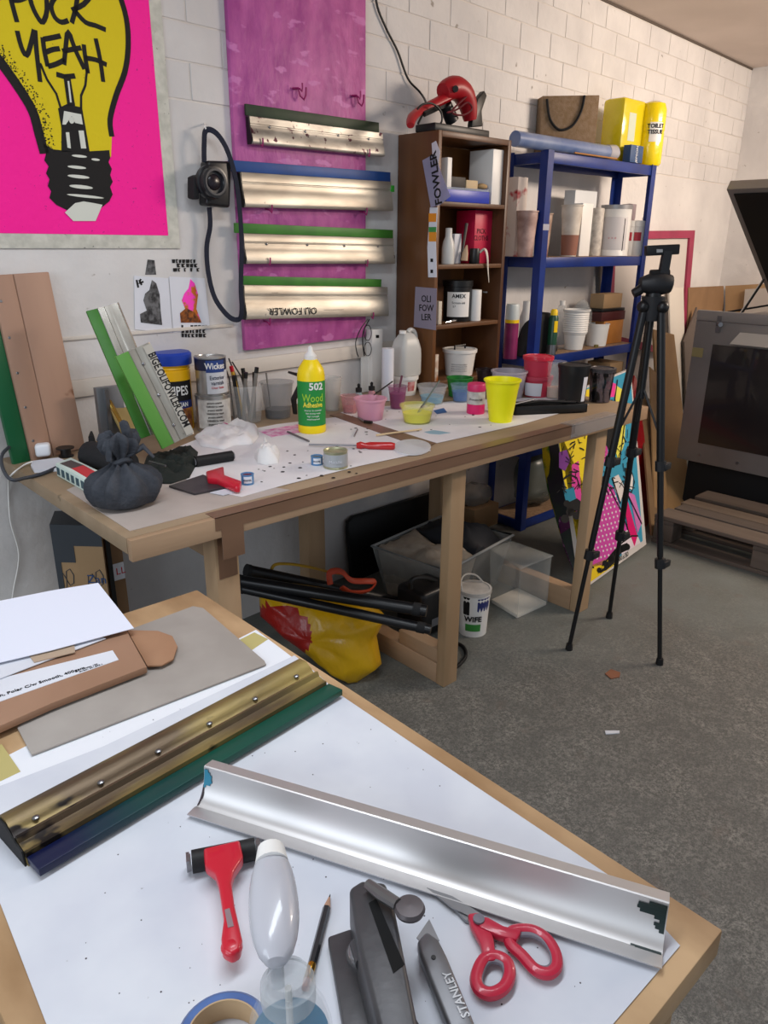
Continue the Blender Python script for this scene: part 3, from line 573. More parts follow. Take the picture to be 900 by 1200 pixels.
# black pencil roll
q = thing('tool_roll', 'rolled black fabric tool pouch behind the grey drawstring bag', 'pouch', Z(120, 555, BT))
a0 = Z(103, 532, BT+.035); b0 = Z(150, 545, BT+.035); MB().tube([a0, a0.lerp(b0, .06), a0.lerp(b0, .5), b0], [.02, .036, .038, .033], 18).build('roll', mat('pouch_black', '1b1b1e', .8, bump=.2, bsc=60), q)
MB().tube([Z(108, 518, BT+.045), Z(107, 512, BT+.06), Z(107, 506, BT+.07)], [.009, .008, .003], 8).build('pull_tab', BLACKR, q)
# grey drawstring bag
q = thing('drawstring_bag', 'dark grey-blue cloth bag gathered and knotted at the top, front of the bench', 'bag', Z(149, 585, BT))
from mathutils import noise as mn
GB = mat('grey_felt', '42454c', .95, bump=.35, bsc=120, col2='35383f', sc=30)
C = Z(149, 600, BT+.002); C = C+Vector((C.x, C.y, 0)).normalized()*.055; s = S(C); R = 41*s; t = MB(); rings = []
prof = [(.55, 0), (.9, .01), (1., .03), (1.02, .045), (.93, .06), (.72, .074), (.46, .084), (.27, .094), (.2, .102), (.24, .112), (.4, .125), (.48, .142), (.42, .155), (.30, .158), (.12, .135)]
for r, z in prof:
    ring = []
    for j_ in range(64):
        a = 2*PI*j_/64; w_ = 1+(.04+.26*min(1, z/.085)**2)*math.sin(a*11+math.sin(a*2)*1.8)*(.3 if z < .02 else 1)+.05*mn.noise(Vector((math.cos(a)*2, math.sin(a)*2, z*40)))
        ring.append(C+Vector((R*r*w_*math.cos(a), R*r*w_*math.sin(a)*.85, z*1.02+(.008*math.sin(a*3+1) if z > .12 else 0))))
    rings.append(ring)
t.loft(rings); t.build('sack', GB, q, smooth=70)
t = MB(); kn = C+Vector((0, 0, .104)); t.tube([kn+Vector((R*.24*math.cos(a), R*.24*math.sin(a), .003*math.sin(3*a))) for a in [2*PI*i/14 for i in range(14)]], .006, 8, closed=True)
t.build('tie', GB, q)
t = MB(); t.tube([kn+Vector((0, 0, 0)), C+Vector((-.02, .0, .15)), C+Vector((-.03, -.01, .15)), C+Vector((-.035, -.02, .11))], [.01, .014, .013, .008], 10, flat=.5)
t.tube([kn, C+Vector((.02, .0, .16)), C+Vector((.012, -.006, .185)), C+Vector((.01, -.005, .19))], [.012, .016, .013, .006], 10, flat=.7)
t.tube([kn, C+Vector((.045, -.02, .13)), C+Vector((.06, -.035, .105))], [.012, .014, .006], 10, flat=.5); t.build('gathered_cloth', GB, q, smooth=70)

# ============================================================ squeegees
def sq_profile(hw, th):                          # handle cross-section: y across (0 = far lip, hw = towards the blade), z out
    return [(0, .0), (hw, 0), (hw, th*.5), (hw*.98, th*.56), (hw*.74, th*.62), (hw*.725, th*.50), (hw*.69, th*.50), (hw*.675, th*.62), (hw*.60, th*.66), (hw*.50, th*.70), (hw*.46, th*.78), (hw*.12, th*1.0), (hw*.04, th*.99), (hw*.01, th*.92), (0, th*.8)]
def squeegee(lab, M, L, hw, th, bw_, mh, mbl, screws=0, group=None, dirty=None, bl0=0, bl1=None, grp=None, endcap=True):
    q = thing('squeegee', lab, 'squeegee', M, group); bl1 = bl1 or L
    t = MB(); t.extr(sq_profile(hw, th), L); t.build('handle', mh, q, world=False, smooth=40)
    t = MB(); t.box(bl0, bl1, hw*.86, hw+bw_, th*.12, th*.12+.009) if 0 else t.extr([(hw+.0003, th*.12), (hw+bw_, th*.12), (hw+bw_, th*.12+.0085), (hw+.0003, th*.12+.0085)], bl1, l0=bl0)
    t.build('blade', mbl, q, world=False, bevel=.001)
    if endcap:
        t = MB(); t.extr([(-.001, 0), (hw*.98, -.0005), (hw*.98, th*.5), (hw*.5, th*.7), (hw*.2, th*1.0), (-.001, th*.68)], -.0005, l0=-.004); t.build('end_cap', BLACK, q, world=False)
    for k in range(screws):
        x = L*(k+.5)/screws; MB().lathe([(.004, 0), (.0042, .002), (.002, .0032), (.0005, .0033)], (x, hw*.67, th*.64), 10).build('screw', STEEL, q, world=False)
    return q
# pink board with its hooks
board = thing('pegboard', 'tall magenta-painted chipboard panel with hooks, carrying four squeegees', 'panel', W(350, 400, 0))
PB = mat('magenta_painted_chipboard', 'bd5fa0', .5, col2='a0448a', sc=11, stretch=(1.6, 1, .8), bump=.7, bsc=16, det=7, spots='c472b0', spot_sc=17, spot_th=.60, spot_st=(.7, 1, 1.6))
t = MB(); xa, xb = 1.385, 1.955; wallbox(t, xa, xb, 1.075, 2.3, .001, .020); t.build('panel_board', PB, board, bevel=.002)
def hook(px, py):
    p = W(px, py, .020); t = MB(); t.tube([p+Vector((0, .0, 0)), p+Vector((0, -.025, -.003)), p+Vector((.001, -.034, -.012)), p+Vector((.001, -.037, -.002)), p+Vector((.001, -.037, .012))], .0025, 8); t.build('hook', mat('pink_painted_hook', '8e1d5e', .4), board)
for h_ in [(346, 104), (414, 113), (300, 168), (425, 180), (311, 245), (422, 248), (309, 306), (423, 308), (309, 376), (430, 369)]: hook(*h_)
for k in range(2):
    px, py = [(350, 110), (418, 118)][k]; p = W(px, py, .021); t = MB(); t.tube([p+Vector((-.028, -.004, .012)), p+Vector((-.012, -.014, .014)), p+Vector((-.008, -.018, -.008)), p+Vector((.006, -.02, -.018)), p+Vector((.014, -.02, -.004)), p+Vector((.014, -.022, .018))], .003, 8); t.build('hook', MATS['pink_painted_hook'], board)
def wall_sq(lab, bl, br, tl, mh, mbl, screws, bwid, mid, th=.026, **k):
    off = .026; a = W(*bl, off); b = W(*br, off); c = W(*tl, off); L = (b-a).length
    M = basis(a, b-a, c-a); H = (c-a).dot(Vector((M[0][1], M[1][1], M[2][1])))
    return squeegee(lab, M, L, H-bwid, th, bwid, mh, mbl, screws, 'squeegees on the magenta board', **k), M, L, H
# S1 dark blade, S2 blue, S3, S4 green
wall_sq('uppermost squeegee on the magenta board: dark green blade, spattered metal holder', (291, 169), (445, 184), (279, 121), SILVERS, DGREEN, 4, .032, 0, bl0=-.01, bl1=.575)
q, M, L, H = wall_sq('squeegee with a blue blade, second from the top of the magenta board', (282, 243), (455, 247.5), (272, 188), SILVERD, BLUER, 0, .032, 0, bl0=-.04)
t = MB(); t.box(L-.002, L+.012, H*.5, H*.5+.022, .004, .02); t.build('green_tape', mat('green_tape', '2f9a2f', .5), q, world=False)
wall_sq('squeegee with green blade, screws and a black end, third from the top of the board', (284, 309), (457.5, 309), (270, 261), SILVERD, GREENR, 4, .03, 0, bl0=-.03)
q, M, L, H = wall_sq('lowest squeegee on the magenta board: green blade, handwriting on its metal', (284, 374), (450, 370), (279, 323), SILVERD, GREENR, 0, .028, 0, bl1=.645)
text('lettering', 'OLI FOWLER', .034, basis(M @ Vector((L*.29, H*.19, .0272)), -Vector((M[0][0], M[1][0], M[2][0])), -Vector((M[0][1], M[1][1], M[2][1]))), INK, q, xs=1.1)
t = MB(); t.box(L*.5, L*.64, H*.2, H*.205, .027, .0276); t.box(L*.16, L*.2, H*.62, H*.625, .018, .0186); t.build('pen_mark', INK, q, world=False)

# two green squeegees leaning at the left of the wipes
def lean_sq(lab, bot_l, bot_r, top_l, zb, ybase, ytop, mh, mbl, hw_frac, th=.024, screws=0, flip=False):
    a = Y(*bot_l, ybase); b = Y(*bot_r, ybase-.002); c = Y(*top_l, ytop)
    return a, b, c
SILVERB = mat('mirror_aluminium', 'cfcac0', .22, .8, col2='9c968c', sc=9, spots='57524b', spot_sc=12, spot_th=.64)
# frame: x = length (down to up), y = across from handle towards the blade, z out to the viewer
def lean(lab, pb_blade, pb_hand, pt_blade, pt_hand, y0, y1, bfrac, mh, mbl, screws=0, th=.022, grp='green squeegees leaning by the wipes tub'):
    A = Y(*pb_hand, y0); B = Y(*pb_blade, y0); T = Y(*pt_hand, y1)
    u = (T-A); v = (B-A); M = basis(A, u, v); L = u.length; Wd = v.dot(Vector((M[0][1], M[1][1], M[2][1])))
    n = Vector((M[0][2], M[1][2], M[2][2])); 
    if n.dot(CAM-A) < 0:                          # keep z towards the viewer: start from the other end
        M = basis(T, -u, v)
    q = squeegee(lab, M, L, Wd*(1-bfrac), th, Wd*bfrac, mh, mbl, screws, grp, endcap=False)
    return q, M, L, Wd
lean('brighter squeegee with a green blade, leaning behind the other one', (166, 521), (198, 503), (94, 372), (137, 357), 1.86, 1.99, .34, SILVERB, GREENR)
q, M, L, Wd = lean('squeegee with green blade and handwriting along its metal, in front of its twin', (187, 523), (224, 508), (132, 408), (172, 402), 1.80, 1.86, .38, SILVERD, mat('light_green_rubber', '56903a', .5), screws=3)
Ma = M; u = Vector((M[0][0], M[1][0], M[2][0])); v = Vector((M[0][1], M[1][1], M[2][1]))
MB().box(.004, L-.004, .001, Wd*.25, .0232, .0236).build('white_band', mat('marker_band', 'c2bdb2', .4, .4), q, world=False)
text('lettering', 'BIGE.OLIFOWLER.COM', Wd*.31, basis(M @ Vector((L*.5, Wd*.125, .0240)), u if u.z < 0 else -u, v if u.z < 0 else -v), INK, q, xs=.56*L/.19*.9, bold=.0006)
# brass strip + dark metal block behind
q = MB(); a = Y(150, 510, 1.95); b = Y(120, 455, 2.08); q.tube([a, b], .006, 8); o = q.build('brass_strip', mat('brass', 'c2a04e', .25, .9)); tag(o, 'thin brass strip leaning behind the green squeegees', 'strip')
o = thing('squeegee', 'wooden-backed squeegee edge leaning behind the green squeegees', 'squeegee', Y(150, 512, 1.99)); MB().hexa([Y(128, 478, 2.04), Y(146, 512, 2.0), Y(166, 512, 2.0), Y(150, 478, 2.04)], [p+Vector((0, .012, 0)) for p in (Y(128, 478, 2.04), Y(146, 512, 2.0), Y(166, 512, 2.0), Y(150, 478, 2.04))]).build('handle', mat('ochre_board', 'a8925c', .6), o)
a = Y(116, 512, 2.06); o = thing('metal_channel', 'grey metal channel standing upright behind the green squeegees', 'channel', a)
MB().box(a.x, a.x+.075, a.y-.02, a.y, BT, hz(125, 453, a)).build('web', mat('dull_metal', '8e9093', .4, .7, col2='74767a', sc=8, stretch=(1, 1, .2)), o, bevel=.002); MB().box(a.x+.02, a.x+.03, a.y-.03, a.y-.0202, BT, hz(125, 455, a)).build('flange', STEEL, o)
# big wooden squeegee far left
A = Z(95, 524, BT+.001); B = Z(13, 543, BT+.001); T = W(52, 319, .01)
REDW = mat('reddish_wood', 'b08d78', .55, col2='9e7b67', sc=6, stretch=(.08, 1, 1), spots='7c543e', spot_sc=10, spot_th=.68)
u = T-A; v = B-A; M = basis(A, u, v)
if Vector((M[0][2], M[1][2], M[2][2])).dot(CAM-A) < 0: M = basis(T, -u, v)
L = u.length; Wd = v.dot(Vector((M[0][1], M[1][1], M[2][1])))
q = thing('squeegee', 'large wooden squeegee with a dark green blade, standing at the left bench end', 'squeegee', M)
MB().box(0, L, 0, Wd*.47, -.002, .022).build('handle_board', REDW, q, world=False, bevel=.003)
MB().box(0, L, Wd*.475, Wd*.77, -.002, .020).build('handle_board', REDW, q, world=False, bevel=.003)
MB().box(.002, L-.0015, Wd*.775, Wd, .0, .014).build('blade', mat('bottle_green_rubber', '0f5a34', .45), q, world=False, bevel=.002)
for k in range(5): MB().lathe([(.004, 0), (.003, .001), (.0005, .001)], (L*(k+.6)/5.3, Wd*.70, .0199), 10).build('screw', STEEL, q, world=False)
# cables at the left
q = MB().tube([W(14, 519, .03), Y(4, 530, 2.12), Z(2, 545, BT-.1)+Vector((0, .0, 0)), Z(14, 560, BT+.004), Z(35, 559, BT+.006), Z(64, 548, BT+.006)], .004, 8)
def smoothpts(P, n=6):
    out = []
    for i in range(len(P)-1):
        p0 = P[max(i-1, 0)]; p1 = P[i]; p2 = P[i+1]; p3 = P[min(i+2, len(P)-1)]
        for k in range(n):
            t = k/n; out.append(.5*((2*p1)+(p2-p0)*t+(2*p0-5*p1+4*p2-p3)*t*t+(3*p1-p0-3*p2+p3)*t**3))
    return out+[P[-1]]
def cable(name, label, P, r, m, n=6, cat='cable'):
    q = MB().tube(smoothpts([Vector(p) for p in P], n), r, 8).build(name, m, smooth=60); return tag(q, label, cat)
cable('power_cable', 'dark grey cable looping off the left end of the bench', [W(30, 500, .02), Y(17, 518, 2.1), Y(3, 532, 2.02), Y(3, 548, 1.95), Y(13, 562, 1.88), Z(30, 560, BT+.006), Z(50, 555, BT+.006), Z(66, 548, BT+.006)], .0045, mat('cable_grey', '3c4048', .5))
cable('charger_cable', 'thin white charger cable dropping from the bench to the floor', [Z(38, 541, BT+.012), Z(28, 545, BT+.006), Y(14, 556, 2.0), W(10, 566, .02), W(12, 610, .01), W(22, 650, .01), W(16, 690, .01), W(14, 705, .01)], .0022, WPL)

# ============================================================ WALL: poster, prints, camera, glasses
N_ = Vector((.07, -1, 0)).normalized()
def WF(off): return lambda x, y: W(x, y, off)
poster = thing('poster', 'large screen print of a yellow light bulb on fluorescent pink, pinned to the wall', 'poster', W(90, 292, 0))
XL, XRR = .62, W(210, 290).x
xl = .883-(XRR-.883)+.02; zb_ = W(210, 291).z
t = MB(); wallbox(t, xl, XRR, zb_, 2.44, .003, .006); t.build('sheet', mat('cream_print_paper', 'cfcdc2', .85, col2='b9b8ad', sc=40, spots='6e6e68', spot_sc=70, spot_th=.68), poster)
xp = W(196, 276).x; zp = W(196, 276).z; t = MB(); wallbox(t, .883*2-xp+.01, xp, zp, 2.37, .0061, .0068); t.build('print_field', PINK, poster)
P7 = .0069
def csm(P, n=4): return [(q.x, q.y) for q in smoothpts([Vector((a, b, 0)) for a, b in P], n)]
bulb = [(-35, -20), (-32, 20), (-18, 48), (0, 72), (20, 100), (38, 130), (46, 158), (52, 180), (130, 184), (131, 160), (129, 140), (136, 112), (146, 85), (150, 58), (149, 28), (142, 0), (128, -32), (100, -62), (60, -78), (15, -66), (-15, -48)]
t = MB(); flat(t, bulb, WF(P7), N_); t.build('print_bulb', mat('print_yellow', 'd8c200', .7, spots='8a7c10', spot_sc=60, spot_th=.7, bump=.2, bsc=60), poster)
t = MB(); P8 = .0077
strokes(t, [csm(bulb[9:]+bulb[:2])], .015, WF(P8), N_); strokes(t, [csm(bulb[:8])], .024, WF(P8), N_)
rb_ = random.Random(8)
for x, y in csm(bulb[1:8], 26):
    for k_ in range(2):
        r_ = rb_.uniform(.5, 1.1); qx = x+rb_.random()**1.6*14+2; qy = y-rb_.random()*5; flat(t, [(qx+r_*math.cos(a), qy+r_*math.sin(a)) for a in (0, 1.2, 2.5, 3.8, 5.1)], WF(P8), N_)
base = [(50, 168), (62, 175), (90, 178), (128, 176), (129, 185), (127, 190), (131, 198), (129, 205), (132, 213), (129, 219), (132, 228), (128, 236), (118, 244), (110, 238), (98, 236), (88, 238), (80, 247), (66, 240), (58, 232), (60, 224), (56, 218), (58, 210), (54, 203), (57, 195), (52, 188), (54, 180)]
flat(t, base, WF(P8), N_)
stem = [(68, 127), (78, 122), (96, 126), (100, 148), (105, 178), (72, 178), (72, 150)]; flat(t, stem, WF(P8), N_)
flat(t, [(74, 88), (82, 88), (88, 124), (79, 124)], WF(P8), N_); strokes(t, [[(66, 87), (76, 90), (88, 89)]], .012, WF(P8), N_)
strokes(t, [[(47, 74), (55, 93), (66, 110), (71, 126)], [(102, 80), (100, 100), (95, 112), (95, 127)]], .006, WF(P8), N_)
t.build('print_outline', INK, poster)
t = MB(); P9 = .0084
for pl in ([(75, 130), (95, 134), (97, 146), (88, 144), (84, 136), (77, 146), (73, 146)], [(77, 155), (81, 155), (83, 174), (79, 173)], [(92, 153), (98, 153), (101, 174), (95, 174)], [(79, 95), (81, 95), (84, 120), (82, 120)]): flat(t, pl, WF(P9), N_)
for (x, y, a, b) in ((93, 183, 9, 1.6), (112, 187, 5, 1.4), (90, 196, 11, 1.8), (92, 207, 13, 2), (95, 219, 14, 2.2), (100, 230, 22, 1.6), (84, 141, 3, 4)):
    flat(t, [(x+a*math.cos(q_), y+b*math.sin(q_)+a*math.cos(q_)*.1) for q_ in [2*PI*i/12 for i in range(12)]], WF(P9), N_)
flat(t, [(88, 238), (98, 236), (110, 238), (120, 240), (112, 259), (86, 259), (76, 249)], WF(P9), N_)
t.build('print_highlight', mat('print_pale', 'd4d6cc', .8), poster)
t = MB()
let = [[(10, -14), (14, 4), (20, 26)], [(14, 0), (22, 0), (30, -3)], [(33, -14), (37, 5), (44, 20), (50, 26), (55, 12), (53, -14)], [(82, -8), (68, -6), (60, 6), (64, 20), (72, 26), (80, 24)], [(92, -14), (89, 8), (84, 27)], [(109, -8), (98, 5), (84, 12)], [(88, 13), (100, 26), (112, 30), (124, 35)],
       [(20, 36), (25, 55), (31, 65), (36, 52), (40, 35)], [(41, 35), (43, 62), (47, 96)], [(50, 44), (52, 60), (56, 78)], [(51, 46), (62, 44), (71, 42)], [(54, 61), (62, 58), (70, 57)], [(56, 78), (66, 75), (76, 70)], [(75, 76), (77, 55), (80, 37), (88, 58), (99, 81)], [(73, 60), (84, 58), (95, 56)], [(98, 52), (100, 68), (103, 86)], [(112, 45), (117, 68), (121, 96)], [(99, 68), (112, 70), (125, 76)]]
strokes(t, [csm(l_, 3) for l_ in let], .0115, WF(P8), N_); t.build('lettering', INK, poster)
# two small prints
def small_print(lab, poly, shade, M1, extra):
    q = thing('print', lab, 'print', W(*poly[2], 0)); t = MB(); flat(t, poly, WF(.001), N_, .001); t.build('sheet', PAPER, q)
    t = MB(); flat(t, shade, WF(.0022), N_); t.build('print_figure', M1, q); return q
q = small_print('small grey print of a pointed figure on white paper', [(157, 323), (197, 326), (202, 390), (158, 386)], [(178, 328), (183, 332), (187, 345), (188, 362), (190, 381), (165, 378), (164, 368), (172, 364), (168, 352), (170, 344), (175, 340)], mat('grey_print', '6a6a6c', .7, col2='2c2c2e', sc=60, lo=.4, hi=.6), 0)
t = MB(); strokes(t, [[(160, 328), (162, 337)], [(163, 328), (166, 334)], [(165, 327), (163, 332), (168, 330)]], .006, WF(.0022), N_); t.build('print_mark', INK, q)
t = MB(); flat(t, [(173, 304), (181, 305), (183, 322), (170, 322)], WF(.0003), N_, .0006); o = t.build('print', MATS['grey_print']); tag(o, 'tiny grey printed scrap above the grey figure print', 'print')
q = small_print('small print of a pink and orange pointed figure on white paper', [(198, 324), (240, 326), (246, 386), (203, 390)], [(223, 327), (228, 332), (232, 345), (230, 362), (236, 378), (212, 378), (211, 368), (217, 362), (213, 352), (216, 344), (221, 338)], mat('pink_figure', 'ff3fc0', .7, col2='c86a1e', sc=40, lo=.48, hi=.55), 0)
t = MB(); flat(t, [(212, 378), (211, 367), (218, 361), (228, 366), (236, 378)], WF(.003), N_); t.build('print_figure', mat('orange_print', 'b5651d', .7, col2='402010', sc=60), q)
rn = random.Random(3)
for (x0_, y0_, x1_, y1_, lab) in ((201, 304, 235, 321, 'scrap of black block lettering above the pink figure print'), (211, 381, 244, 398, 'scrap of black block lettering below the pink figure print')):
    t = MB()
    y = y0_
    while y < y1_-3:
        x = x0_+rn.uniform(0, 2)
        while x < x1_-3:
            w_ = rn.uniform(2.5, 5); p = [(x, y+rn.uniform(-.4, .4)), (x+w_, y), (x+w_-.4, y+4.2), (x+.4, y+4.2)]
            if rn.random() < .85:
                if rn.random() < .4: p.insert(2, (x+w_*.5, y+2))
                flat(t, p, WF(.0015), N_)
            x += w_+.7
        y += 5
    o = tag(t.build('block_lettering', INK), lab, 'lettering')
# hung camera
cm = thing('camera', 'black film camera hanging from a wall hook by its strap', 'camera', W(243, 245, .02))
o = MB().tube([W(240, 145, 0), W(240, 148, .03), W(240, 153, .035), W(241, 150, .045)], .0025, 8).build('wall_hook', WPL); tag(o, 'small white hook in the wall above the camera', 'hook')
def wbox(mb, px0, py0, px1, py1, o0, o1):
    a = [W(px0, py1, o0), W(px1, py1, o0), W(px1, py0, o0), W(px0, py0, o0)]; mb.hexa(a, [p+N_*(o1-o0) for p in a])
t = MB(); a = [W(*p, .015) for p in [(232, 241), (260, 244), (262, 190), (234, 189)]]; t.hexa(a, [p+N_*.045 for p in a]); t.build('body', mat('camera_black', '15161a', .38), cm, bevel=.008, seg=3)
t = MB(); a = [W(*p, .06) for p in [(227, 232), (234, 234), (234, 204), (227, 207)]]; t.hexa(a, [p+N_*-.035 for p in a]); t.build('grip', BLACKR, cm, bevel=.004)
c = W(245, 214, .06); t = MB(); s = S(c); Mn = basis(c, Vector((1, .07, 0)), Vector((0, 0, 1)))
def wl(t, prof, c, n=28, caps=True):
    t.M = basis(c, Vector((1, .07, 0)), Vector((0, 0, 1))); t.lathe(prof, (0, 0, 0), n, caps=caps); t.M = None
t = MB(); wl(t, [(.048, 0), (.048, .012), (.043, .014), (.043, .034), (.036, .035), (.030, .026), (.001, .024)], c); t.build('lens', mat('lens_black', '1d1e22', .3), cm)
t = MB(); wl(t, [(.022, .0275), (.016, .031), (.001, .032)], c); t.build('lens_glass', mat('lens_glass', '1c141c', .25), cm)
t = MB(); wl(t, [(.037, .0352), (.037, .0362), (.031, .0362), (.031, .0352)], c, caps=False); t.build('lens_ring', mat('ring_grey', '3a3a3e', .4), cm)
def strap(P, w_, m=NAVY):
    t = MB(); pts = smoothpts([Vector(p) for p in P], 6); strokes(t, [[(i,) for i in range(len(pts))]], w_, lambda i: pts[i], N_, th=.002); t.build('strap', m, cm, smooth=60)
strap([W(239, 190, .04), W(239, 170, .042), W(241, 153, .04), W(253, 156, .05), W(266, 176, .06), W(276, 210, .07), W(281, 250, .075), W(283, 290, .078), W(282, 335, .078), W(283, 362, .078), W(280, 374, .07), W(268, 371, .06), W(252, 350, .04), W(244, 320, .03), W(242, 290, .025), W(246, 265, .03), W(245, 243, .035)], .016)
# reading glasses
q = thing('glasses', 'black-framed glasses hanging from the bottom hook of the magenta board', 'glasses', W(427, 418, .05))
t = MB(); 
for (cx, cy, rx, ry) in ((431, 390, 4.2, 9), (431, 409, 4.2, 8)): t.tube([W(cx+rx*math.cos(a), cy+ry*math.sin(a), .055) for a in [2*PI*i/18 for i in range(18)]], .0016, 6, closed=True)
t.build('frame', BLACK, q); t = MB(); t.tube(smoothpts([W(431, 374, .055), W(423, 385, .06), W(417, 400, .06), W(418, 412, .06), W(420, 418, .06)]), .002, 6); t.build('temple', BLACK, q)
t = MB(); t.tube(smoothpts([W(433, 374, .055), W(426, 388, .05), W(425, 402, .05), W(427, 417, .05)]), .0024, 6); t.build('temple', BLACK, q)
# white standing strips at the wall, roll, jug, bucket
xA = W(426, 455, .03); 
def upright(name, lab, cat, px0, px1, ytop, m, off, depth, ybot=462):
    a = W(px0, ybot, off); b = W(px1, ybot, off); zt = W((px0+px1)/2, ytop, off).z; t = MB()
    P = [Vector((p.x, p.y, BT+.001)) for p in (a, b, b-N_*depth*1, a-N_*depth*1)]; P = [Vector((a.x, a.y, BT+.001)), Vector((b.x, b.y, BT+.001)), Vector((b.x, b.y, BT+.001))-N_*depth, Vector((a.x, a.y, BT+.001))-N_*depth]
    t.hexa(P, [Vector((p.x, p.y, zt)) for p in P]); q = thing(name, lab, cat, (P[0]+P[1])/2); t.build('body', m, q, bevel=.002); return q
upright('white_board_strip', 'wide white board strip standing against the wall behind the dropper bottles', 'board', 425, 437, 418, WPL, .022, .012)
q = upright('white_box', 'tall narrow white box with a slot near its top, beside the hanging glasses', 'box', 436, 448, 386, WPL, .045, .035)
t = MB(); a = [W(*p, .0455) for p in [(440.5, 396), (444, 396), (444, 392.5), (440.5, 392.5)]]; t.hexa(a, [p+N_*.001 for p in a]); t.build('slot', BLACK, q)
C, rt, rb, h = vessel(454, 408, 470, 14, 14); q = thing('paper_roll', 'white paper roll standing upright left of the plastic jug', 'roll', C); MB().lathe([(rb, 0), (rb, h), (rb*.3, h), (rb*.3, h-.02), (.001, h-.02)], C, 24).build('roll', PAPER, q)
C, rt, rb, h = vessel(475, 440, 464, 28, 24, BT); q = cup('paint_bucket', 'white plastic tub with small red label, under the clear jug', 'bucket', (C, rt, rb, h), WPL, None, lid=WPL)
curved_label(q, C, rb+.001, h*.25, h*.75, facing(C)+.2, facing(C)+.9, mat('tub_label', 'd4a0a0', .5, col2='b03a3a', sc=50), r2=rt-.001)
C2 = C+Vector((0, 0, h+.003)); s = S(C2); hj = hz(478, 388, C2)-C2.z; q = thing('plastic_jug', 'empty translucent plastic jug with handle on the white tub', 'jug', C2); R = 17*s
JUG = mat('jug_plastic', 'd8d8d4', .35, alpha=.72); t = MB(); rings = []
for f, hz_ in ((.95, 0), (1, .008), (1, hj*.45), (.97, hj*.6), (.8, hj*.8), (.5, hj*.93), (.3, hj*.97)):
    rings.append([C2+Vector((R*f*(1 if abs(math.cos(a)) > .3 else .98)*max(-.93, min(.93, math.cos(a)*1.15)), R*f*.8*max(-.9, min(.9, math.sin(a)*1.15)), hz_)) for a in [2*PI*i/28 for i in range(28)]])
t.loft(rings); t.build('body', JUG, q, smooth=50)
t = MB(); t.tube(smoothpts([C2+Vector((R*.1, 0, hj*.97)), C2+Vector((R*.4, 0, hj*1.02)), C2+Vector((R*.8, 0, hj*.93)), C2+Vector((R*.95, 0, hj*.62))]), .009, 10); t.build('handle', JUG, q)
MB().lathe([(R*.24, hj*.95), (R*.24, hj*1.02), (.001, hj*1.02)], C2+Vector((-R*.35, 0, 0)), 16).build('cap', WPL, q)

# ============================================================ BOOKCASE
bx0, bx1, byf = 2.14, 2.55, 2.05
bz1 = 1.797
bc = thing('bookcase', 'dark brown wooden bookcase standing on the right of the bench against the wall', 'bookcase', ((bx0+bx1)/2, 2.15, BT))
byb = 2.258
MB().box(bx0, bx0+.018, byf, byb, BT, bz1).build('side_panel', DARKW, bc, bevel=.001)
MB().box(bx1-.018, bx1, byf, byb, BT, bz1).build('side_panel', DARKW, bc, bevel=.001)
MB().box(bx0+.0185, bx1-.0185, byb-.006, byb-.001, BT, bz1-.02).build('back_panel', DARKWI, bc)
MB().box(bx0+.0185, bx1-.0185, byf, byb-.007, bz1-.020, bz1).build('top_panel', DARKW, bc, bevel=.001)
def shz(px, py): return Y(px, py, byf).z
sh = [shz(555, 238), shz(555, 309.5), shz(550, 378), BT+.03]
sh[3] = .90
DW2 = mat('shelf_wood', '6e4a2c', .45, col2='573820', sc=7, stretch=(.1, 1, 1))
for z in sh: MB().box(bx0+.0186, bx1-.0186, byf+.001, byb-.0075, z-.016, z).build('shelf', DW2, bc, bevel=.001)
MB().box(bx0+.0186, bx1-.0186, byf+.012, byf+.024, BT, sh[3]-.0165).build('plinth', DARKW, bc)
def shbox(name, lab, cat, px0, px1, ytop, zs, m, dy=.02, depth=.05, yfront=None, bevel=.001, part='body', zoff=0, **k):
    yf = (yfront or byf)+dy; a = Y(px0, 300, yf).x; b = Y(px1, 300, yf).x; lo_, hi_ = (sx0+.045, sx1-.045) if yfront else (bx0+.0195, bx1-.0195); a = a if a > (sx0-.5 if yfront else lo_) else lo_; b = min(b, hi_); a = min(a, b-.01); zt = Y((px0+px1)/2, ytop, yf).z
    q = thing(name, lab, cat, ((a+b)/2, yf+depth/2, zs)); MB().box(a, b, yf, yf+depth, zs+.0005+zoff, zt).build(part, m, q, bevel=bevel); return q, a, b, yf, zt
z = sh[0]
shbox('white_box', 'slim white box at the left inside the top bookcase compartment', 'box', 521, 526, 184, z, WPL, depth=.1, dy=.03)
shbox('white_box', 'tall white cardboard box in the top bookcase compartment', 'box', 572, 592, 175, z, WPL, dy=.02, depth=.12)
q, a, b, yf, zt = shbox('storage_tray', 'flat blue plastic tray on the top bookcase shelf', 'tray', 521, 570, 223, z, mat('tray_blue', '2c3fb0', .35), dy=.004, depth=.11)
MB().box(a+.003, b-.003, yf+.003, yf+.107, zt, zt+.008).build('clear_cover', clear('tray_cover', 'b8c4d8', .5), q)
zt += .009
def ontray(name, lab, cat, px0, px1, ytop, m, dy, depth, zb):
    return shbox(name, lab, cat, px0, px1, ytop, zb, m, dy=dy, depth=depth)
ontray('dark_box', 'small dark grey box on the blue tray', 'box', 526, 542, 207, mat('charcoal', '3a3531', .6), .03, .05, zt)
ontray('cream_block', 'cream block on the blue tray beside the dark box', 'block', 543, 556, 211, mat('cream', 'c9b28e', .7), .03, .05, zt)
p = Y(565, 216, byf+.035); o = MB().ico(Vector((p.x, p.y, zt+.012)), .022, 2, (1.2, .8, .5), 0, .08, 3).build('sponge', mat('tan_sponge', 'a88c64', .9)); tag(o, 'tan lump of sponge on the blue tray', 'sponge')
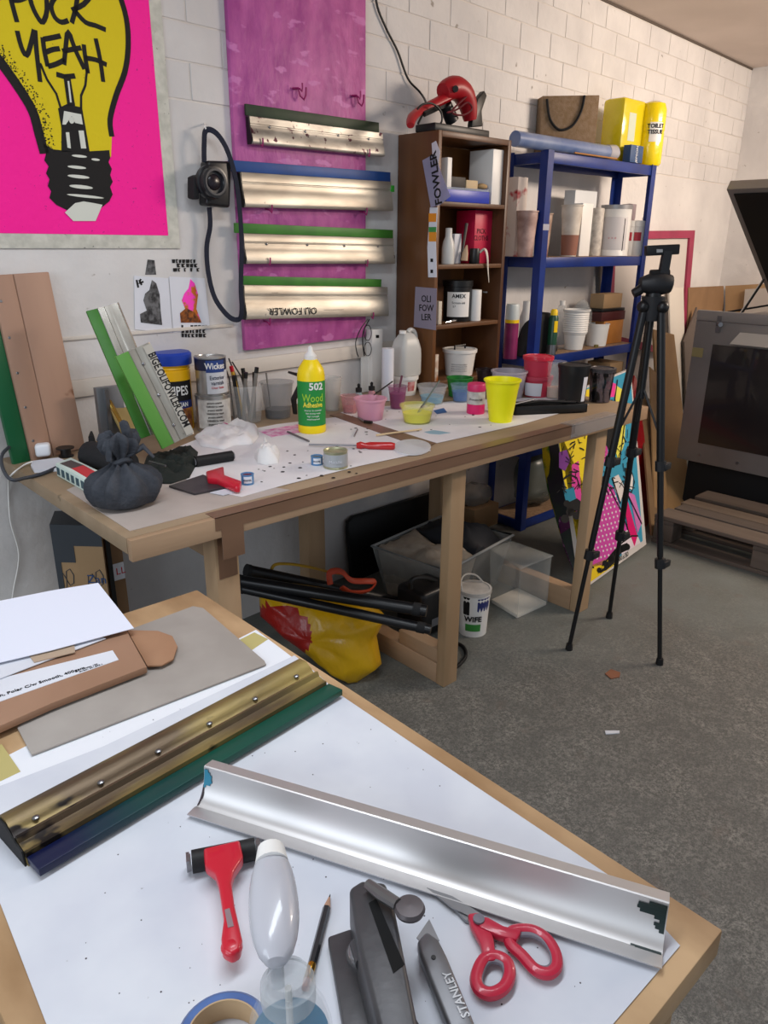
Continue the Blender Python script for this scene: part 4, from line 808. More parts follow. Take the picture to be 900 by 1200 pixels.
p = Y(558, 205, byf+.16); o = thing('tape_roll', 'dark roll of tape at the back of the top bookcase shelf', 'tape', (p.x, p.y-.02, z))
t = MB(); t.M = basis((p.x, p.y-.03, z+.036), (1, 0, 0), (0, 0, 1)); t.lathe([(.035, 0), (.035, .02), (.018, .02), (.018, 0)], n=24, caps=False); t.add([], []); t.build('roll', BLACK, o)
z = sh[1]
def shlathe(name, lab, cat, px, ytop, wpx, zs, prof, m, dy=.05, part='body', yfront=None):
    yf = (yfront or byf)+dy; c = Y(px, 300, yf); c = Vector((c.x, yf, zs+.0005)); s = S(c); r = wpx/2*s; h = Y(px, ytop, yf).z-zs
    q = thing(name, lab, cat, c); MB().lathe([(r*a, h*b) for a, b in prof], c, 24).build(part, m, q); return q, c, r, h
PCAN = [(.97, 0), (1, .02), (1, .96), (.97, .985), (.001, 1)]
q, c, r, h = shlathe('plastic_bottle', 'white plastic bottle on the second bookcase shelf', 'bottle', 525, 267, 15, z, [(.95, 0), (1, .03), (1, .45), (.85, .62), (.55, .75), (.5, .99), (.001, 1)], MILK, dy=.04)
q, a, b, yf, zt = shbox('tissue_box', 'thin white card box beside the white bottle on the second shelf', 'box', 532, 540, 274, z, PAPER, dy=.07, depth=.03)
q, a, b, yf, zt = shbox('cloth_box', 'bright pink-red box of tack cloths on the second bookcase shelf', 'box', 555, 589, 247, z, mat('crimson_box', 'c01440', .45), dy=.06, depth=.1)
Mt = basis((a+.058, yf-.0002, z+(zt-z)*.72), (1, 0, 0), (0, 0, 1)); 
Mt = basis(((a+b)/2-.012, yf-.0004, z+(zt-z)*.55), (1, 0, 0), (0, 0, 1)); text('lettering', 'PICK', .026, Mt @ Matrix.Translation((0, .012, 0)), INK, q); text('lettering', 'CLOTHS', .026, Mt @ Matrix.Translation((0, -.014, 0)), INK, q, xs=.9)
MB().box(a+.004, a+.09, yf+.004, yf+.05, zt+.0005, zt+.014).build('dark_flap', BLACK, q)
p = Y(545, 300, byf+.03); o = thing('scoop', 'pale wooden scoop leaning on the second bookcase shelf', 'scoop', (p.x, p.y, z)); MB().tube([Vector((p.x-.004, p.y, z+.012)), Vector((p.x, p.y, z+.04)), Vector((p.x+.008, p.y, z+.07))], [.016, .014, .003], 12, flat=.6).build('bowl', mat('beige_wood', 'c8a98a', .6), o)
MB().tube([Vector((p.x+.0, p.y+.02, z+.01)), Vector((p.x+.035, p.y+.03, z+.15))], [.004, .007], 8).build('handle', mat('dark_handle', '3a2c26', .5), o)
q, c, r, h = shlathe('black_canister', 'small black canister on the second bookcase shelf', 'canister', 556, 291, 12, z, PCAN, BLACK, dy=.03)
o = thing('rag', 'pale rag hanging over the edge of the second bookcase shelf', 'rag', Y(568, 309, byf-.005))
P = [Y(562, 296, byf+.02), Y(568, 292, byf+.005), Y(571, 300, byf-.008), Y(572, 318, byf-.006), Y(573, 331, byf-.004)]
MB().tube(smoothpts(P), [.016-.014*i/24 for i in range(25)], 8, flat=.35).build('cloth', mat('pale_rag', 'cfcac0', .85), o)
z = sh[2]
q, c, r, h = shlathe('ink_tub', 'black ink tub with a white label on the third bookcase shelf', 'tub', 538, 328, 34, z, [(.93, 0), (.95, .02), (.97, .84), (1.03, .85), (1.04, .99), (.001, 1)], BLACK, dy=.085)
a = facing(c); curved_label(q, c, r*.965, h*.12, h*.72, a-.75, a+.95, WPL, r2=r*.975, n=14); wraptext(q, c, r*.975, h*.62, 'AMEX', .021, INK, da=.1, bold=.0004); wraptext(q, c, r*.97, h*.46, 'Screen ink', .013, INK, da=.1); wraptext(q, c, r*.97, h*.37, '57', .012, INK, da=-.2)
q, c, r, h = shlathe('white_canister', 'plain white canister right of the black ink tub', 'canister', 560, 339, 13, z, PCAN, WPL, dy=.04)
q, c, r, h = shlathe('white_canister', 'short white canister with flat wide lid at the right of the third shelf', 'canister', 574, 341, 9, z, [(.8, 0), (.8, .93), (1.4, .94), (1.4, .99), (.001, 1)], mat('greyish_plastic', 'a8a5a2', .4), dy=.08)
shbox('small_box', 'small cream box at the left of the third bookcase shelf', 'box', 516, 520, 353, z, mat('cream_card', 'cdc4b4', .7), dy=.02, depth=.04)
for k in range(2):
    p = Y(526+k*5, 371, byf+.02+.012*k); o = thing('paint_tube', ['small silver tube of paint beside the cream box on the third shelf', 'small silver tube of paint in front of the black ink tub'][k], 'tube', (p.x, p.y, z), 'silver paint tubes'); MB().tube([Vector((p.x-.02, p.y+.004*k, z+.006)), Vector((p.x+.01, p.y, z+.008))], [.003, .006], 10).build('body', CHROME, o); MB().tube([Vector((p.x+.0105, p.y, z+.008)), Vector((p.x+.018, p.y, z+.008))], .004, 8).build('cap', BLACK, o)
z = sh[3]
C = Y(538, 430, 2.12); c = Vector((C.x, 2.12, z+.0005)); s = S(c); 
q = cup('paint_bucket', 'white lidded bucket with a black handle on the bottom bookcase shelf', 'bucket', (c, 19*s, 15.5*s, Y(538, 409, 2.12).z-z), WPL, None, lid=WPL, rim=.003)
t = MB(); zt = Y(538, 409, 2.12).z; t.tube([c+Vector((-.032, 0, zt-z)), c+Vector((-.032, 0, zt-z+.014)), c+Vector((.032, 0, zt-z+.014)), c+Vector((.032, 0, zt-z))], .004, 8); t.build('handle', BLACK, q)
for k in range(4): wraptext(q, c, 17.5*s, .05-k*.009, 'screen printing medium', .007, mat('grey_ink', '808084', .6))
shbox('small_box', 'narrow printed box beside the white bucket in the bookcase', 'box', 514, 518, 415, z, mat('printed_card', 'd6cdbf', .6, col2='a05a20', sc=30), dy=.012, depth=.04)
cup('ink_pot', 'green tub half hidden in front of the bookcase foot', 'pot', (538, 442, 466, 30, 25, BT+.0024), mat('green_milky', '1d7a2c', .4, alpha=.9), LIQ('green_ink', '145c20'), .7)
C, rt, rb, h = vessel(567, 432, 462, 20, 14); cup('glass_jar', 'dark smoky glass jar between the green tub and the lilac pot', 'jar', (C, rt, rb, h), clear('smoky_glass', '2c2226', .55, .1), None)
# heat gun on top
hg = thing('heat_gun', 'red and black heat gun on top of the bookcase', 'heat gun', (2.3, 2.13, bz1)); HR = mat('heatgun_red', 'a0141f', .4)
base_ = thing('black_case', 'flat black tray under the heat gun on the bookcase top', 'tray', (2.32, 2.12, bz1+.001)); MB().box(2.14, 2.44, 2.07, 2.17, bz1+.0005, bz1+.026).build('tray', BLACK, base_, bevel=.004)
def H(px, py, y=2.12): return Y(px, py, y)
MB().tube(smoothpts([H(519, 108), H(531, 103), H(541, 108), H(548, 122), H(551, 141)], 4), [.030, .034, .037, .039, .040, .041, .041, .041, .041, .040, .039, .037, .035, .033, .030, .027, .024], 16).build('barrel', HR, hg)
MB().tube(smoothpts([H(481, 147, 2.06), H(483, 138, 2.09), H(492, 130), H(508, 122), H(525, 113)], 4), [.013, .015, .016, .017, .018, .018, .018, .018, .018, .018, .018, .019, .020, .020, .021, .022, .022], 12, flat=.8).build('handle', HR, hg)
MB().tube([H(497, 134, 2.10), H(514, 126, 2.098)], .009, 8).build('grip', BLACK, hg)
MB().tube([H(522, 123), H(530, 142)], [.024, .026], 12).build('battery', BLACK, hg)
t = MB(); t.tube([H(532, 105, 2.09), H(534, 104, 2.075)], .011, 12); t.build('dial', BLACK, hg)
t = MB(); t.tube(smoothpts([H(524, 132, 2.08), H(536, 128, 2.08), H(548, 120, 2.08), H(553, 128, 2.085), H(542, 135, 2.08), H(530, 130, 2.08), H(550, 110, 2.09)]), .0035, 6); t.build('wound_cable', mat('dark_red_cable', '5c1620', .5), hg)
o = MB().prism([H(553, 149, 2.11), H(566, 148, 2.11), H(565, 130, 2.11), H(571, 112, 2.11), H(568, 106, 2.11), H(560, 116, 2.11), H(555, 132, 2.11)], [p+Vector((0, .025, 0)) for p in [H(553, 149, 2.11), H(566, 148, 2.11), H(565, 130, 2.11), H(571, 112, 2.11), H(568, 106, 2.11), H(560, 116, 2.11), H(555, 132, 2.11)]]).build('nozzle_holder', BLACK, base_, bevel=.004)
cable('hanging_cable', 'black cable hanging down the brick wall to the heat gun', [W(440, -40, .01), W(441, 2, .01), W(452, 32, .01), W(466, 60, .01), W(478, 92, .015), W(492, 108, .03), H(499, 120, 2.16), H(497, 130, 2.14), H(490, 145, 2.13)], .004, BLACK)
cable('looped_cable', 'black cable looped over the heat gun handle', [H(489, 128, 2.09), H(496, 122, 2.085), H(508, 122, 2.08), H(517, 132, 2.08), H(517, 144, 2.08), H(508, 147, 2.085)], .0035, BLACK)
# hanging plastic label, paper strip and grey print on the left side of the bookcase
def on_side(lab, name, cat, poly, off, m, th=.001):
    t = MB(); P = [X(x, y, bx0-off) for x, y in poly]; t.prism(P, [p+Vector((-th, 0, 0)) for p in P]); q = thing(name, lab, cat, P[0]); t.build('sheet', m, q); return q
q = on_side('clear plastic sleeve with handwriting, hung on the bookcase side', 'plastic_sleeve', 'sleeve', [(495, 188), (510, 180), (518, 205), (528, 230), (516, 240), (505, 243)], .012, clear('sleeve', 'a3a0bc', .6), .0008)
t = MB(); P = [X(x, y, bx0-.0118) for x, y in [(506, 168), (511, 165), (516, 178), (513, 196), (507, 182)]]; t.prism(P, [p+Vector((-.001, 0, 0)) for p in P]); t.build('tape', mat('white_tape', 'c8c4cc', .5), q)
A = X(514, 234, bx0-.0142); B = X(508, 184, bx0-.0142); text('lettering', 'FOWLER', .046, basis((A+B)/2, B-A, Vector((0, .4, 1)).cross(Vector((1, 0, 0)))*-1 if 0 else (B-A).cross(Vector((-1, 0, 0)))*-1), INK, q, bold=.001, xs=1.0)
q = on_side('narrow paper colour strip pinned to the bookcase side below the sleeve', 'paper_strip', 'strip', [(504, 243), (513, 243), (511, 283), (512, 325), (502, 325), (501, 290)], .002, PAPER)
for c_, ya, yb in (('e08a20', 250, 260), ('3f8f4a', 266, 272), ('e0902a', 272, 283)):
    t = MB(); P = [X(x, y, bx0-.0031) for x, y in [(502.5, ya), (511.5, ya), (511, yb), (502.3, yb)]]; t.prism(P, [p+Vector((-.0005, 0, 0)) for p in P]); t.build('colour_patch', mat('patch_'+c_, c_, .6), q)
for ya in (303, 316):
    t = MB(); P = [X(x, y, bx0-.0031) for x, y in [(504.5, ya), (507.5, ya), (507.5, ya+4), (504.5, ya+4)]]; t.prism(P, [p+Vector((-.0005, 0, 0)) for p in P]); t.build('black_square', INK, q)
q = on_side('small grey-lilac print with block lettering on the bookcase side', 'print', 'print', [(487, 336), (512, 338), (511, 387), (485, 383)], .003, mat('lilac_paper', '8a8292', .7))
for k, s_ in enumerate(('OLI', 'FOW', 'LER')):
    A = X(492, 350+k*11, bx0-.0042); B = X(507, 351+k*10.5, bx0-.0042); text('lettering', s_, .034, basis((A+B)/2, B-A, Vector((0, 0, 1))), INK, q, xs=1.0, bold=.0004)

# ============================================================ BLUE SHELVING UNIT
sx0, sx1, sy0, sy1 = 2.835, 3.725, 2.08, wy(3.3)-.01
sy1 = 2.30
rack = thing('shelving_unit', 'blue metal shelving unit with five chipboard shelves behind the bench end', 'shelving', ((sx0+sx1)/2, (sy0+sy1)/2, 0))
for x, sg in ((sx0, 1), (sx1, -1)):
    for y, sy in ((sy0, 1), (sy1, -1)):
        p = [(x, y), (x+sg*.04, y), (x+sg*.04, y+sy*.003), (x+sg*.003, y+sy*.003), (x+sg*.003, y+sy*.04), (x, y+sy*.04)]
        MB().prism([Vector((a, b, FZ)) for a, b in p], [Vector((a, b, 1.79)) for a, b in p]).build('post', BLUEP, rack)
SZ = [1.785, 1.365, .93, .50, .135]
for z in SZ:
    for y, s_ in ((sy0+.0035, 1), (sy1-.0035, -1)):
        MB().box(sx0+.0035, sx1-.0035, min(y, y+s_*.012), max(y, y+s_*.012), z-.045, z-.001).build('beam', BLUEP, rack, bevel=.002)
    for x, s_ in ((sx0+.0035, 1), (sx1-.0035, -1)):
        MB().box(min(x, x+s_*.012), max(x, x+s_*.012), sy0+.016, sy1-.016, z-.045, z-.001).build('beam', BLUEP, rack, bevel=.002)
    MB().box(sx0+.016, sx1-.016, sy0+.016, sy1-.016, z-.009, z).build('shelf_board', CHIP, rack)
o = MB().lathe([], n=3) if 0 else None
t = MB(); t.box(sx0-.0015, sx0+.042, sy0-.0015, sy0, 1.475, 1.50); t.build('tape', mat('grey_tape', 'a8a8b4', .4), rack)
# top level
z = SZ[0]+.001
q = thing('jute_bag', 'brown jute shopping bag with black handles on top of the blue shelving', 'bag', (3.15, 2.2, z)); yb_ = 2.17
JUTE = mat('jute', '86705a', .9, col2='7a6348', sc=60, bump=.3, bsc=200)
xa = Y(631, 160, yb_).x; xb = Y(698, 160, yb_).x; zt = Y(665, 115, yb_).z+.01; z0_ = z
A_, B_ = Y(632, 165, 2.27), Y(698, 165, 2.115); e1 = Vector((B_.x-A_.x, B_.y-A_.y, 0)); pn = Vector((-e1.y, e1.x, 0)).normalized(); pn = pn if pn.x > 0 else -pn
bb = [Vector((p.x, p.y, z)) for p in (A_, B_, B_+pn*.075, A_+pn*.075)]; zt = 2.03
tt = [p+Vector((0, 0, zt-z+dz)) for p, dz in zip(bb, (0, .01, .005, 0))]; MB().hexa(bb, tt).build('body', JUTE, q, bevel=.004)
fn_ = -pn
def fb(px, py): return PLN(px, py, bb[0]+fn_*.004, fn_)
t = MB(); t.tube(smoothpts([fb(641, 116), fb(644, 138), fb(652, 150), fb(661, 152), fb(672, 146), fb(681, 130), fb(685, 112)]), .009, 8, flat=.6); t.build('handle', BLACKR, q)
q, a, b, yf, zt = shbox('tissue_pack', 'yellow plastic-wrapped pack of toilet tissue on top of the blue shelving', 'pack', 714, 752, 112, z, mat('yellow_wrap', 'dcc81e', .25, coat=.4, bump=.4, bsc=20), dy=.06, depth=.12, yfront=sy0, bevel=.02)
t = MB(); t.box(a+.05, a+.11, yf-.001, yf-.0002, z+.10, z+.22); t.build('label', mat('green_pale_label', 'c8d0bc', .5), q)
q, c, r, h = shlathe('tissue_pack', 'tall rounded yellow bag of toilet tissue at the right end of the shelf top', 'pack', 746, 114, 30, z, [(.9, 0), (1, .04), (1, .5), (.96, .52), (1, .55), (1, .86), (.85, .96), (.4, 1), (.001, .99)], mat('bright_yellow_wrap', 'f0d400', .25, coat=.4, bump=.5, bsc=16), dy=.05, yfront=sy0)
a = facing(c); curved_label(q, c, r, h*.36, h*.66, a-.1, a+.9, WPL); wraptext(q, c, r+.001, h*.6, 'TOILET', .026, INK, da=.35, bold=.0006); wraptext(q, c, r+.001, h*.51, 'TISSUE', .026, INK, da=.35, bold=.0006); 
q = thing('wrapped_roll', 'long blue roll in clear plastic lying along the shelf top', 'roll', (3.1, sy0+.03, z)); a0 = Y(604, 172, sy0+.03); b0 = Y(712, 172, sy0+.03)
MB().tube([Vector((a0.x, sy0+.035, z+.031)), Vector((b0.x, sy0+.035, z+.031))], .03, 20).build('roll', mat('roll_blue', '5a6f9c', .3, coat=.5, col2='7d8cad', sc=10), q)
MB().tube([Vector((b0.x+.001, sy0+.035, z+.032)), Vector((b0.x+.06, sy0+.035, z+.034)), Vector((b0.x+.085, sy0+.035, z+.03))], [.031, .034, .022], 16).build('crumpled_end', clear('bag_plastic', 'b8b8c0', .8), q)
q, a, b, yf, zt = shbox('blue_box', 'small dark blue box beside the yellow tissue pack', 'box', 726, 740, 168, z, mat('box_navy', '2c4a74', .5), dy=.004, depth=.04, yfront=sy0)
text('lettering', 'JEPSON', .022, basis(((a+b)/2, yf-.0004, (z+zt)/2), (0, .0, 1), (-1, 0, 0)), WPL, q)
rodp = MB().tube([Vector((3.02, sy0+.0, z+.005)), Vector((3.36, sy0+.001, z+.005))], .0035, 8).build('pencil', mat('pencil_orange', 'a8743a', .5)); tag(rodp, 'long pencil lying on the front edge of the shelf top', 'pencil')
# second level
z = SZ[1]+.001
WS = mat('stained_white_plastic', 'd6cdc2', .5, alpha=.9); BR = LIQ('brown_ink', '7a4a3a')
def rk(name, lab, cat, px, ytop, w_, prof, m, dy=.05, part='body'): return shlathe(name, lab, cat, px, ytop, w_, z, prof, m, dy=dy, part=part, yfront=sy0)
def rcup(lab, px, ytop, wt, wb_, dy, m, liq, lev, **k):
    yf = sy0+dy; c = Y(px, 300, yf); c = Vector((c.x, yf, z+.0005)); s = S(c); return cup('plastic_cup', lab, 'cup', (c, wt/2*s, wb_/2*s, Y(px, ytop, yf).z-z), m, liq, lev, **k)
q, a, b, yf, zt = shbox('carton', 'white carton splashed with red, left on the second rack shelf', 'box', 602, 613, 207, z, mat('red_splash', 'dccfc6', .6, spots='b02030', spot_sc=9, spot_th=.55), dy=.1, depth=.08, yfront=sy0)
rcup('pinkish stained cup of brown ink, leftmost on the second rack shelf', 615, 247, 24, 17, .05, mat('stained_pink_cup', 'c8aaa0', .5, col2='8a6a62', sc=14, alpha=.95), BR, .5)
rcup('brown-stained cup hidden behind the blue post', 634, 250, 20, 15, .09, mat('stained_brown_cup', 'b8a090', .5, col2='7d5a4c', sc=16, alpha=.95), BR, .6)
rcup('tall stack of stained white cups, brown at the bottom, right of the post', 666, 240, 24, 17, .04, mat('two_tone_cup', 'd8d0c4', .5, col2='c4b8aa', sc=20, alpha=.95), BR, .5, band=(.02, .42, mat('brown_stain', '8a5a48', .6)))
q, a, b, yf, zt = shbox('white_box', 'tall white box with blue mark on the second rack shelf', 'box', 668, 693, 223, z, mat('white_card', 'cfd2d4', .5), dy=.12, depth=.06, yfront=sy0); MB().box(a+.004, b-.004, yf-.0008, yf-.0001, z+.03, z+.15).build('label', mat('pale_blue_label', 'aebfcc', .5), q)
q, a, b, yf, zt = shbox('white_bottle_box', 'slim white carton in front of the tall white box', 'box', 678, 690, 238, z, WPL, dy=.04, depth=.05, yfront=sy0)
rk('white_tub', 'white tub with printed side between the carton and the big tin', 'tub', 695, 243, 16, PCAN, mat('printed_white', 'd2cbc0', .5, col2='a8a098', sc=30), .10)
q, c, r, h = rk('paint_tin', 'large white paint tin with grey lid on the second rack shelf', 'tin', 717, 239, 35, [(1, 0), (1, .02), (.98, .03), (.98, .93), (1, .94), (1, .97)], WPL, .075); MB().lathe([(r*1.0, h*.9), (r*1.01, h*.98), (r*.9, h*.98), (r*.88, h*.95), (.001, h*.95)], c, 24).build('lid', mat('lid_grey', '8f8e90', .4, .5), q)
curved_label(q, c, r*.982, h*.12, h*.75, facing(c)-.9, facing(c)+.9, mat('tin_label', 'ccc8c8', .5)); curved_label(q, c, r*.984, h*.1, h*.72, facing(c)+.62, facing(c)+.68, INK, 'black_line'); wraptext(q, c, r*.99, h*.35, 'o  o  o', .014, RED, da=-.1)
rk('tin_lid_stack', 'small glass jar with a stained lid behind the big white tin', 'jar', 731, 238, 16, [(.9, 0), (.95, .7), (1, .72), (1, .98), (.001, 1)], mat('jar_mauve', '8e7f84', .4), .14)
for k, (px, dy) in enumerate(((734, .09), (744, .06))):
    q, c, r, h = rk('small_tub', 'small white tub with a red label, %s' % ['the rear of the two by the right post', 'the front of the two by the right post'][k], 'tub', px, 258, 19 if k else 16, [(.86, 0), (.9, .02), (.95, .8), (1.02, .82), (1.02, .98), (.001, 1)], WPL, dy); curved_label(q, c, r*.935, h*.42, h*.66, facing(c)-.4, facing(c)+.5, mat('label_red', 'b02a3a', .5))
# third level
z = SZ[2]+.001
q, c, r, h = rk('spray_can', 'purple spray can with a white cap on the third rack shelf', 'spray can', 605, 356, 16, [(1, 0), (1, .66), (.001, .66)], mat('can_purple', '8a2a5e', .35, col2='6d1f4c', sc=12), .06)
MB().lathe([(r*.98, h*.72), (r*.98, h*.96), (r*.85, h), (.001, h)], c, 20).build('cap', mat('cap_pale', 'c4cccc', .4), q); MB().lathe([(r*1.02, h*.66), (r*1.02, h*.72), (.001, h*.72)], c, 20).build('collar', YEL, q)
rk('plastic_bottle', 'white bottle behind the purple spray can', 'bottle', 622, 352, 15, [(1, 0), (1, .7), (.7, .82), (.65, .99), (.001, 1)], WPL, .12)
q = thing('black_fabric', 'black folded cloth slumped beside the blue post', 'cloth', (2.82, sy0+.03, z)); P = [Y(597, 418, sy0-.012), Y(622, 384, sy0-.012), Y(632, 368, sy0-.012), Y(641, 368, sy0-.012), Y(648, 372, sy0-.012), Y(655, 411, sy0-.012)]
P = [Y(x, y, sy0+.02) for x, y in ((600, 416), (616, 392), (630, 372), (634, 370))]; P = [p for p in P]
t = MB(); P = [Y(x, y, sy0+.05) for x, y in ((612, 408), (622, 386), (634, 368), (646, 366), (652, 376), (655, 406))]; P[0].z = z; P[-1].z = z; t.prism(P, [p+Vector((0, .06, 0)) for p in P]); t.build('folded_cloth', BLACKR, q, bevel=.01)
q, c, r, h = rk('spray_can', 'green-black lubricant spray can with a yellow cap', 'spray can', 655, 362, 11, [(1, 0), (1, .16), (1, .82), (.7, .88), (.001, .88)], mat('can_green', '1d4a34', .35), .02)
MB().lathe([(r*.75, h*.84), (r*.75, h*.96), (r*.5, h), (.001, h)], c, 16).build('cap', YEL, q); MB().lathe([(r*1.02, .001), (r*1.02, h*.22), (r*.9, h*.22)], c, 20).build('silver_base', STEEL, q); curved_label(q, c, r*1.01, h*.5, h*.75, facing(c)+.2, facing(c)+1.1, YEL)
C = Y(682, 300, sy0+.06); c = Vector((C.x, sy0+.06, z+.0005)); s = S(c); hh = Y(682, 362, sy0+.06).z-z
q = thing('cup_stack', 'tall stack of nested white plastic cups on the third rack shelf', 'cups', c)
prf = [(10*s, 0), (12.5*s, hh*.38), (13.5*s, hh*.40)]; 
for k in range(10): prf += [(13.6*s+k*.0002, hh*(.43+k*.055)), (14.6*s+k*.0002, hh*(.445+k*.055))]
prf += [(16*s, hh*.985), (16*s, hh), (14*s, hh), (9*s, .01), (.001, .01)]
MB().lathe(prf, c, 28).build('nested_cup', WPL, q)
rcup('single white plastic pot right of the cup stack', 709, 378, 26, 22, .07, WPL, None, 0)
q, a, b, yf, zt = shbox('wooden_box', 'small orange wooden box with dark red lid on the third rack shelf', 'box', 716, 746, 374, z, mat('orange_wood', 'b8793a', .5, col2='a46a30', sc=10), dy=.06, depth=.12, yfront=sy0); MB().box(a-.035, b+.002, yf-.004, yf+.124, zt+.0005, zt+.045).build('lid', mat('oxblood', '4a1c1c', .5), q, bevel=.002)
zz = zt+.046; o = thing('black_tray', 'thin black toothed tray on the wooden box', 'tray', (a, yf, zz)); MB().box(a-.03, b, yf, yf+.11, zz, zz+.014).build('tray', BLACK, o, bevel=.002)
o = thing('cardboard_box', 'small cardboard box on top of the wooden box', 'box', (a+.04, yf+.06, zz+.015)); MB().box(a+.01, b-.005, yf+.02, yf+.1, zz+.0145, zz+.085).build('body', CARD, o, bevel=.001)
q, c, r, h = rk('clear_bottle', 'clear plastic bottle with white cap behind the cup stack', 'bottle', 664, 352, 19, [(1, 0), (1, .68), (.5, .88), (.3, .92), (.001, .92)], CLEARP, .13); MB().lathe([(r*.34, h*.9), (r*.34, h), (.001, h)], c, 14).build('cap', WPL, q)
rk('clear_bottle', 'second clear bottle behind the cup stack', 'bottle', 688, 350, 24, [(1, 0), (1, .7), (.5, .92), (.001, 1)], CLEARP, .15)
o = MB().lathe([(.012, 0), (.012, .012), (.001, .014)], Vector((Y(699, 402, sy0+.03).x, sy0+.03, z)), 14).build('bottle_cap', mat('brass_cap', '9a8a50', .3, .8)); tag(o, 'small brass cap in front of the white pot', 'cap')
# fourth level
z = SZ[3]+.001
q, c, r, h = rk('paint_bucket', 'blue plastic bucket on the fourth rack shelf under the bench end', 'bucket', 594, 519, 22, [(.85, 0), (.98, .9), (1.03, .92), (1.03, 1), (.001, 1)], mat('bucket_blue', '1456b0', .4), .1)
q, c, r, h = rk('paint_tin', 'white tin with dark bars on the fourth rack shelf', 'tin', 627, 518, 15, PCAN, mat('dull_white', 'b8b6b0', .5), .06)
for k in range(3): curved_label(q, c, r, h*.2, h*.85, facing(c)-.5+k*.4, facing(c)-.35+k*.4, INK, 'bar')
z = SZ[4]+.001
q, a, b, yf, zt = shbox('cardboard_box', 'cardboard box on the lowest rack shelf, left of the post', 'box', 572, 603, 588, z, CARD, dy=.06, depth=.15, yfront=sy0)
t = MB(); t.ico(Vector(((a+b)/2, yf+.08, zt+.04)), .075, 3, (1.3, .9, .75), 0, .1, 5); o = t.build('plastic_bag', clear('bag_clear', '9a9894', .6), smooth=80); tag(o, 'crumpled clear plastic bag on the cardboard box', 'bag')
t = MB(); t.ico(Vector((sx0+.28, sy0+.12, z+.15)), .15, 3, (1.2, .6, 1.0), 0, .08, 8); o = t.build('plastic_bag', clear('bag_green_grey', '6a706a', .75), smooth=80); tag(o, 'full grey plastic bag on the lowest rack shelf, right of the post', 'bag')

# ============================================================ UNDER THE BENCH
# cardboard boxes at far left
q = thing('cardboard_box', 'tall cardboard box bound with grey tape under the left bench end', 'box', Z(100, 760, FZ)); yb_ = 2.02
a = Y(62, 640, yb_).x; b = Y(117, 640, yb_-.08).x; zt = Y(62, 614, yb_).z
P = [Vector((a, yb_, FZ)), Vector((b, yb_-.10, FZ)), Vector((b+.05, yb_+.02, FZ)), Vector((a+.05, yb_+.1, FZ))]; zt -= FZ
MB().hexa(P, [p+Vector((0, 0, zt)) for p in P]).build('body', CARD, q, bevel=.002)
GT = mat('grey_duct_tape', '3c4046', .4); e = (P[1]-P[0]).normalized(); nn = Vector((e.y, -e.x, 0))
def fp(u, z_, off=.001): return P[0]+(P[1]-P[0])*u+nn*off+Vector((0, 0, z_))
MB().hexa([fp(0, zt-.06), fp(1, zt-.06), fp(1, zt+.001), fp(0, zt+.001)], [p+nn*.001 for p in (fp(0, zt-.06), fp(1, zt-.06), fp(1, zt+.001), fp(0, zt+.001))]).build('tape', GT, q)
MB().hexa([fp(0, 0), fp(.12, 0), fp(.12, zt-.06), fp(0, zt-.06)], [p+nn*.001 for p in (fp(0, 0), fp(.12, 0), fp(.12, zt-.06), fp(0, zt-.06))]).build('tape', GT, q)
MB().hexa([fp(.12, zt-.11), fp(.42, zt-.11), fp(.42, zt-.06), fp(.12, zt-.06)], [p+nn*.001 for p in (fp(.12, zt-.11), fp(.42, zt-.11), fp(.42, zt-.06), fp(.12, zt-.06))]).build('tape', GT, q)
MB().hexa([p+Vector((0, 0, zt)) for p in P], [p+Vector((0, 0, zt+.0015)) for p in P]).build('tape', GT, q)
t = MB(); lines = []
for cx in (.7, .1):
    for (dx, dz, r) in ((0, .0, .028), (.16, .015, .026), (.07, -.048, .03)): lines.append([(cx+dx+r*3.2*math.cos(a_), zt-.17+dz+r*math.sin(a_)) for a_ in [2*PI*i/6+.3 for i in range(7)]])
strokes(t, lines, .0022, lambda u_, z_: fp(max(0, min(1, u_)), z_, .0012), nn); t.build('drawn_hexagons', mat('pen_blue', '2a3440', .6), q)['kind'] = 'stuff'; text('lettering', 'Zan', .035, basis(fp(.8, zt-.16, .0014), e, (0, 0, 1)), mat('pen_blue2', '2a4a7a', .6), q)
q = thing('cardboard_box', 'narrow brown cardboard box with a white and red label beside the taped box', 'box', Z(132, 730, FZ)); yb2 = 1.99
a = Y(124, 640, yb2).x; b = Y(143, 640, yb2).x; zt = Y(130, 628, yb2).z; MB().box(a, b, yb2, yb2+.14, FZ, zt).build('body', CARDD, q, bevel=.002)
za = Y(130, 662, yb2).z; zb2 = Y(130, 682, yb2).z; MB().box(a+.012, b-.002, yb2-.0015, yb2-.0002, zb2, za).build('label', PAPER, q); text('lettering', 'LL', .03, basis(((a+b)/2+.01, yb2-.0017, (za+zb2)/2), (1, 0, 0), (0, 0, 1)), RED, q); MB().box(a-.001, a+.012, yb2-.002, yb2, FZ, zt).build('edge_tape', BLACK, q)
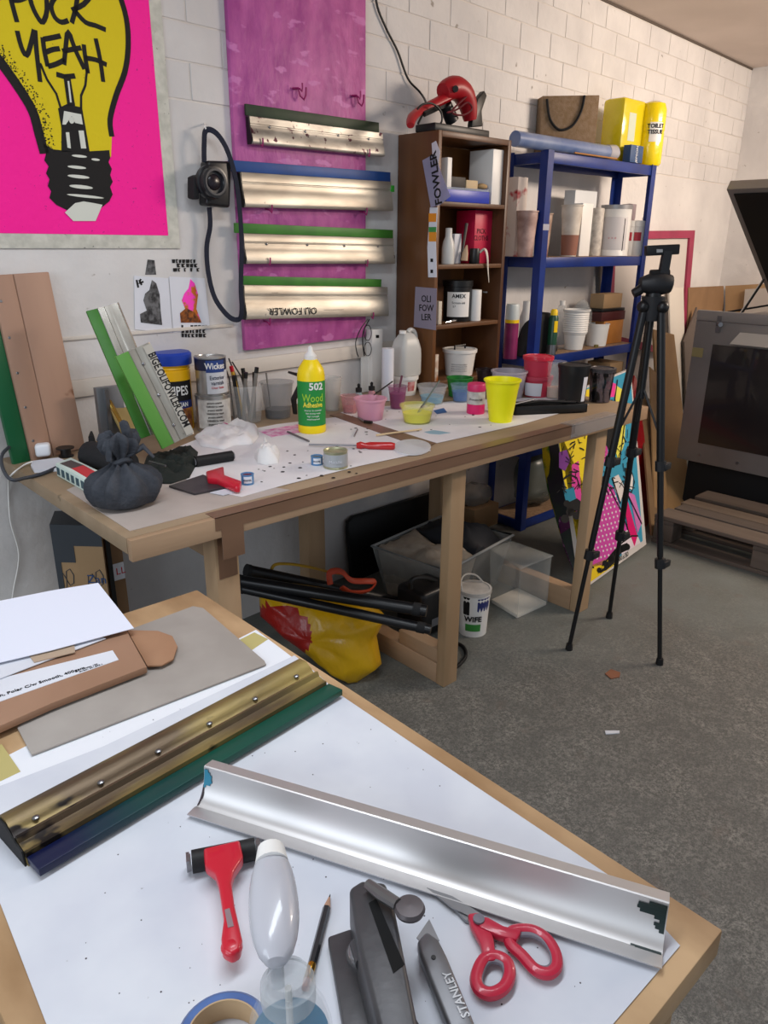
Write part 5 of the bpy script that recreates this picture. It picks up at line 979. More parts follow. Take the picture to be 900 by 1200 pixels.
# yellow/red bag
def under_cloth(fn_pts, m, name, parent): pass
q = thing('shopping_bag', 'yellow and red plastic shopping bag slumped under the bench', 'bag', Z(375, 790, FZ))
YB = mat('bag_yellow', 'd9a90c', .38, coat=.2, bump=1., bsc=16, stretch=(1.5, 1, .5)); RB = mat('bag_red', 'a8221c', .38, coat=.2, bump=1., bsc=16, stretch=(1.5, 1, .5))
P0 = Z(425, 803, FZ); P1 = Z(318, 752, FZ)   # front foot line runs up and away to the left
front = [(303, 690), (330, 690), (372, 698), (420, 710), (445, 730), (434, 752), (440, 785), (413, 803), (395, 795), (366, 772), (330, 745), (305, 722)]
fo = Z(413, 801, FZ); nrm = Vector((-.80, -.55, .18)).normalized()
def bp(x, y): return PLN(x, y, fo, nrm)
c = (bp(370, 745)); t = MB(); ring = [bp(x, y) for x, y in front]; dense = []
for i in range(len(ring)):
    for k in range(5): dense.append(ring[i].lerp(ring[(i+1) % len(ring)], k/5))
rings = []
back = -nrm*.16
rings.append([p+back*.9+(c-p)*.12 for p in dense]); rings.append([p+back*.4-(c-p)*.03 for p in dense])
for f in [1, .93, .82, .7, .56, .42, .28, .14, .04]:
    rr = []
    for p in dense:
        v_ = c+(p-c)*f; h_ = (1-f**2.5)*.06+.016*(mn.noise(v_*14)+.6*mn.noise(v_*31))*(1-f**6)+.022*abs(mn.noise(Vector((v_.x*10+v_.z*26, v_.y*8, v_.z*12))))*(1-f**6); rr.append(v_+nrm*h_)
    rings.append(rr)
for rr in rings:
    for p in rr: p.z = max(p.z, FZ+.003)
t.loft(rings); bag = t.build('body', [YB, RB], q, smooth=60)
for pl in bag.data.polygons:                       # the printed red field
    w_ = WM[bag] @ pl.center; d = w_-CAM; u_ = 450+F*d.dot(CR)/d.dot(FW); v2 = 600-F*d.dot(CU)/d.dot(FW)
    if ((u_-325)/40)**2+((v2-745)/38)**2 < 1 and d.dot(FW) < 2.9: pl.material_index = 1
t = MB()
yb_ = 1.85
t.tube(smoothpts([Y(317, 672, 1.95), Y(322, 662, 1.95), Y(340, 661, 1.93), Y(365, 665, 1.9), Y(385, 670, 1.9), Y(400, 672, 1.85)]), .008, 8, flat=.4); t.build('handle', mat('handle_yellow', 'b8902a', .5), q)
t = MB(); t.tube(smoothpts([Y(387, 685, 1.82), Y(386, 672, 1.83), Y(394, 669, 1.83), Y(402, 671, 1.83), Y(412, 680, 1.82), Y(430, 681, 1.8), Y(440, 682, 1.8), Y(432, 692, 1.79), Y(412, 694, 1.79), Y(400, 688, 1.8)]), .011, 8, flat=.4); t.build('handle', mat('handle_orange', 'c2482c', .5), q)
# black rolled stands over the bag
for k, (a, b, r, y0, y1) in enumerate((((284, 681), (500, 716), .018, 1.86, 1.72), ((292, 669), (480, 708), .02, 1.93, 1.80), ((285, 690), (505, 738), .015, 1.82, 1.64))):
    o = thing('folded_stand', ['upper folded black stand lying across the yellow bag', 'rear folded black stand lying behind the yellow bag', 'lower folded black stand lying across the yellow bag'][k], 'stand', Y(*a, y0), 'folded black stands'); A = Y(*a, y0); B = Y(*b, y1)
    if k != 1: o_ = fo+nrm*(.10 if k == 0 else .105); A = PLN(*a, o_, nrm); B = PLN(*b, o_, nrm)
    MB().tube([A, A.lerp(B, .5), B], [r, r*1.02, r], 12).build('tube', mat('satin_black', '17171a', .35), o)
    MB().tube([A-(B-A).normalized()*.012, A+(B-A).normalized()*.002], r*1.08, 12).build('end_cap', BLACKR, o); MB().tube([A.lerp(B, .93), A.lerp(B, .97)], r*1.12, 12).build('collar', BLACKR, o)
# black tool case
q = thing('tool_case', 'black plastic case with a carrying handle behind the front bench leg', 'case', Z(500, 780, FZ)); a = Z(467, 760, .05); 
cx0, cy0 = 1.62, 1.55
ca = Y(473, 740, 1.72).x; cb = Y(521, 740, 1.66).x; y_ = 1.70; zt = Y(500, 684, y_).z; zb3 = FZ+.004
MB().box(ca+.012, cb+.02, y_-.06, y_+.08, zb3, zt).build('body', mat('case_black', '18181a', .4), q, bevel=.02, seg=3)
t = MB(); t.tube(smoothpts([Y(481, 690, y_-.0), Y(483, 679, y_), Y(497, 677, y_), Y(512, 682, y_), Y(514, 692, y_)]), .009, 8); t.build('handle', BLACK, q)
MB().box(ca+.06, ca+.10, y_-.062, y_-.0605, .125, .155).build('label', mat('dim_label', '77777a', .5), q)
cable('floor_cable', 'black cable curling on the floor beside the front bench leg', [Z(528, 785, .10), Z(538, 779, .093), Z(546, 768, .092), Z(543, 758, .092), Z(532, 752, .092)], .006, RUBBER)
# black framed panel leaning at wall
q = thing('leaning_board', 'black panel with rounded corners leaning on the wall under the bench', 'panel', Y(470, 660, 2.14)); A = [W(x, y, .035) for x, y in ((408, 672), (408, 622), (409, 612), (415, 606), (508, 577), (516, 577), (519, 584), (519, 640))]
A[0].z = FZ; A[-1].z = FZ; A[0].y -= .03; A[-1].y -= .03
t = MB(); t.prism(A, [p+Vector((0, .02, 0)) for p in A]); t.build('panel', mat('glossy_black', '0b0b0d', .5), q, bevel=.002)
# storage container with cloths
q = thing('storage_crate', 'translucent plastic crate full of rags under the bench', 'crate', Z(520, 700, FZ)); zc = .30
T = [Z(436, 640, zc), Z(524, 669, zc), Z(601, 627, zc), Z(517, 605, zc)]
cc = sum(T, Vector())/4; Bt = [Vector((cc.x+(p.x-cc.x)*.8, cc.y+(p.y-cc.y)*.8, FZ+.004)) for p in T]; CR8 = mat('cloudy_crate', 'a8aaa8', .35, alpha=.3)
t = MB()
for i in range(4):
    a, b = T[i], T[(i+1) % 4]; a2, b2 = Bt[i], Bt[(i+1) % 4]; inn = ((cc-(a+b)/2)*Vector((1, 1, 0)).length); n_ = Vector((cc.x-(a.x+b.x)/2, cc.y-(a.y+b.y)/2, 0)).normalized()*.003
    t.hexa([a2, b2, b2+n_, a2+n_], [a, b, b+n_, a+n_])
t.hexa(Bt, [p+Vector((0, 0, .003)) for p in Bt]); t.build('body', CR8, q)
t = MB(); t.tube([p for p in T], .007, 8, closed=True, flat=.7); t.build('rim', mat('cloudy_rim', 'a4a8aa', .3, alpha=.85), q)
def heap(name, label, cat, P, z0, zc_, m, seed, amp=.03):
    c = sum(P, Vector())/len(P); t = MB(); rings = []; dense = []
    for i in range(len(P)):
        for k in range(9): dense.append(P[i].lerp(P[(i+1) % len(P)], k/9))
    rings.append([Vector((c.x+(p.x-c.x)*.78, c.y+(p.y-c.y)*.78, z0)) for p in dense])
    for f in (1, .9, .78, .64, .5, .36, .22, .08):
        rr = []
        for p in dense:
            v_ = c+(p-c)*f; n1 = mn.noise(v_*11+Vector((seed, 0, 0))); n2 = abs(mn.noise(v_*24+Vector((0, seed, 0)))); rr.append(Vector((v_.x, v_.y, zc_+amp*(1-f**3)+amp*n1*1.1+amp*.7*n2)))
        rings.append(rr)
    t.loft(rings); return tag(t.build(name, m, smooth=70), label, cat)
ins = [Vector((cc.x+(p.x-cc.x)*.93, cc.y+(p.y-cc.y)*.93, p.z)) for p in T]
mid1 = ins[0].lerp(ins[3], .55); mid2 = ins[1].lerp(ins[2], .45)
heap('rag_heap', 'heap of pale beige rags in the front of the plastic crate', 'rags', [ins[0], ins[1], mid2, mid1], FZ+.01, .27, mat('beige_rags', 'b3a99c', .9, col2='8f857a', sc=12, bump=.3, bsc=30), 2)
heap('dark_cloth_heap', 'heap of dark grey cloth in the back of the plastic crate', 'cloth', [mid1+Vector((.004, .004, 0)), mid2+Vector((.004, .004, 0)), ins[2], ins[3]], FZ+.01, .285, mat('dark_cloth', '2b2d33', .9), 5, .04)
# white paint tin
C, rt, rb, h = vessel(553, 688, 747, 38, 33, FZ); s = S(C)
q = cup('paint_bucket', 'white paint bucket with wire handle, blue patches and green text under the bench', 'bucket', (C, rt, rb, h), WPL, None, lid=mat('lid_dirty', 'cfcac4', .5, col2='b5b0aa', sc=20), rim=.002)
t = MB(); t.tube(smoothpts([C+Vector((-rt, 0, h*.95)), C+Vector((-rt*.7, .03, h*1.14)), C+Vector((0, .045, h*1.2)), C+Vector((rt*.7, .03, h*1.14)), C+Vector((rt, 0, h*.95))]), .003, 6); t.build('handle', mat('handle_white', 'c8c4be', .5), q)
a = facing(C); curved_label(q, C, rb+.003, h*.55, h*.88, a+.25, a+1.2, mat('label_navy2', '27306a', .5), r2=rt-.001); curved_label(q, C, rb+.003, h*.5, h*.9, a-.7, a-.25, INK, r2=rt-.001)
wraptext(q, C, (rt+rb)/2+.0015, h*.42, 'WIFE', .028, INK, da=.0, bold=.0008); curved_label(q, C, rb+.0015, h*.14, h*.30, a-.5, a+.55, mat('label_green2', '3c8a3c', .5), r2=rb+.003)
# clear square tub
q = thing('storage_tub', 'square clear plastic tub with lid, white at the bottom, under the bench end', 'tub', Z(612, 705, FZ)); zc = .283
T = [Z(610, 666, zc), Z(574, 643, zc), Z(606, 633, zc), Z(650, 650, zc)]; Bt = [Z(606, 725, FZ+.002), Z(575, 706, FZ+.002), Z(606, 692, FZ+.002), Z(641, 709, FZ+.002)]
for P_ in (T, Bt):
    for p in P_: p.x = min(p.x, 2.295)
CT = clear('tub_clear', 'c8ccca', .12, .15); t = MB(); cc = sum(T, Vector())/4
for i in range(4):
    a, b = T[i], T[(i+1) % 4]; a2, b2 = Bt[i], Bt[(i+1) % 4]; n_ = Vector((cc.x-(a.x+b.x)/2, cc.y-(a.y+b.y)/2, 0)).normalized()*.002; t.hexa([a2, b2, b2+n_, a2+n_], [a, b, b+n_, a+n_])
t.build('body', CT, q); t = MB(); T2 = [cc+(p-cc)*1.06+Vector((0, 0, .004)) for p in T]; t.hexa([p+Vector((0, 0, -.006)) for p in T2], T2); t.build('lid', clear('lid_clear', 'c4c8c6', .25, .2), q, bevel=.004, seg=3)
Bi = [p+(sum(Bt, Vector())/4-p)*.03 for p in Bt]; MB().hexa(Bi, [p+Vector((0, 0, .014)) for p in Bi]).build('contents', mat('white_powder', 'd8d2c6', .8), q)

# ============================================================ ARTBOARDS, PLANKS AND FRAMES AT THE RIGHT
A = Z(684, 691, FZ+.004); B = Z(764, 640, FZ+.004); TL = X(650, 478, 0.001) if 0 else None
ub = (B-A).normalized(); nb = Vector((ub.y, -ub.x, 0)); lean_a = math.radians(14); vb = (Vector((0, 0, 1))*math.cos(lean_a)-nb*math.sin(lean_a)); Nb = ub.cross(vb)
if Nb.dot(CAM-A) < 0: Nb = -Nb
def AB(x, y, off=0):
    x = x-9*max(0, x-690)/66
    return PLN(x, y, A+Nb*off, Nb)
art = thing('art_board', 'colourful pop-art painted board with pink spotted field, leaning behind the bench end', 'art board', A)
outline = [(684, 691), (764, 640), (756, 470), (745, 432), (668, 445), (645, 500), (640, 545), (655, 610)]
outline = [(684, 691), (768, 638), (747, 432), (652, 468)]
P = [AB(*p) for p in outline]; MB().prism([p-Nb*.02 for p in P], P).build('board', mat('board_white', 'd8d2cc', .5), art)
def patch(pts, c, off, name='colour_field', rough=.45, **k):
    t = MB(); P = [AB(x, y, off) for x, y in pts]; t.prism(P, [p+Nb*.0006 for p in P]); return t.build(name, mat('art_'+c, c, rough, **k), art)
patch([(683.5, 681), (763, 634), (746, 434), (653, 469)], '3f9dbd', .0003)
patch([(683, 676), (708, 663), (700, 600), (668, 590), (660, 560), (653, 500), (656, 470), (700, 452), (705, 500), (690, 520)], 'f0d628', .0010)
patch([(690, 668), (700, 600), (712, 562), (722, 570), (735, 600), (744, 626), (728, 642), (708, 662), (697, 664)], 'd24ba8', .0018)
patch([(756, 625), (748, 590), (741, 575), (752, 580), (762, 612)], 'd678bc', .0018)
patch([(722, 560), (730, 556), (739, 572), (733, 588), (726, 575)], 'e4dcd8', .0026); patch([(742, 556), (746, 550), (750, 560), (749, 574), (744, 572)], 'eae4e0', .0034)
patch([(737, 588), (742, 585), (756, 628), (752, 640), (744, 622)], 'e0186e', .0034); patch([(724, 450), (742, 460), (738, 520), (730, 540), (722, 515), (728, 480)], 'ece45a', .0018)
patch([(655, 530), (664, 527), (668, 540), (662, 552), (655, 548)], '7a3a8e', .0018); patch([(670, 545), (678, 540), (682, 590), (675, 600), (670, 570)], 'e048a0', .0018); patch([(660, 575), (672, 570), (676, 588), (666, 600)], '2f8aa8', .0026)
patch([(692, 682), (725, 662), (728, 650), (700, 660), (690, 664)], 'f0cf18', .0018); patch([(735, 650), (760, 636), (752, 618), (740, 622), (730, 640)], 'eadce2', .0026)
patch([(700, 515), (712, 505), (716, 530), (708, 548), (700, 540)], 'cf4a9c', .0026); patch([(664, 485), (674, 478), (680, 490), (672, 502), (664, 496)], 'e8cf30', .0026)
t = MB(); fn = lambda x, y: AB(x, y, .0036)
rn = random.Random(11); lines = [[(700, 600), (712, 562), (735, 600), (746, 628)], [(708, 663), (728, 642), (735, 636), (748, 628), (757, 628)], [(722, 560), (733, 590), (739, 572)], [(741, 576), (762, 614)], [(697, 665), (690, 664)],
     [(655, 500), (662, 505), (670, 500), (684, 480), (700, 470)], [(655, 515), (672, 512), (690, 500), (700, 488)], [(660, 562), (668, 556), (676, 560), (680, 572)], [(740, 550), (742, 575), (748, 577), (752, 565), (747, 549)], [(729, 445), (722, 490), (727, 530)], [(742, 460), (738, 500), (732, 540)]]
strokes(t, lines, .007, fn, Nb)
for pl in ([(662, 470), (672, 468), (680, 478), (676, 492), (664, 494), (656, 484)], [(650, 515), (662, 500), (676, 494), (684, 482), (690, 492), (678, 508), (662, 516)], [(663, 590), (676, 584), (686, 592), (684, 600), (672, 598), (666, 604)], [(700, 566), (712, 556), (720, 558), (712, 564), (702, 574)], [(716, 470), (722, 468), (724, 500), (720, 530), (712, 520)], [(702, 672), (712, 664), (720, 650), (730, 640), (742, 636), (744, 644), (734, 648), (724, 660), (714, 668)]):
    flat(t, pl, fn, Nb)
for k in range(150):
    x, y = rn.uniform(655, 745), rn.uniform(480, 575); a_ = rn.uniform(0, 3.1); ln = rn.uniform(3, 9)
    if 684 < x < 700 and y > 560: continue
    strokes(t, [[(x, y), (x+ln*math.cos(a_)*.5+rn.uniform(-1, 1), y+ln*math.sin(a_)*.5), (x+ln*math.cos(a_), y+ln*math.sin(a_)*1.2)]], rn.uniform(.002, .006), fn, Nb)
for (x, y, r) in ((662, 608, 5), (668, 600, 5), (676, 604, 5), (664, 590, 4), (712, 660, 3.5), (720, 655, 4), (727, 648, 4), (734, 643, 4), (742, 641, 4), (704, 668, 3), (666, 492, 5)):
    flat(t, [(x+r*math.cos(q_), y+r*math.sin(q_)) for q_ in [2*PI*i/10 for i in range(10)]], fn, Nb)
t.build('black_line_art', INK, art)['kind'] = 'stuff'
t = MB()
for i in range(14):
    for j_ in range(9):
        x = 696+j_*5.2-(i*.6)+(i % 2)*2.6; y = 576+i*6.2-j_*1.2
        if 690 < x < 740 and y < 664-(x-697)*.62 and y > 566+abs(x-713)*1.15: flat(t, [(x+1.1*math.cos(q_), y+1.5*math.sin(q_)) for q_ in [2*PI*i_/6 for i_ in range(6)]], lambda x_, y_: AB(x_, y_, .0026), Nb)
t.build('white_dots', WPL, art)['kind'] = 'stuff'
dd = (B-A).normalized(); text('lettering', 'EL PUNTO  100 x 50', .03, basis(A+(B-A)*.42+vb*.035+Nb*.0044, dd, vb), INK, art)
# second board, edge on
A2 = Z(674, 674, FZ+.004); T2_ = Y(636, 508, 2.02); q = thing('art_board', 'board painted yellow, green and spotted purple, leaning left of the pop-art board', 'art board', A2)
P = [A2, Z(668, 668, FZ+.004)+Vector((.0, .02, 0)), Y(634, 512, 2.05), Y(650, 500, 2.0)]; P = [A2, Y(656, 625, 1.86), Y(642, 575, 1.96), Y(636, 540, 2.0), Y(634, 508, 2.03), Y(650, 500, 1.99), Y(664, 560, 1.90), Y(672, 610, 1.83)]
nn2 = Vector((-.75, -.66, 0)); MB().prism(P, [p-nn2*.012 for p in P]).build('board', mat('dark_multicolour', '1f3a1e', .4, col2='2a2030', sc=7), q)
def p2(pts, m, off): P = [PLN(x, y, A2+nn2*off, nn2) for x, y in pts]
t = MB(); PP = [P[4], Y(641, 507, 2.012), Y(643, 545, 1.99), Y(651, 590, 1.93), Y(662, 626, 1.86), P[1], P[2], P[3]]; PP = [p+nn2*.012 for p in PP]; t.prism(PP, [p+nn2*.001 for p in PP]); t.build('colour_field', mat('yellow_green_marble', 'd8c418', .4, col2='2c7a24', sc=14, lo=.45, hi=.55), q)
t = MB(); PP = [p+nn2*.0135 for p in (A2, Y(660, 640, 1.83), Y(652, 606, 1.9), Y(668, 600, 1.845), Y(673, 630, 1.80))]; t.prism(PP, [p+nn2*.001 for p in PP]); t.build('colour_field', mat('purple_spots', '6a2a6a', .45, spots='c080c0', spot_sc=60, spot_th=.6), q)
# red board and brown board leaning behind
def lean_board(name, lab, cat, pts, ys, m, th=.012, dirv=Vector((.25, 1, 0))):
    P = [Y(x, y, yy) for (x, y), yy in zip(pts, ys)]
    P = [p if p.z > FZ+.003 else Z(x, y, FZ+.003) for p, (x, y) in zip(P, pts)]; q = thing(name, lab, cat, P[0]); t = MB(); t.prism(P, [p+dirv.normalized()*th for p in P]); t.build('board', m, q); return q
lean_board('red_board', 'glossy red board leaning behind the pop-art board', 'board', [(748, 628), (766, 606), (752, 540), (748, 450), (744, 440), (735, 500)], [1.88, 1.94, 1.92, 2.03, 2.04, 1.98], mat('glossy_red', 'a01822', .3, coat=.4))
BRN = mat('brown_board', '8d7355', .6, col2='7d6448', sc=5, stretch=(1, 1, .2)); LBR = mat('tan_plank', 'b08f66', .6, col2='9c7c56', sc=6, stretch=(1, 1, .15)); MDF = mat('mdf', 'b8966a', .6, col2='aa885e', sc=4)
lean_board('brown_board', 'dull brown board leaning right of the red board', 'board', [(764, 628), (780, 614), (765, 470), (750, 460)], [1.98, 2.0, 2.08, 2.08], BRN)
lean_board('wood_plank', 'short tan plank between the brown board and the tripod leg', 'plank', [(757, 493), (761, 493), (768, 545), (764, 546)], [2.05, 2.05, 2.03, 2.03], LBR, .01)
lean_board('wood_plank', 'narrow tan plank leaning behind the tripod', 'plank', [(768, 622), (784, 610), (772, 440), (762, 430)], [2.03, 2.04, 2.12, 2.12], LBR, .01)
q = lean_board('mdf_board', 'tall light brown board leaning on the wall behind the tripod', 'board', [(778, 620), (808, 585), (800, 480), (790, 392), (766, 386), (772, 500)], [2.06, 2.1, 2.17, 2.22, 2.22, 2.15], MDF, .015)
# purple framed screen
def frame_thing(lab, o4, wpx, m, inner, off0, th=.02):
    P = [W(x, y, off0) for x, y in o4]; c = sum(P, Vector())/4; q = thing('picture_frame', lab, 'frame', P[3]); 
    I = [p+(c-p).normalized()*wpx for p in P]
    for i in range(4):
        j_ = (i+1) % 4; t = MB(); t.hexa([P[i], P[j_], I[j_], I[i]], [p+N_*th for p in (P[i], P[j_], I[j_], I[i])]); t.build('frame_bar', m, q)
    t = MB(); t.hexa([p-N_*.0 for p in I], [p+N_*.006 for p in I]); t.build('panel', inner, q); return q
FRM = mat('raspberry_frame', '9c2f50', .5, col2='8a2846', sc=8)
frame_thing('large raspberry-framed white screen leaning on the wall behind the tripod', [(712, 271), (811, 270), (798, 420), (706, 400)], .08, FRM, mat('screen_mesh', 'c9c2bc', .7), .035)
def wstand(name, lab, cat, pts, off, m, th=.01):
    P = [W(x, y, off) for x, y in pts]; q = thing(name, lab, cat, P[-1]); t = MB(); t.prism(P, [p+N_*th for p in P]); t.build('board', m, q, bevel=.001); return q
wstand('white_board', 'white board standing right of the tripod against the frame', 'board', [(782, 337), (799, 337), (802, 480), (786, 480)], .062, mat('off_white_board', 'cfc8be', .6), .012)
wstand('grey_plank', 'grey weathered plank standing behind the rear shelf post', 'plank', [(701, 270), (712, 270), (716, 400), (702, 400)], .02, mat('grey_plank', '7d736c', .7, col2='655c56', sc=8, stretch=(1, 1, .1)), .012) 
wstand('cardboard_sheet', 'brown cardboard sheet leaning on the wall left of the exposure unit', 'cardboard', [(805, 337), (846, 335), (846, 440), (802, 440)], .05, CARDD, .012)
P = [X(x, y, XR-.03) for x, y in ((851, 335), (905, 332), (905, 430), (850, 436))]; q = thing('cardboard_sheet', 'paler cardboard sheet leaning on the far right wall behind the exposure unit', 'cardboard', P[3]); MB().prism(P, [p+Vector((-.012, 0, 0)) for p in P]).build('board', CARD, q)
wstand('grey_board', 'grey tapered board between the brown plank and the exposure unit', 'board', [(800, 400), (815, 360), (815, 600), (806, 600)], .09, mat('grey_brown', '5e544e', .7), .012)
P = [X(x, y, XR-.06) for x, y in ((874, 339), (905, 337), (905, 400), (868, 402))]; q = thing('grey_sheet', 'pale grey sheet on the far right wall under the raised machine lid', 'sheet', P[3]); MB().prism(P, [p+Vector((-.012, 0, 0)) for p in P]).build('board', mat('pale_grey', 'b3aca6', .6), q)
wstand('cardboard_box', 'cardboard box behind the black ink jar at the bench end', 'box', [(716, 412), (742, 405), (742, 520), (716, 520)], .45, CARD, .02) if 0 else None
q = thing('cardboard_box', 'cardboard box with a cut hole under the third rack shelf', 'box', (3.4, 2.2, SZ[3])); a = Y(714, 440, sy0+.04).x; b = Y(752, 440, sy0+.04).x; MB().box(a, min(b, sx1-.03), sy0+.04, sy0+.18, SZ[3]+.001, SZ[3]+.33).build('body', CARD, q, bevel=.002)
MB().box(a+.05, a+.065, sy0+.038, sy0+.0395, SZ[3]+.27, SZ[3]+.29).build('hole', BLACK, q)
# pink card corner behind jar
lean_board('pink_card', 'bright pink card corner behind the black-streaked jar', 'card', [(708, 466), (720, 465), (722, 450), (712, 446)], [1.62, 1.63, 1.66, 1.66], mat('pink_card', 'e02a8c', .6), .004)

# ============================================================ TRIPOD
tp = thing('tripod', 'black camera tripod with a phone clamp, standing in front of the bench end', 'tripod', (2.205, 1.19, FZ)); TB = mat('tripod_black', '121214', .38); TG = mat('tripod_grey', '1e1e21', .5)
hub = Vector((2.205, 1.19, 0)); hub.z = hz(765, 352, hub)
feet = [Z(667, 758, FZ+.011), Z(714, 721, FZ+.011), Z(773, 775, FZ+.011)]
for f in feet:
    d = Vector((f.x-hub.x, f.y-hub.y, 0)).normalized(); top = hub+d*.03+Vector((0, 0, -.02)); leg = None
    segs = [(0, .42, .0125), (.42, .68, .010), (.68, 1., .0075)]
    t = MB(); t.tube([top, top.lerp(f, .42)], .0125, 12); leg = t.build('leg', TB, tp)
    MB().tube([top.lerp(f, .42), top.lerp(f, .68)], .010, 12).build('leg_section', TB, leg); MB().tube([top.lerp(f, .68), f], .0075, 12).build('leg_section', TB, leg)
    for k in (.42, .70):
        p = top.lerp(f, k); ax = (f-top).normalized(); MB().tube([p-ax*.016, p+ax*.016], .0175, 10).build('clamp', TG, leg); MB().box(p.x-.006, p.x+.03, p.y-.022, p.y-.008, p.z-.011, p.z+.011).build('lever', TG, leg, bevel=.003)
    MB().tube([f+Vector((0, 0, .012)), f+Vector((0, 0, -.010))], [.011, .013], 10).build('rubber_foot', RUBBER, leg)
MB().tube([hub+Vector((0, 0, -.06)), hub+Vector((0, 0, .012))], [.028, .036], 14).build('hub', TG, tp)
for f in feet:
    d = Vector((f.x-hub.x, f.y-hub.y, 0)).normalized(); MB().ico(hub+d*.034+Vector((0, 0, -.018)), .02, 2).build('hinge', TB, tp); top = hub+d*.03; MB().tube([hub+Vector((0, 0, -.26)), top.lerp(f, .36)], .004, 8).build('brace', TG, tp)
MB().tube([hub+Vector((0, 0, -.30)), hub], .010, 12).build('centre_column', TB, tp)
U3 = RT
def hp(px, py, dd=0): return PLN(px, py, hub, Vector((FW.x, FW.y, 0)).normalized())+Vector((FW.x, FW.y, 0)).normalized()*dd
MB().tube([hp(765, 352), hp(766, 343)], [.026, .022], 14).build('head_base', TB, tp)
MB().tube([hp(750, 333), hp(762, 333), hp(776, 332), hp(786, 333)], [.020, .032, .034, .026], 14).build('pan_head', TG, tp)
MB().tube([hp(757, 334), hp(748, 341), hp(742, 344)], [.014, .015, .013], 10).build('locking_knob', TB, tp)
MB().tube([hp(762, 321), hp(784, 320)], .012, 8).build('plate', TB, tp)
MB().tube([hp(777, 322), hp(782, 294)], [.018, .017], 4).build('clamp_neck', TG, tp)
a = [hp(757, 300, -.01), hp(795, 298, -.01), hp(796, 286, -.01), hp(757, 288, -.01)]; dv = Vector((FW.x, FW.y, 0)).normalized()*.03; MB().hexa(a, [p+dv for p in a]).build('phone_clamp', TB, tp, bevel=.003)
MB().hexa([hp(768, 296, -.0105), hp(775, 295.5, -.0105), hp(775, 292, -.0105), hp(768, 292, -.0105)], [p-dv*.05 for p in (hp(768, 296, -.0105), hp(775, 295.5, -.0105), hp(775, 292, -.0105), hp(768, 292, -.0105))]).build('maker_plate', mat('plate_grey', '9a9a9a', .4), tp)

# ============================================================ EXPOSURE UNIT + PALLET
GM = mat('grey_metal_cabinet', '8c8784', .45, .3, col2='7e7977', sc=3); GMD = mat('dark_recess', '211d1f', .35, coat=.5); CX = 3.79
e = thing('exposure_unit', 'large grey metal screen exposure cabinet with its black-lined lid raised', 'machine', (4.4, 1.3, 0))
y0c, y1c = .70, 1.80; zt = 1.065; zb4 = .345
MB().box(CX, CX+.85, y0c, y1c, zb4, zt).build('cabinet', GM, e, bevel=.004)
MB().box(CX+.06, CX+.8, y0c+.04, y1c-.04, FZ, zb4-.001).build('plinth', mat('dark_plinth', '0f0e10', .7), e)
MB().box(CX-.006, CX-.0005, y0c+.1, y1c-.105, .45, .955).build('front_door', GMD, e, bevel=.002)
MB().box(CX-.004, CX+.02, y0c+.0, y1c-.001, zt+.0005, zt+.05).build('top_rail', mat('rail_grey', '9b9693', .4, .4), e, bevel=.003)
MB().box(CX+.05, CX+.7, y0c+.05, y1c-.25, zt+.0005, zt+.02).build('glass_bed', mat('bed_dark', '2c2a2c', .15, coat=1), e)
MB().box(CX-.0058, CX-.0004, y1c-.06, y1c-.005, .885, .93).build('maker_plate', mat('brassy_plate', '8f8258', .4), e)
p = X(862, 405, CX-.02); t = MB(); t.hexa([Vector((CX-.03, y1c-.72, .965)), Vector((CX-.03, y1c-.20, .965)), Vector((CX-.001, y1c-.23, 1.02)), Vector((CX-.001, y1c-.72, 1.02))], [Vector((CX-.034, y1c-.72, .969)), Vector((CX-.034, y1c-.20, .969)), Vector((CX-.005, y1c-.23, 1.024)), Vector((CX-.005, y1c-.72, 1.024))]); t.build('control_panel', mat('control_grey', 'a5a09a', .4), e)
MB().box(CX-.012, CX-.004, y1c-.13, y1c-.11, zt-.05, zt+.03).build('latch', STEEL, e); MB().tube([Vector((CX-.012, y1c-.12, zt-.01)), Vector((CX-.03, y1c-.14, zt-.01))], .012, 10).build('latch_knob', STEEL, e)
for k in range(3): MB().tube([Vector((CX-.004, y1c-.12-k*.2, .385)), Vector((CX-.0005, y1c-.12-k*.2, .385))], .008, 8).build('bolt', STEEL, e)
# lid: hinged at the far side, raised
LF = X(851, 222, CX+.0); LB = Vector((CX+.80, LF.y, zt+.03)); yl0, yl1 = .75, LF.y
du = (LB-LF).normalized(); nl = Vector((-du.z, 0, du.x));  nl = nl if nl.z > 0 else -nl
q = MB().hexa([LF, LB, Vector((LB.x, yl0, LB.z)), Vector((LF.x, yl0, LF.z))], [p+nl*.05 for p in (LF, LB, Vector((LB.x, yl0, LB.z)), Vector((LF.x, yl0, LF.z)))]).build('lid_shell', mat('lid_metal', '8a8580', .4, .4), e, bevel=.004)
a = [LF+du*.03+Vector((0, -.03, 0)), LB+Vector((0, -.03, 0)), Vector((LB.x, yl0+.03, LB.z)), Vector((LF.x, yl0+.03, LF.z))+du*.03]; MB().hexa([p-nl*.006 for p in a], [p-nl*.0005 for p in a]).build('blanket', mat('lid_rubber', '0e0f10', .5), e)
a = [LF+Vector((0, 0, -.0)), LF+du*.9, LF+du*.9+Vector((0, -.02, 0)), LF+Vector((0, -.02, 0))]
MB().tube([LF.lerp(LB, .72)+Vector((0, -.012, -.01)), X(866, 371, CX+.12)], .008, 8).build('gas_strut', STEEL, e)
MB().tube([X(820, 371, CX+.02)+Vector((0, 0, -.0)), X(905, 357, CX+.5)], .005, 8).build('rail', TG, e)
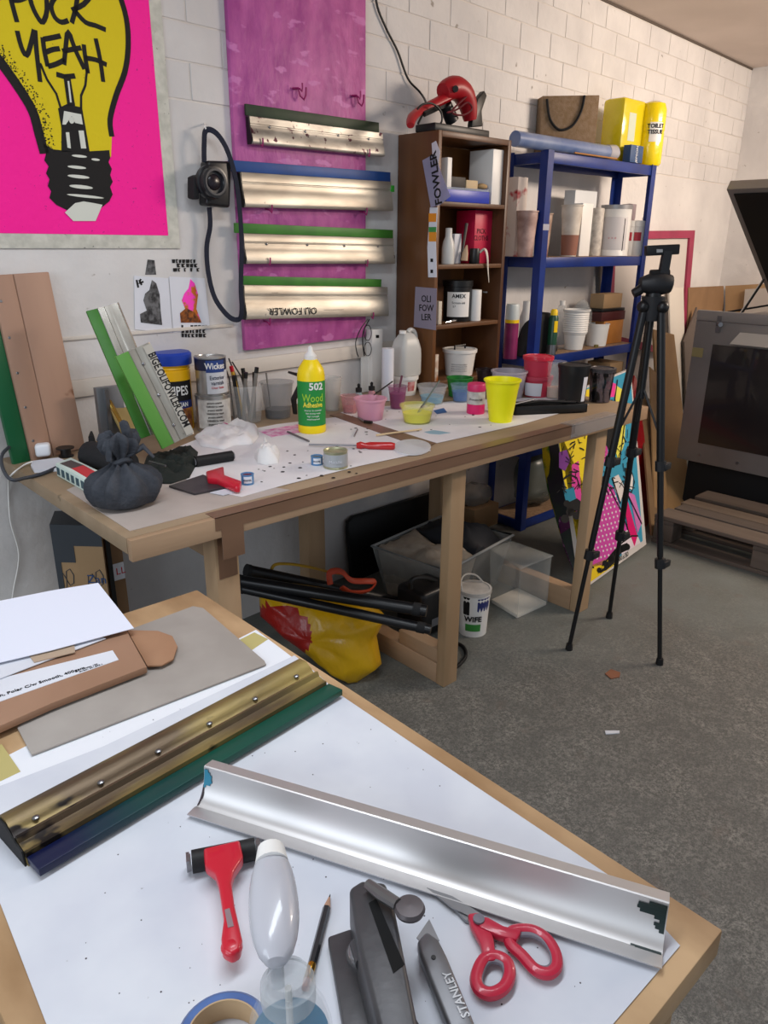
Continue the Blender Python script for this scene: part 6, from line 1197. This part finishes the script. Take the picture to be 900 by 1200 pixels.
# pallet
pal = thing('pallet', 'weathered wooden pallet on the floor in front of the exposure unit', 'pallet', (3.7, 1.2, 0))
PW = [mat('pallet_wood_%d' % k, c_, .8, col2=d_, sc=8, stretch=(1, .1, 1), bump=.4, bsc=20) for k, (c_, d_) in enumerate((('6f6258', '54483f'), ('62574f', '4a403a'), ('796a5c', '5e5044')))]
px0, px1, py0, py1 = 3.20, 3.8, .50, 1.585; rn = random.Random(2)
for k, (a, b) in enumerate(((0, .13), (.15, .24), (.255, .35), (.40, .54))):
    z_ = FZ+.122+(.0 if k != 2 else -.002); MB().box(px0+a, px0+b, py0, py1-(.02 if k == 1 else 0), z_, z_+.02).build('deck_board', PW[k % 3], pal, bevel=.003, seg=1)
for y in (1.488, 1.03, .52):
    MB().box(px0, px0+.54, y-.0, y+.095, FZ+.103, FZ+.1215).build('stringer_board', PW[1], pal, bevel=.002, seg=1)
    for x in (0, .22, .44): MB().box(px0+.002+x, px0+.10+x, y, y+.095, FZ+.0185, FZ+.1025).build('block', PW[(int(x*10)) % 3], pal, bevel=.004, seg=1)
for x in (0, .22, .44): MB().box(px0+x, px0+x+.10, py0, py1, FZ, FZ+.018).build('bottom_board', PW[0], pal, bevel=.002, seg=1)

# ============================================================ NEAR TABLE
tab = thing('table', 'near work table with an orange ply top, covered in white paper', 'table', (.31, .6, 0))
tx0, tx1, ty0, ty1 = .065, .553, .160, 1.068
TZ = BT
MB().box(tx0, tx1, ty0, ty1, TZ-.03, TZ).build('tabletop', TABLEW, tab, bevel=.002)
for x in (tx0+.02, tx1-.07):
    for y in (ty0+.02, ty1-.07): MB().box(x, x+.05, y, y+.05, FZ, TZ-.031).build('leg', PINE, tab, bevel=.003)
MB().box(tx0+.03, tx1-.03, ty0+.03, ty0+.05, TZ-.11, TZ-.031).build('apron', PINEX, tab); MB().box(tx0+.03, tx1-.03, ty1-.05, ty1-.03, TZ-.11, TZ-.031).build('apron', PINEX, tab)
# papers
def edge_clip(pts): return pts
z = TZ+.0003
o = slab('paper_sheet', [(12, 1078), (-60, 960), (-30, 905), (300, 738), (345, 772), (345, 790), (120, 1000), (110, 1190), (80, 1260)], z, z+.0004, mat('under_paper', 'e4e6ec', .7)); tag(o, 'underlying white paper sheet showing at the upper and left edges of the near table', 'paper')
MB().prism(*pz([(314, 749), (298, 741), (272, 754), (290, 765)], z, z+.0008)).build('tape_stain', mat('olive_tape', 'b8ac70', .5), o); MB().prism(*pz([(2, 872), (-40, 892), (-20, 925), (24, 904)], z, z+.0008)).build('tape_stain', mat('olive_tape', 'b8ac70', .5), o)
z = TZ+.001
sheet = slab('paper_sheet', [(-50, 952), (0, 921), (120, 875), (345, 768), (370, 788), (400, 815), (560, 923), (735, 1040), (797, 1108), (714, 1205), (640, 1300), (560, 1420), (200, 1420), (62, 1220), (0, 1058)], z, z+.0004, mat('table_paper', 'd6d9e0', .7, col2='c9ccd6', sc=9, spots='8a8a90', spot_sc=70, spot_th=.74)); tag(sheet, 'large white paper sheet covering the near table', 'paper')
z += .0006
o = slab('grey_board', [(20, 852), (150, 738), (226, 710), (238, 712), (310, 774), (312, 778), (37, 884)], z, z+.003, mat('greyboard', 'a59d96', .85, col2='99918a', sc=10, spots='5a5450', spot_sc=40, spot_th=.76), bevel=.001); tag(o, 'sheet of grey cardboard on the near table under the envelope', 'cardboard')
env = thing('cardboard_envelope', 'brown cardboard envelope with an address label on the near table', 'envelope', Z(80, 800, z+.003)); KR = mat('kraft_card', 'a07c64', .75, col2='957159', sc=6)
z0 = z+.0035
MB().prism(*pz([(-90, 815), (0, 776), (148, 738), (172, 781), (60, 824), (-90, 890)], z0+.003, z0+.013)).build('body', KR, env, bevel=.001)
MB().prism(*pz([(148.5, 738), (185, 739), (202, 745), (208, 757), (203, 772), (190, 779), (172.5, 780)], z0+.004, z0+.007)).build('flap', mat('kraft_flap', 'a88062', .75, col2='9a7256', sc=8), env, bevel=.0008)
MB().prism(*pz([(-40, 806), (0, 795), (132, 762), (139, 773), (0, 822), (-40, 836)], z0+.013, z0+.0136)).build('address_label', PAPER, env)
A = Z(0, 815, z0+.0138); B = Z(84, 787, z0+.0138); text('lettering', 'Smooth, Polar C/w Smooth, 400gsm', .0088, basis(Z(40, 802, z0+.0138), B-A, Vector((-(B-A).y, (B-A).x, 0))), INK, env, bold=.0001)
text('lettering', 'Sheets: 100\nOrder: 331,899-1', .0045, basis(Z(106, 782, z0+.0138), B-A, Vector((-(B-A).y, (B-A).x, 0))), INK, env)
o = slab('paper_sheet', [(-80, 812), (0, 795), (60, 772), (124, 748), (100, 742), (-80, 782)], z0+.0145, z0+.0155, PAPER); tag(o, 'lower white sheet poking out under the top sheet on the envelope', 'paper')
o = slab('kraft_sheet', [(40, 776), (88, 764), (87, 754), (30, 762)], z0+.0158, z0+.017, mat('pale_kraft', 'b09a84', .75)); tag(o, 'small pale brown card under the top white sheet', 'card')
t = MB(); zt_ = z0+.020; hi = [Z(x, y, zt_+dz) for x, y, dz in ((-80, 715, .02), (0, 704, .018), (60, 692, .014), (115, 683, .012), (136, 710, .004), (157, 736, 0), (60, 762, 0), (-80, 795, 0))]; t.prism([p-Vector((0, 0, .0008)) for p in hi], hi); o = t.build('paper_sheet', mat('bright_paper', 'dfe2f0', .6)); tag(o, 'top bright white paper sheet curling over the brown envelope', 'paper')
t = MB(); rn = random.Random(21)
for k in range(90):
    p = Z(rn.uniform(60, 700), rn.uniform(830, 1190), TZ+.00145); r = rn.uniform(.0003, .0009)
    if p.x < .52 and p.x > .11 and p.y > .18: t.lathe([(r, 0), (r*.9, .0003)], p, 5)
tag(t.build('ink_flecks', mat('fleck_brown', '4a4244', .8)), 'tiny dark flecks scattered over the white paper of the near table', 'ink spots', kind='stuff')
# big brass squeegee
BRS = mat('tarnished_brass', 'a08c54', .42, .55, col2='5e4e3c', sc=9, stretch=(.4, 2.2, 1), spots='241e1c', spot_sc=30, spot_th=.63, spot_st=(.5, 1, 1), bump=.3, det=9, lo=.42, hi=.60)
def blade_mat():
    m = mat('inked_green_rubber', '12594a', .35); N = m.node_tree.nodes; L_ = m.node_tree.links; tc = N.new('ShaderNodeTexCoord'); sx = N.new('ShaderNodeSeparateXYZ'); n = N.new('ShaderNodeTexNoise'); n.inputs['Scale'].default_value = 14; L_.new(tc.outputs['Object'], n.inputs['Vector'])
    L_.new(tc.outputs['Object'], sx.inputs[0]); ad = N.new('ShaderNodeMath'); ad.operation = 'MULTIPLY_ADD'; L_.new(n.outputs[0], ad.inputs[0]); ad.inputs[1].default_value = .12; L_.new(sx.outputs[0], ad.inputs[2])
    r = N.new('ShaderNodeValToRGB'); r.color_ramp.elements[0].position = .08; r.color_ramp.elements[1].position = .27; r.color_ramp.elements[0].color = lin('0d1438'); r.color_ramp.elements[1].color = lin('0a4a3c'); L_.new(ad.outputs[0], r.inputs[0]); L_.new(r.outputs[0], N['Principled BSDF'].inputs['Base Color']); return m
zq = TZ+.002; A = Z(8, 967, zq); B = Z(342, 783, zq); Cq = Z(47, 1026, zq+.006); Dq = Z(402, 813, zq+.006); u = B-A; v = Cq-A; M = basis(A, u, v)
if M[2][2] < 0:
    v = -v; M = basis(A+(-v), u, v) if 0 else M
# length runs left to right; across axis points away from the viewer, so start at the blade edge
O = Cq.copy(); O.z = zq; M = basis(O, Dq-Cq, A-Cq); L = (Dq-Cq).length; Wt = (A-Cq).dot(Vector((M[0][1], M[1][1], M[2][1])))
q = thing('squeegee', 'long squeegee with a tarnished brass holder and green blade on the near table', 'squeegee', M)
bwid = Wt*.27
prof = [(bwid, .0), (Wt, 0), (Wt+.002, .006), (Wt, .016), (Wt-.008, .026), (Wt*.80, .034), (Wt*.66, .034), (Wt*.56, .026), (Wt*.51, .021), (Wt*.485, .021), (Wt*.465, .026), (Wt*.43, .026), (Wt*.41, .020), (bwid+.004, .017), (bwid, .017)]
MB().extr(prof, L-.004, l0=.0).build('holder', BRS, q, world=False, smooth=50)
MB().extr([(0, .004), (bwid-.0005, .004), (bwid-.0005, .0125), (0, .0125)], L).build('blade', blade_mat(), q, world=False, bevel=.001)
MB().extr([(bwid+.002, .001), (Wt-.001, .001), (Wt-.002, .016), (Wt-.010, .024), (Wt*.8, .0315), (Wt*.66, .0315), (Wt*.5, .022), (bwid+.004, .017)], -.0006, l0=-.0022).build('end_plate', BLACKR, q, world=False)
for k in range(6): MB().lathe([(.0036, 0), (.0036, .0013), (.0022, .0024), (.0005, .0026)], (L*(k+.35)/5.8, Wt*.56, .0265), 12).build('screw', STEEL, q, world=False)
# scoop coater
zq = TZ+.0022
A = Z(222, 952, zq+.004); B = Z(776, 1131, zq+.004); u = (B-A); vv = Vector((-u.y, u.x, 0)); M = basis(Vector((A.x, A.y, zq)), u, vv); L = u.length
# outer arc depth from the picture
H1 = .036; Pb = Z(262, 908, zq+H1); dep = (Pb-A).dot(Vector((M[0][1], M[1][1], M[2][1])))
q = thing('scoop_coater', 'long polished aluminium trough lying on the near table', 'trough', M)
def arc(r_off, n=18):
    out = []
    for i in range(n+1):
        a_ = -PI/2+(PI/2)*i/n; f = PI*.47*i/n; out.append((.010+(dep-.010)*math.sin(f)/math.sin(PI*.47), .0022+(H1-.0022)*(1-math.cos(f))/(1-math.cos(PI*.47))))
    return out
inner = arc(0); outer = [(y_+.0016*math.sin(PI*.47*i/18), max(.0006, z_-.0016*math.cos(PI*.47*i/18))) for i, (y_, z_) in enumerate(inner)]
poly = [(-.004, .0050), (.0085, .0040)]+inner[1:]+[(dep+.0004, H1+.003), (dep+.0018, H1+.0036), (dep+.0155, H1+.0006), (dep+.0150, H1-.0010), (dep+.002, H1+.0012)]+outer[::-1][:-1]+[(.010, .0006), (-.004, .0038)]
ALU = mat('polished_aluminium', 'cfcccb', .47, .85, col2='b7b5b6', sc=3, stretch=(.15, 1, 1), bump=.03)
MB().extr(poly, L).build('channel', ALU, q, world=False, smooth=35)
def stain(x0_, x1_, i0, i1, m, seed):
    t = MB(); rn = random.Random(seed); ar = [(y_-.0006, z_+.0006) for y_, z_ in inner]
    e0 = x0_; inward = x1_ > L*.5
    for i in range(i0, i1):
        f_ = math.sin(PI*(i-i0+.6)/(i1-i0+.4)); wd = (x1_-x0_)*(f_*.7+.3*rn.random()); lo_, hi_ = (x1_-wd, x1_) if inward else (x0_, x0_+wd)
        a_, b_ = ar[i], ar[i+1]; t.hexa([(lo_, a_[0], a_[1]), (hi_, a_[0], a_[1]), (hi_, b_[0], b_[1]), (lo_, b_[0], b_[1])], [(lo_, a_[0]-.0003, a_[1]+.0003), (hi_, a_[0]-.0003, a_[1]+.0003), (hi_, b_[0]-.0003, b_[1]+.0003), (lo_, b_[0]-.0003, b_[1]+.0003)])
    t.build('ink_stain', m, q, world=False)
stain(.001, .012, 11, 18, mat('stain_teal', '2c7f9a', .5), 1); stain(.0005, .003, 2, 12, mat('stain_dark', '34262e', .6), 2)
rnx = random.Random(5)
stain(L-.03, L-.001, 13, 18, mat('stain_black', '0f2424', .4), 3); stain(L-.012, L-.001, 9, 13, MATS['stain_black'], 4); stain(L-.03, L-.001, 0, 2, MATS['stain_black'], 6)
# brayer on the near table
zq = TZ+.0018
q, r0, r1 = brayer('ink roller with a red plastic handle, lying on the near table', (225, 1010), (299, 995), .0105, None, None, zq, RED)
t = MB(); u = (r1-r0).normalized(); w_ = Vector((-u.y, u.x, 0))
for p, sg in ((r0, -1), (r1, 1)): t.hexa([p+u*sg*.002-w_*.006-Vector((0, 0, .006)), p+u*sg*.005-w_*.006-Vector((0, 0, .006)), p+u*sg*.005+w_*.006-Vector((0, 0, .006)), p+u*sg*.002+w_*.006-Vector((0, 0, .006))], [p+u*sg*.002-w_*.006+Vector((0, 0, .007)), p+u*sg*.005-w_*.006+Vector((0, 0, .007)), p+u*sg*.005+w_*.006+Vector((0, 0, .007)), p+u*sg*.002+w_*.006+Vector((0, 0, .007))])
t.build('side_plate', STEEL, q)['kind'] = 'stuff'
MB().prism(*pz([(238, 993), (281, 983), (285, 1003), (274, 1020), (271, 1033), (275, 1060), (284, 1100), (281, 1113), (271, 1118), (260, 1112), (259, 1098), (262, 1075), (256, 1035), (252, 1022), (240, 1013)], zq+.010, zq+.0225)).build('handle', RED, q, bevel=.003, seg=3)
MB().prism(*pz([(263, 1066), (269, 1064), (274, 1085), (267, 1087)], zq+.0226, zq+.0230)).build('hanging_hole', mat('hole_grey', '8a7478', .5), q)
c = Z(271, 1106, zq+.022); MB().ico(c-Vector((0, 0, .004)), .0085, 3, (1, 1.1, .6)).build('pommel', RED, q)
# pencil stub
q = thing('pencil', 'short black pencil with brass ferrule and pink eraser on the near table', 'pencil', Z(372, 1100, TZ)); a = Z(387, 1048, TZ+.005); b = Z(358, 1159, TZ+.006); r = .0036; g = lambda k: a.lerp(b, k)
MB().tube([g(.16), g(.76)], r, 6).build('barrel', mat('pencil_black', '222226', .3, coat=.4), q); MB().tube([g(.04), g(.16)], [.001, r*.95], 8).build('wood_tip', mat('cut_wood', 'b08870', .6), q); MB().tube([g(0), g(.045)], [.0003, .001], 6).build('lead', INK, q)
MB().tube([g(.76), g(.80), g(.82), g(.92)], [r*.9, r*1.05, r*1.0, r*1.05], 12).build('ferrule', mat('ferrule_brass', 'c8963a', .2, .95), q); MB().tube([g(.92), g(1)], [r, r*.9], 10).build('eraser', mat('eraser_pink', 'b88a80', .7), q)
# masking tape roll
c = Z(262, 1213, TZ+.02); c.z = TZ+.0016; q = thing('tape_roll', 'blue roll of tape lying on the near table by the bottom edge', 'tape', c); Ro = (Z(215, 1195, TZ+.02)-Z(262, 1213, TZ+.02)).length*1.0
MB().lathe([(Ro, 0), (Ro, .019), (Ro*.80, .019), (Ro*.80, 0)], c, 40, caps=False).build('tape', mat('tape_blue', '3f5a92', .45, col2='4a6aa4', sc=30), q)
MB().lathe([(Ro*.80, .0), (Ro*.80, .0195), (Ro*.765, .0195), (Ro*.765, 0)], c, 40, caps=False).build('core', mat('core_card', 'b89c78', .7), q); MB().lathe([(Ro*1.002, .001), (Ro*1.002, .0185), (Ro*.97, .0192)], c, 40, caps=False).build('outer_wrap', mat('tape_tan', 'a8997a', .5), q)
# spray bottle
zh = 1.062; a = Z(318, 1004, zh); b = Z(324, 1128, zh-.004); base = Vector((b.x, b.y, TZ+.0016)); q = thing('spray_bottle', 'clear trigger spray bottle with blue liquid at the bottom of the picture', 'bottle', base)
SB = clear('spray_clear', 'd4dadc', .11, .08); zh = 1.062
hd = [(.0, 997), (0, 1130)]
a = Z(318, 1004, zh); b = Z(324, 1128, zh-.004); 
n = 12; P = []; R_ = []
for k in range(n+1):
    f = k/n; P.append(a.lerp(b, f)); R_.append([.0075, .0105, .0122, .0132, .0138, .0142, .0143, .0142, .0138, .013, .0118, .0098, .006][k])
MB().tube(P, R_, 18, flat=.75).build('trigger_head', mat('head_milky', 'c4c4cc', .25, coat=.5, alpha=.8), q, smooth=60)
MB().tube([a-(b-a).normalized()*.006, a+(b-a).normalized()*.006], [.0085, .0105], 16).build('nozzle', WPL, q)
bx = b+(b-a).normalized()*.004
C0 = Vector((b.x, b.y, 0))
bc_ = Vector((C0.x+.004, C0.y-.004, TZ+.0016)); Rb = .0235
MB().lathe([(.0225, 0), (Rb, .004), (Rb, .148), (.0215, .157), (.017, .167), (.0130, .172), (.0130, .180), (.012, .180), (.012, .172), (.016, .166), (.020, .156), (Rb-.0015, .148), (Rb-.0015, .004), (.001, .003)], bc_, 32).build('bottle', SB, q)
MB().lathe([(Rb-.002, .0045), (Rb-.002, .143)], bc_, 32).build('liquid', mat('blue_liquid', '1f6f96', .15, alpha=.9), q)
MB().lathe([(.0150, .170), (.0150, .182), (.012, .184), (.011, .189)], bc_, 24).build('collar', mat('collar_clear', 'bcc2c6', .2, alpha=.35), q)
MB().tube([Vector((bc_.x, bc_.y, TZ+.01)), Vector((bc_.x, bc_.y, TZ+.18))], .002, 8).build('dip_tube', WPL, q)
MB().tube(smoothpts([b.lerp(a, .25)-Vector((0, 0, .01)), b.lerp(a, .45)-Vector((0, 0, .03)), b.lerp(a, .4)-Vector((0, 0, .055))]), .004, 8, flat=.6).build('trigger', mat('head_milky2', 'c0c0c8', .3), q)
# cast metal tool with lever
CM = mat('grey_cast_metal', '4f4e50', .42, .4, col2='444346', sc=20, bump=.04, bsc=90); CMD = mat('slot_shade', '050506', .9)
q = thing('tape_dispenser', 'heavy grey cast metal tool with slot and thumb lever, bottom edge of the near table', 'tool', Z(440, 1170, TZ)); z = TZ+.0016
MB().prism(*pz([(384, 1097), (410, 1088), (432, 1092), (520, 1250), (410, 1250)], z, z+.010)).build('base_plate', CM, q, bevel=.002)
MB().prism(*pz([(409, 1040), (424, 1030), (452, 1033), (462, 1060), (500, 1250), (455, 1250), (420, 1110)], z+.0105, z+.052)).build('body', CM, q, bevel=.004, seg=3)
MB().prism(*pz([(432, 1058), (441, 1053), (474, 1130), (461, 1140)], z+.0521, z+.0526)).build('slot', CMD, q)  # flat black patch on top; the shade inside the slot is painted
MB().tube([Z(431, 1036, z+.058), Z(447, 1048, z+.060), Z(466, 1060, z+.062)], [.0045, .0055, .005], 10).build('lever', mat('steel_warm', '7a7878', .35, .8), q); cL = Z(480, 1068, z+.058); MB().lathe([(.0115, 0), (.0125, .003), (.011, .006), (.001, .0068)], cL, 24).build('thumb_pad', mat('pad_dark', '5c5658', .4, .5), q)
t = MB(); t.tube([Z(421, 1105, z+.03), Z(428, 1128, z+.03)], .008, 12); t.build('pivot_boss', CM, q)
c_ = Z(424, 1118, z+.012); MB().ico(c_, .013, 3, (1, 1, .9)).build('dome_knob', mat('polished_grey', '8c8a8c', .25, .7), q)
# utility knife
q = thing('utility_knife', 'grey metal utility knife lying right of the cast tool', 'knife', Z(530, 1150, TZ)); 
MB().prism(*pz([(489, 1101), (500, 1090), (514, 1100), (524, 1120), (578, 1250), (545, 1250), (492, 1118)], z+.0035, z+.016)).build('handle', mat('knife_grey', '77777a', .4, .6, col2='68686c', sc=20), q, bevel=.003, seg=3)
MB().prism(*pz([(503, 1077), (488, 1099), (498, 1108), (515, 1102)], z+.008, z+.0088)).build('blade', STEEL, q)
A = Z(518, 1128, z+.0163); B = Z(553, 1205, z+.0163); text('lettering', 'STANLEY', .0095, basis(A.lerp(B, .5), A-B, Vector(((B-A).y, -(B-A).x, 0))), mat('embossed_grey', 'a4a4a6', .35, .6), q, ext=.0003, bold=.0002)
MB().lathe([(.002, 0), (.002, .0006)], Z(508, 1122, z+.0161), 10).build('screw', BLACK, q)
# scissors
q = thing('scissors', 'scissors with red and grey handles, blades under the aluminium trough', 'scissors', Z(590, 1120, TZ)); SR = mat('scissor_red', 'b91f3c', .4, coat=.3); SG = mat('scissor_grey', '76707a', .6); zs_ = z+.0065
def loop(pts, r, rr, m): t = MB(); t.tube([Z(x, y, zs_) for x, y in pts], r, 10, closed=True, flat=.9); return t
def closedsm(pts, n=5):
    k = len(pts); out = []
    for i in range(k):
        p0, p1, p2, p3 = [Vector((*pts[(i+d) % k], 0)) for d in (-1, 0, 1, 2)]
        for j_ in range(n):
            t_ = j_/n; v_ = .5*((2*p1)+(p2-p0)*t_+(2*p0-5*p1+4*p2-p3)*t_*t_+(3*p1-p0-3*p2+p3)*t_**3); out.append((v_.x, v_.y))
    return out
l1 = closedsm([(566, 1126), (580, 1121), (594, 1128), (597, 1143), (590, 1158), (575, 1165), (562, 1160), (558, 1146)]); loop(l1, .0052, 0, SR).build('finger_ring', SR, q)
cx = sum(p[0] for p in l1)/len(l1); cy = sum(p[1] for p in l1)/len(l1); loop([(cx+(x-cx)*.80, cy+(y-cy)*.80) for x, y in l1], .003, 0, SG).build('grip_lining', SG, q)
l2 = closedsm([(600, 1092), (622, 1090), (640, 1100), (651, 1117), (652, 1133), (643, 1141), (628, 1137), (612, 1120), (598, 1106)]); loop(l2, .0050, 0, SR).build('finger_ring', SR, q)
cx = sum(p[0] for p in l2)/len(l2); cy = sum(p[1] for p in l2)/len(l2); loop([(cx+(x-cx)*.84, cy+(y-cy)*.80) for x, y in l2], .0028, 0, SG).build('grip_lining', SG, q)
MB().prism(*pz([(548, 1070), (560, 1068), (572, 1078), (579, 1100), (582, 1124), (568, 1126), (563, 1105), (552, 1085)], z+.003, z+.010)).build('handle_arm', SR, q, bevel=.002)
MB().prism(*pz([(556, 1072), (572, 1074), (590, 1084), (612, 1089), (606, 1101), (585, 1096), (562, 1086)], z+.0035, z+.0115)).build('handle_arm', SR, q, bevel=.002)
MB().prism(*pz([(520, 1052), (530, 1050), (560, 1072), (556, 1082), (545, 1078)], z+.001, z+.004)).build('blade', STEEL, q)
MB().prism(*pz([(500, 1040), (530, 1050), (563, 1070), (560, 1078), (530, 1064)], z+.0041, z+.0055)).build('blade', STEEL, q)
MB().lathe([(.005, 0), (.005, .002), (.001, .003)], Z(561, 1078, z+.011), 12).build('pivot', SG, q)

# ============================================================ litter on the floor
q = slab('leaf', [(709, 789), (716, 784), (727, 788), (726, 793), (716, 795)], FZ+.0005, FZ+.004, mat('dry_leaf', '8a5a42', .8)); tag(q, 'small dry brown leaf on the floor', 'leaf')
q = slab('paper_stick', [(709, 856), (726, 856), (726, 859), (710, 860)], FZ+.0005, FZ+.003, PAPER); tag(q, 'small white paper stick on the floor', 'litter')
q = slab('paper_scrap', [(544, 1007), (545, 1007), (545, 1008), (544, 1008)], .0008, .003, PAPER) if 0 else None
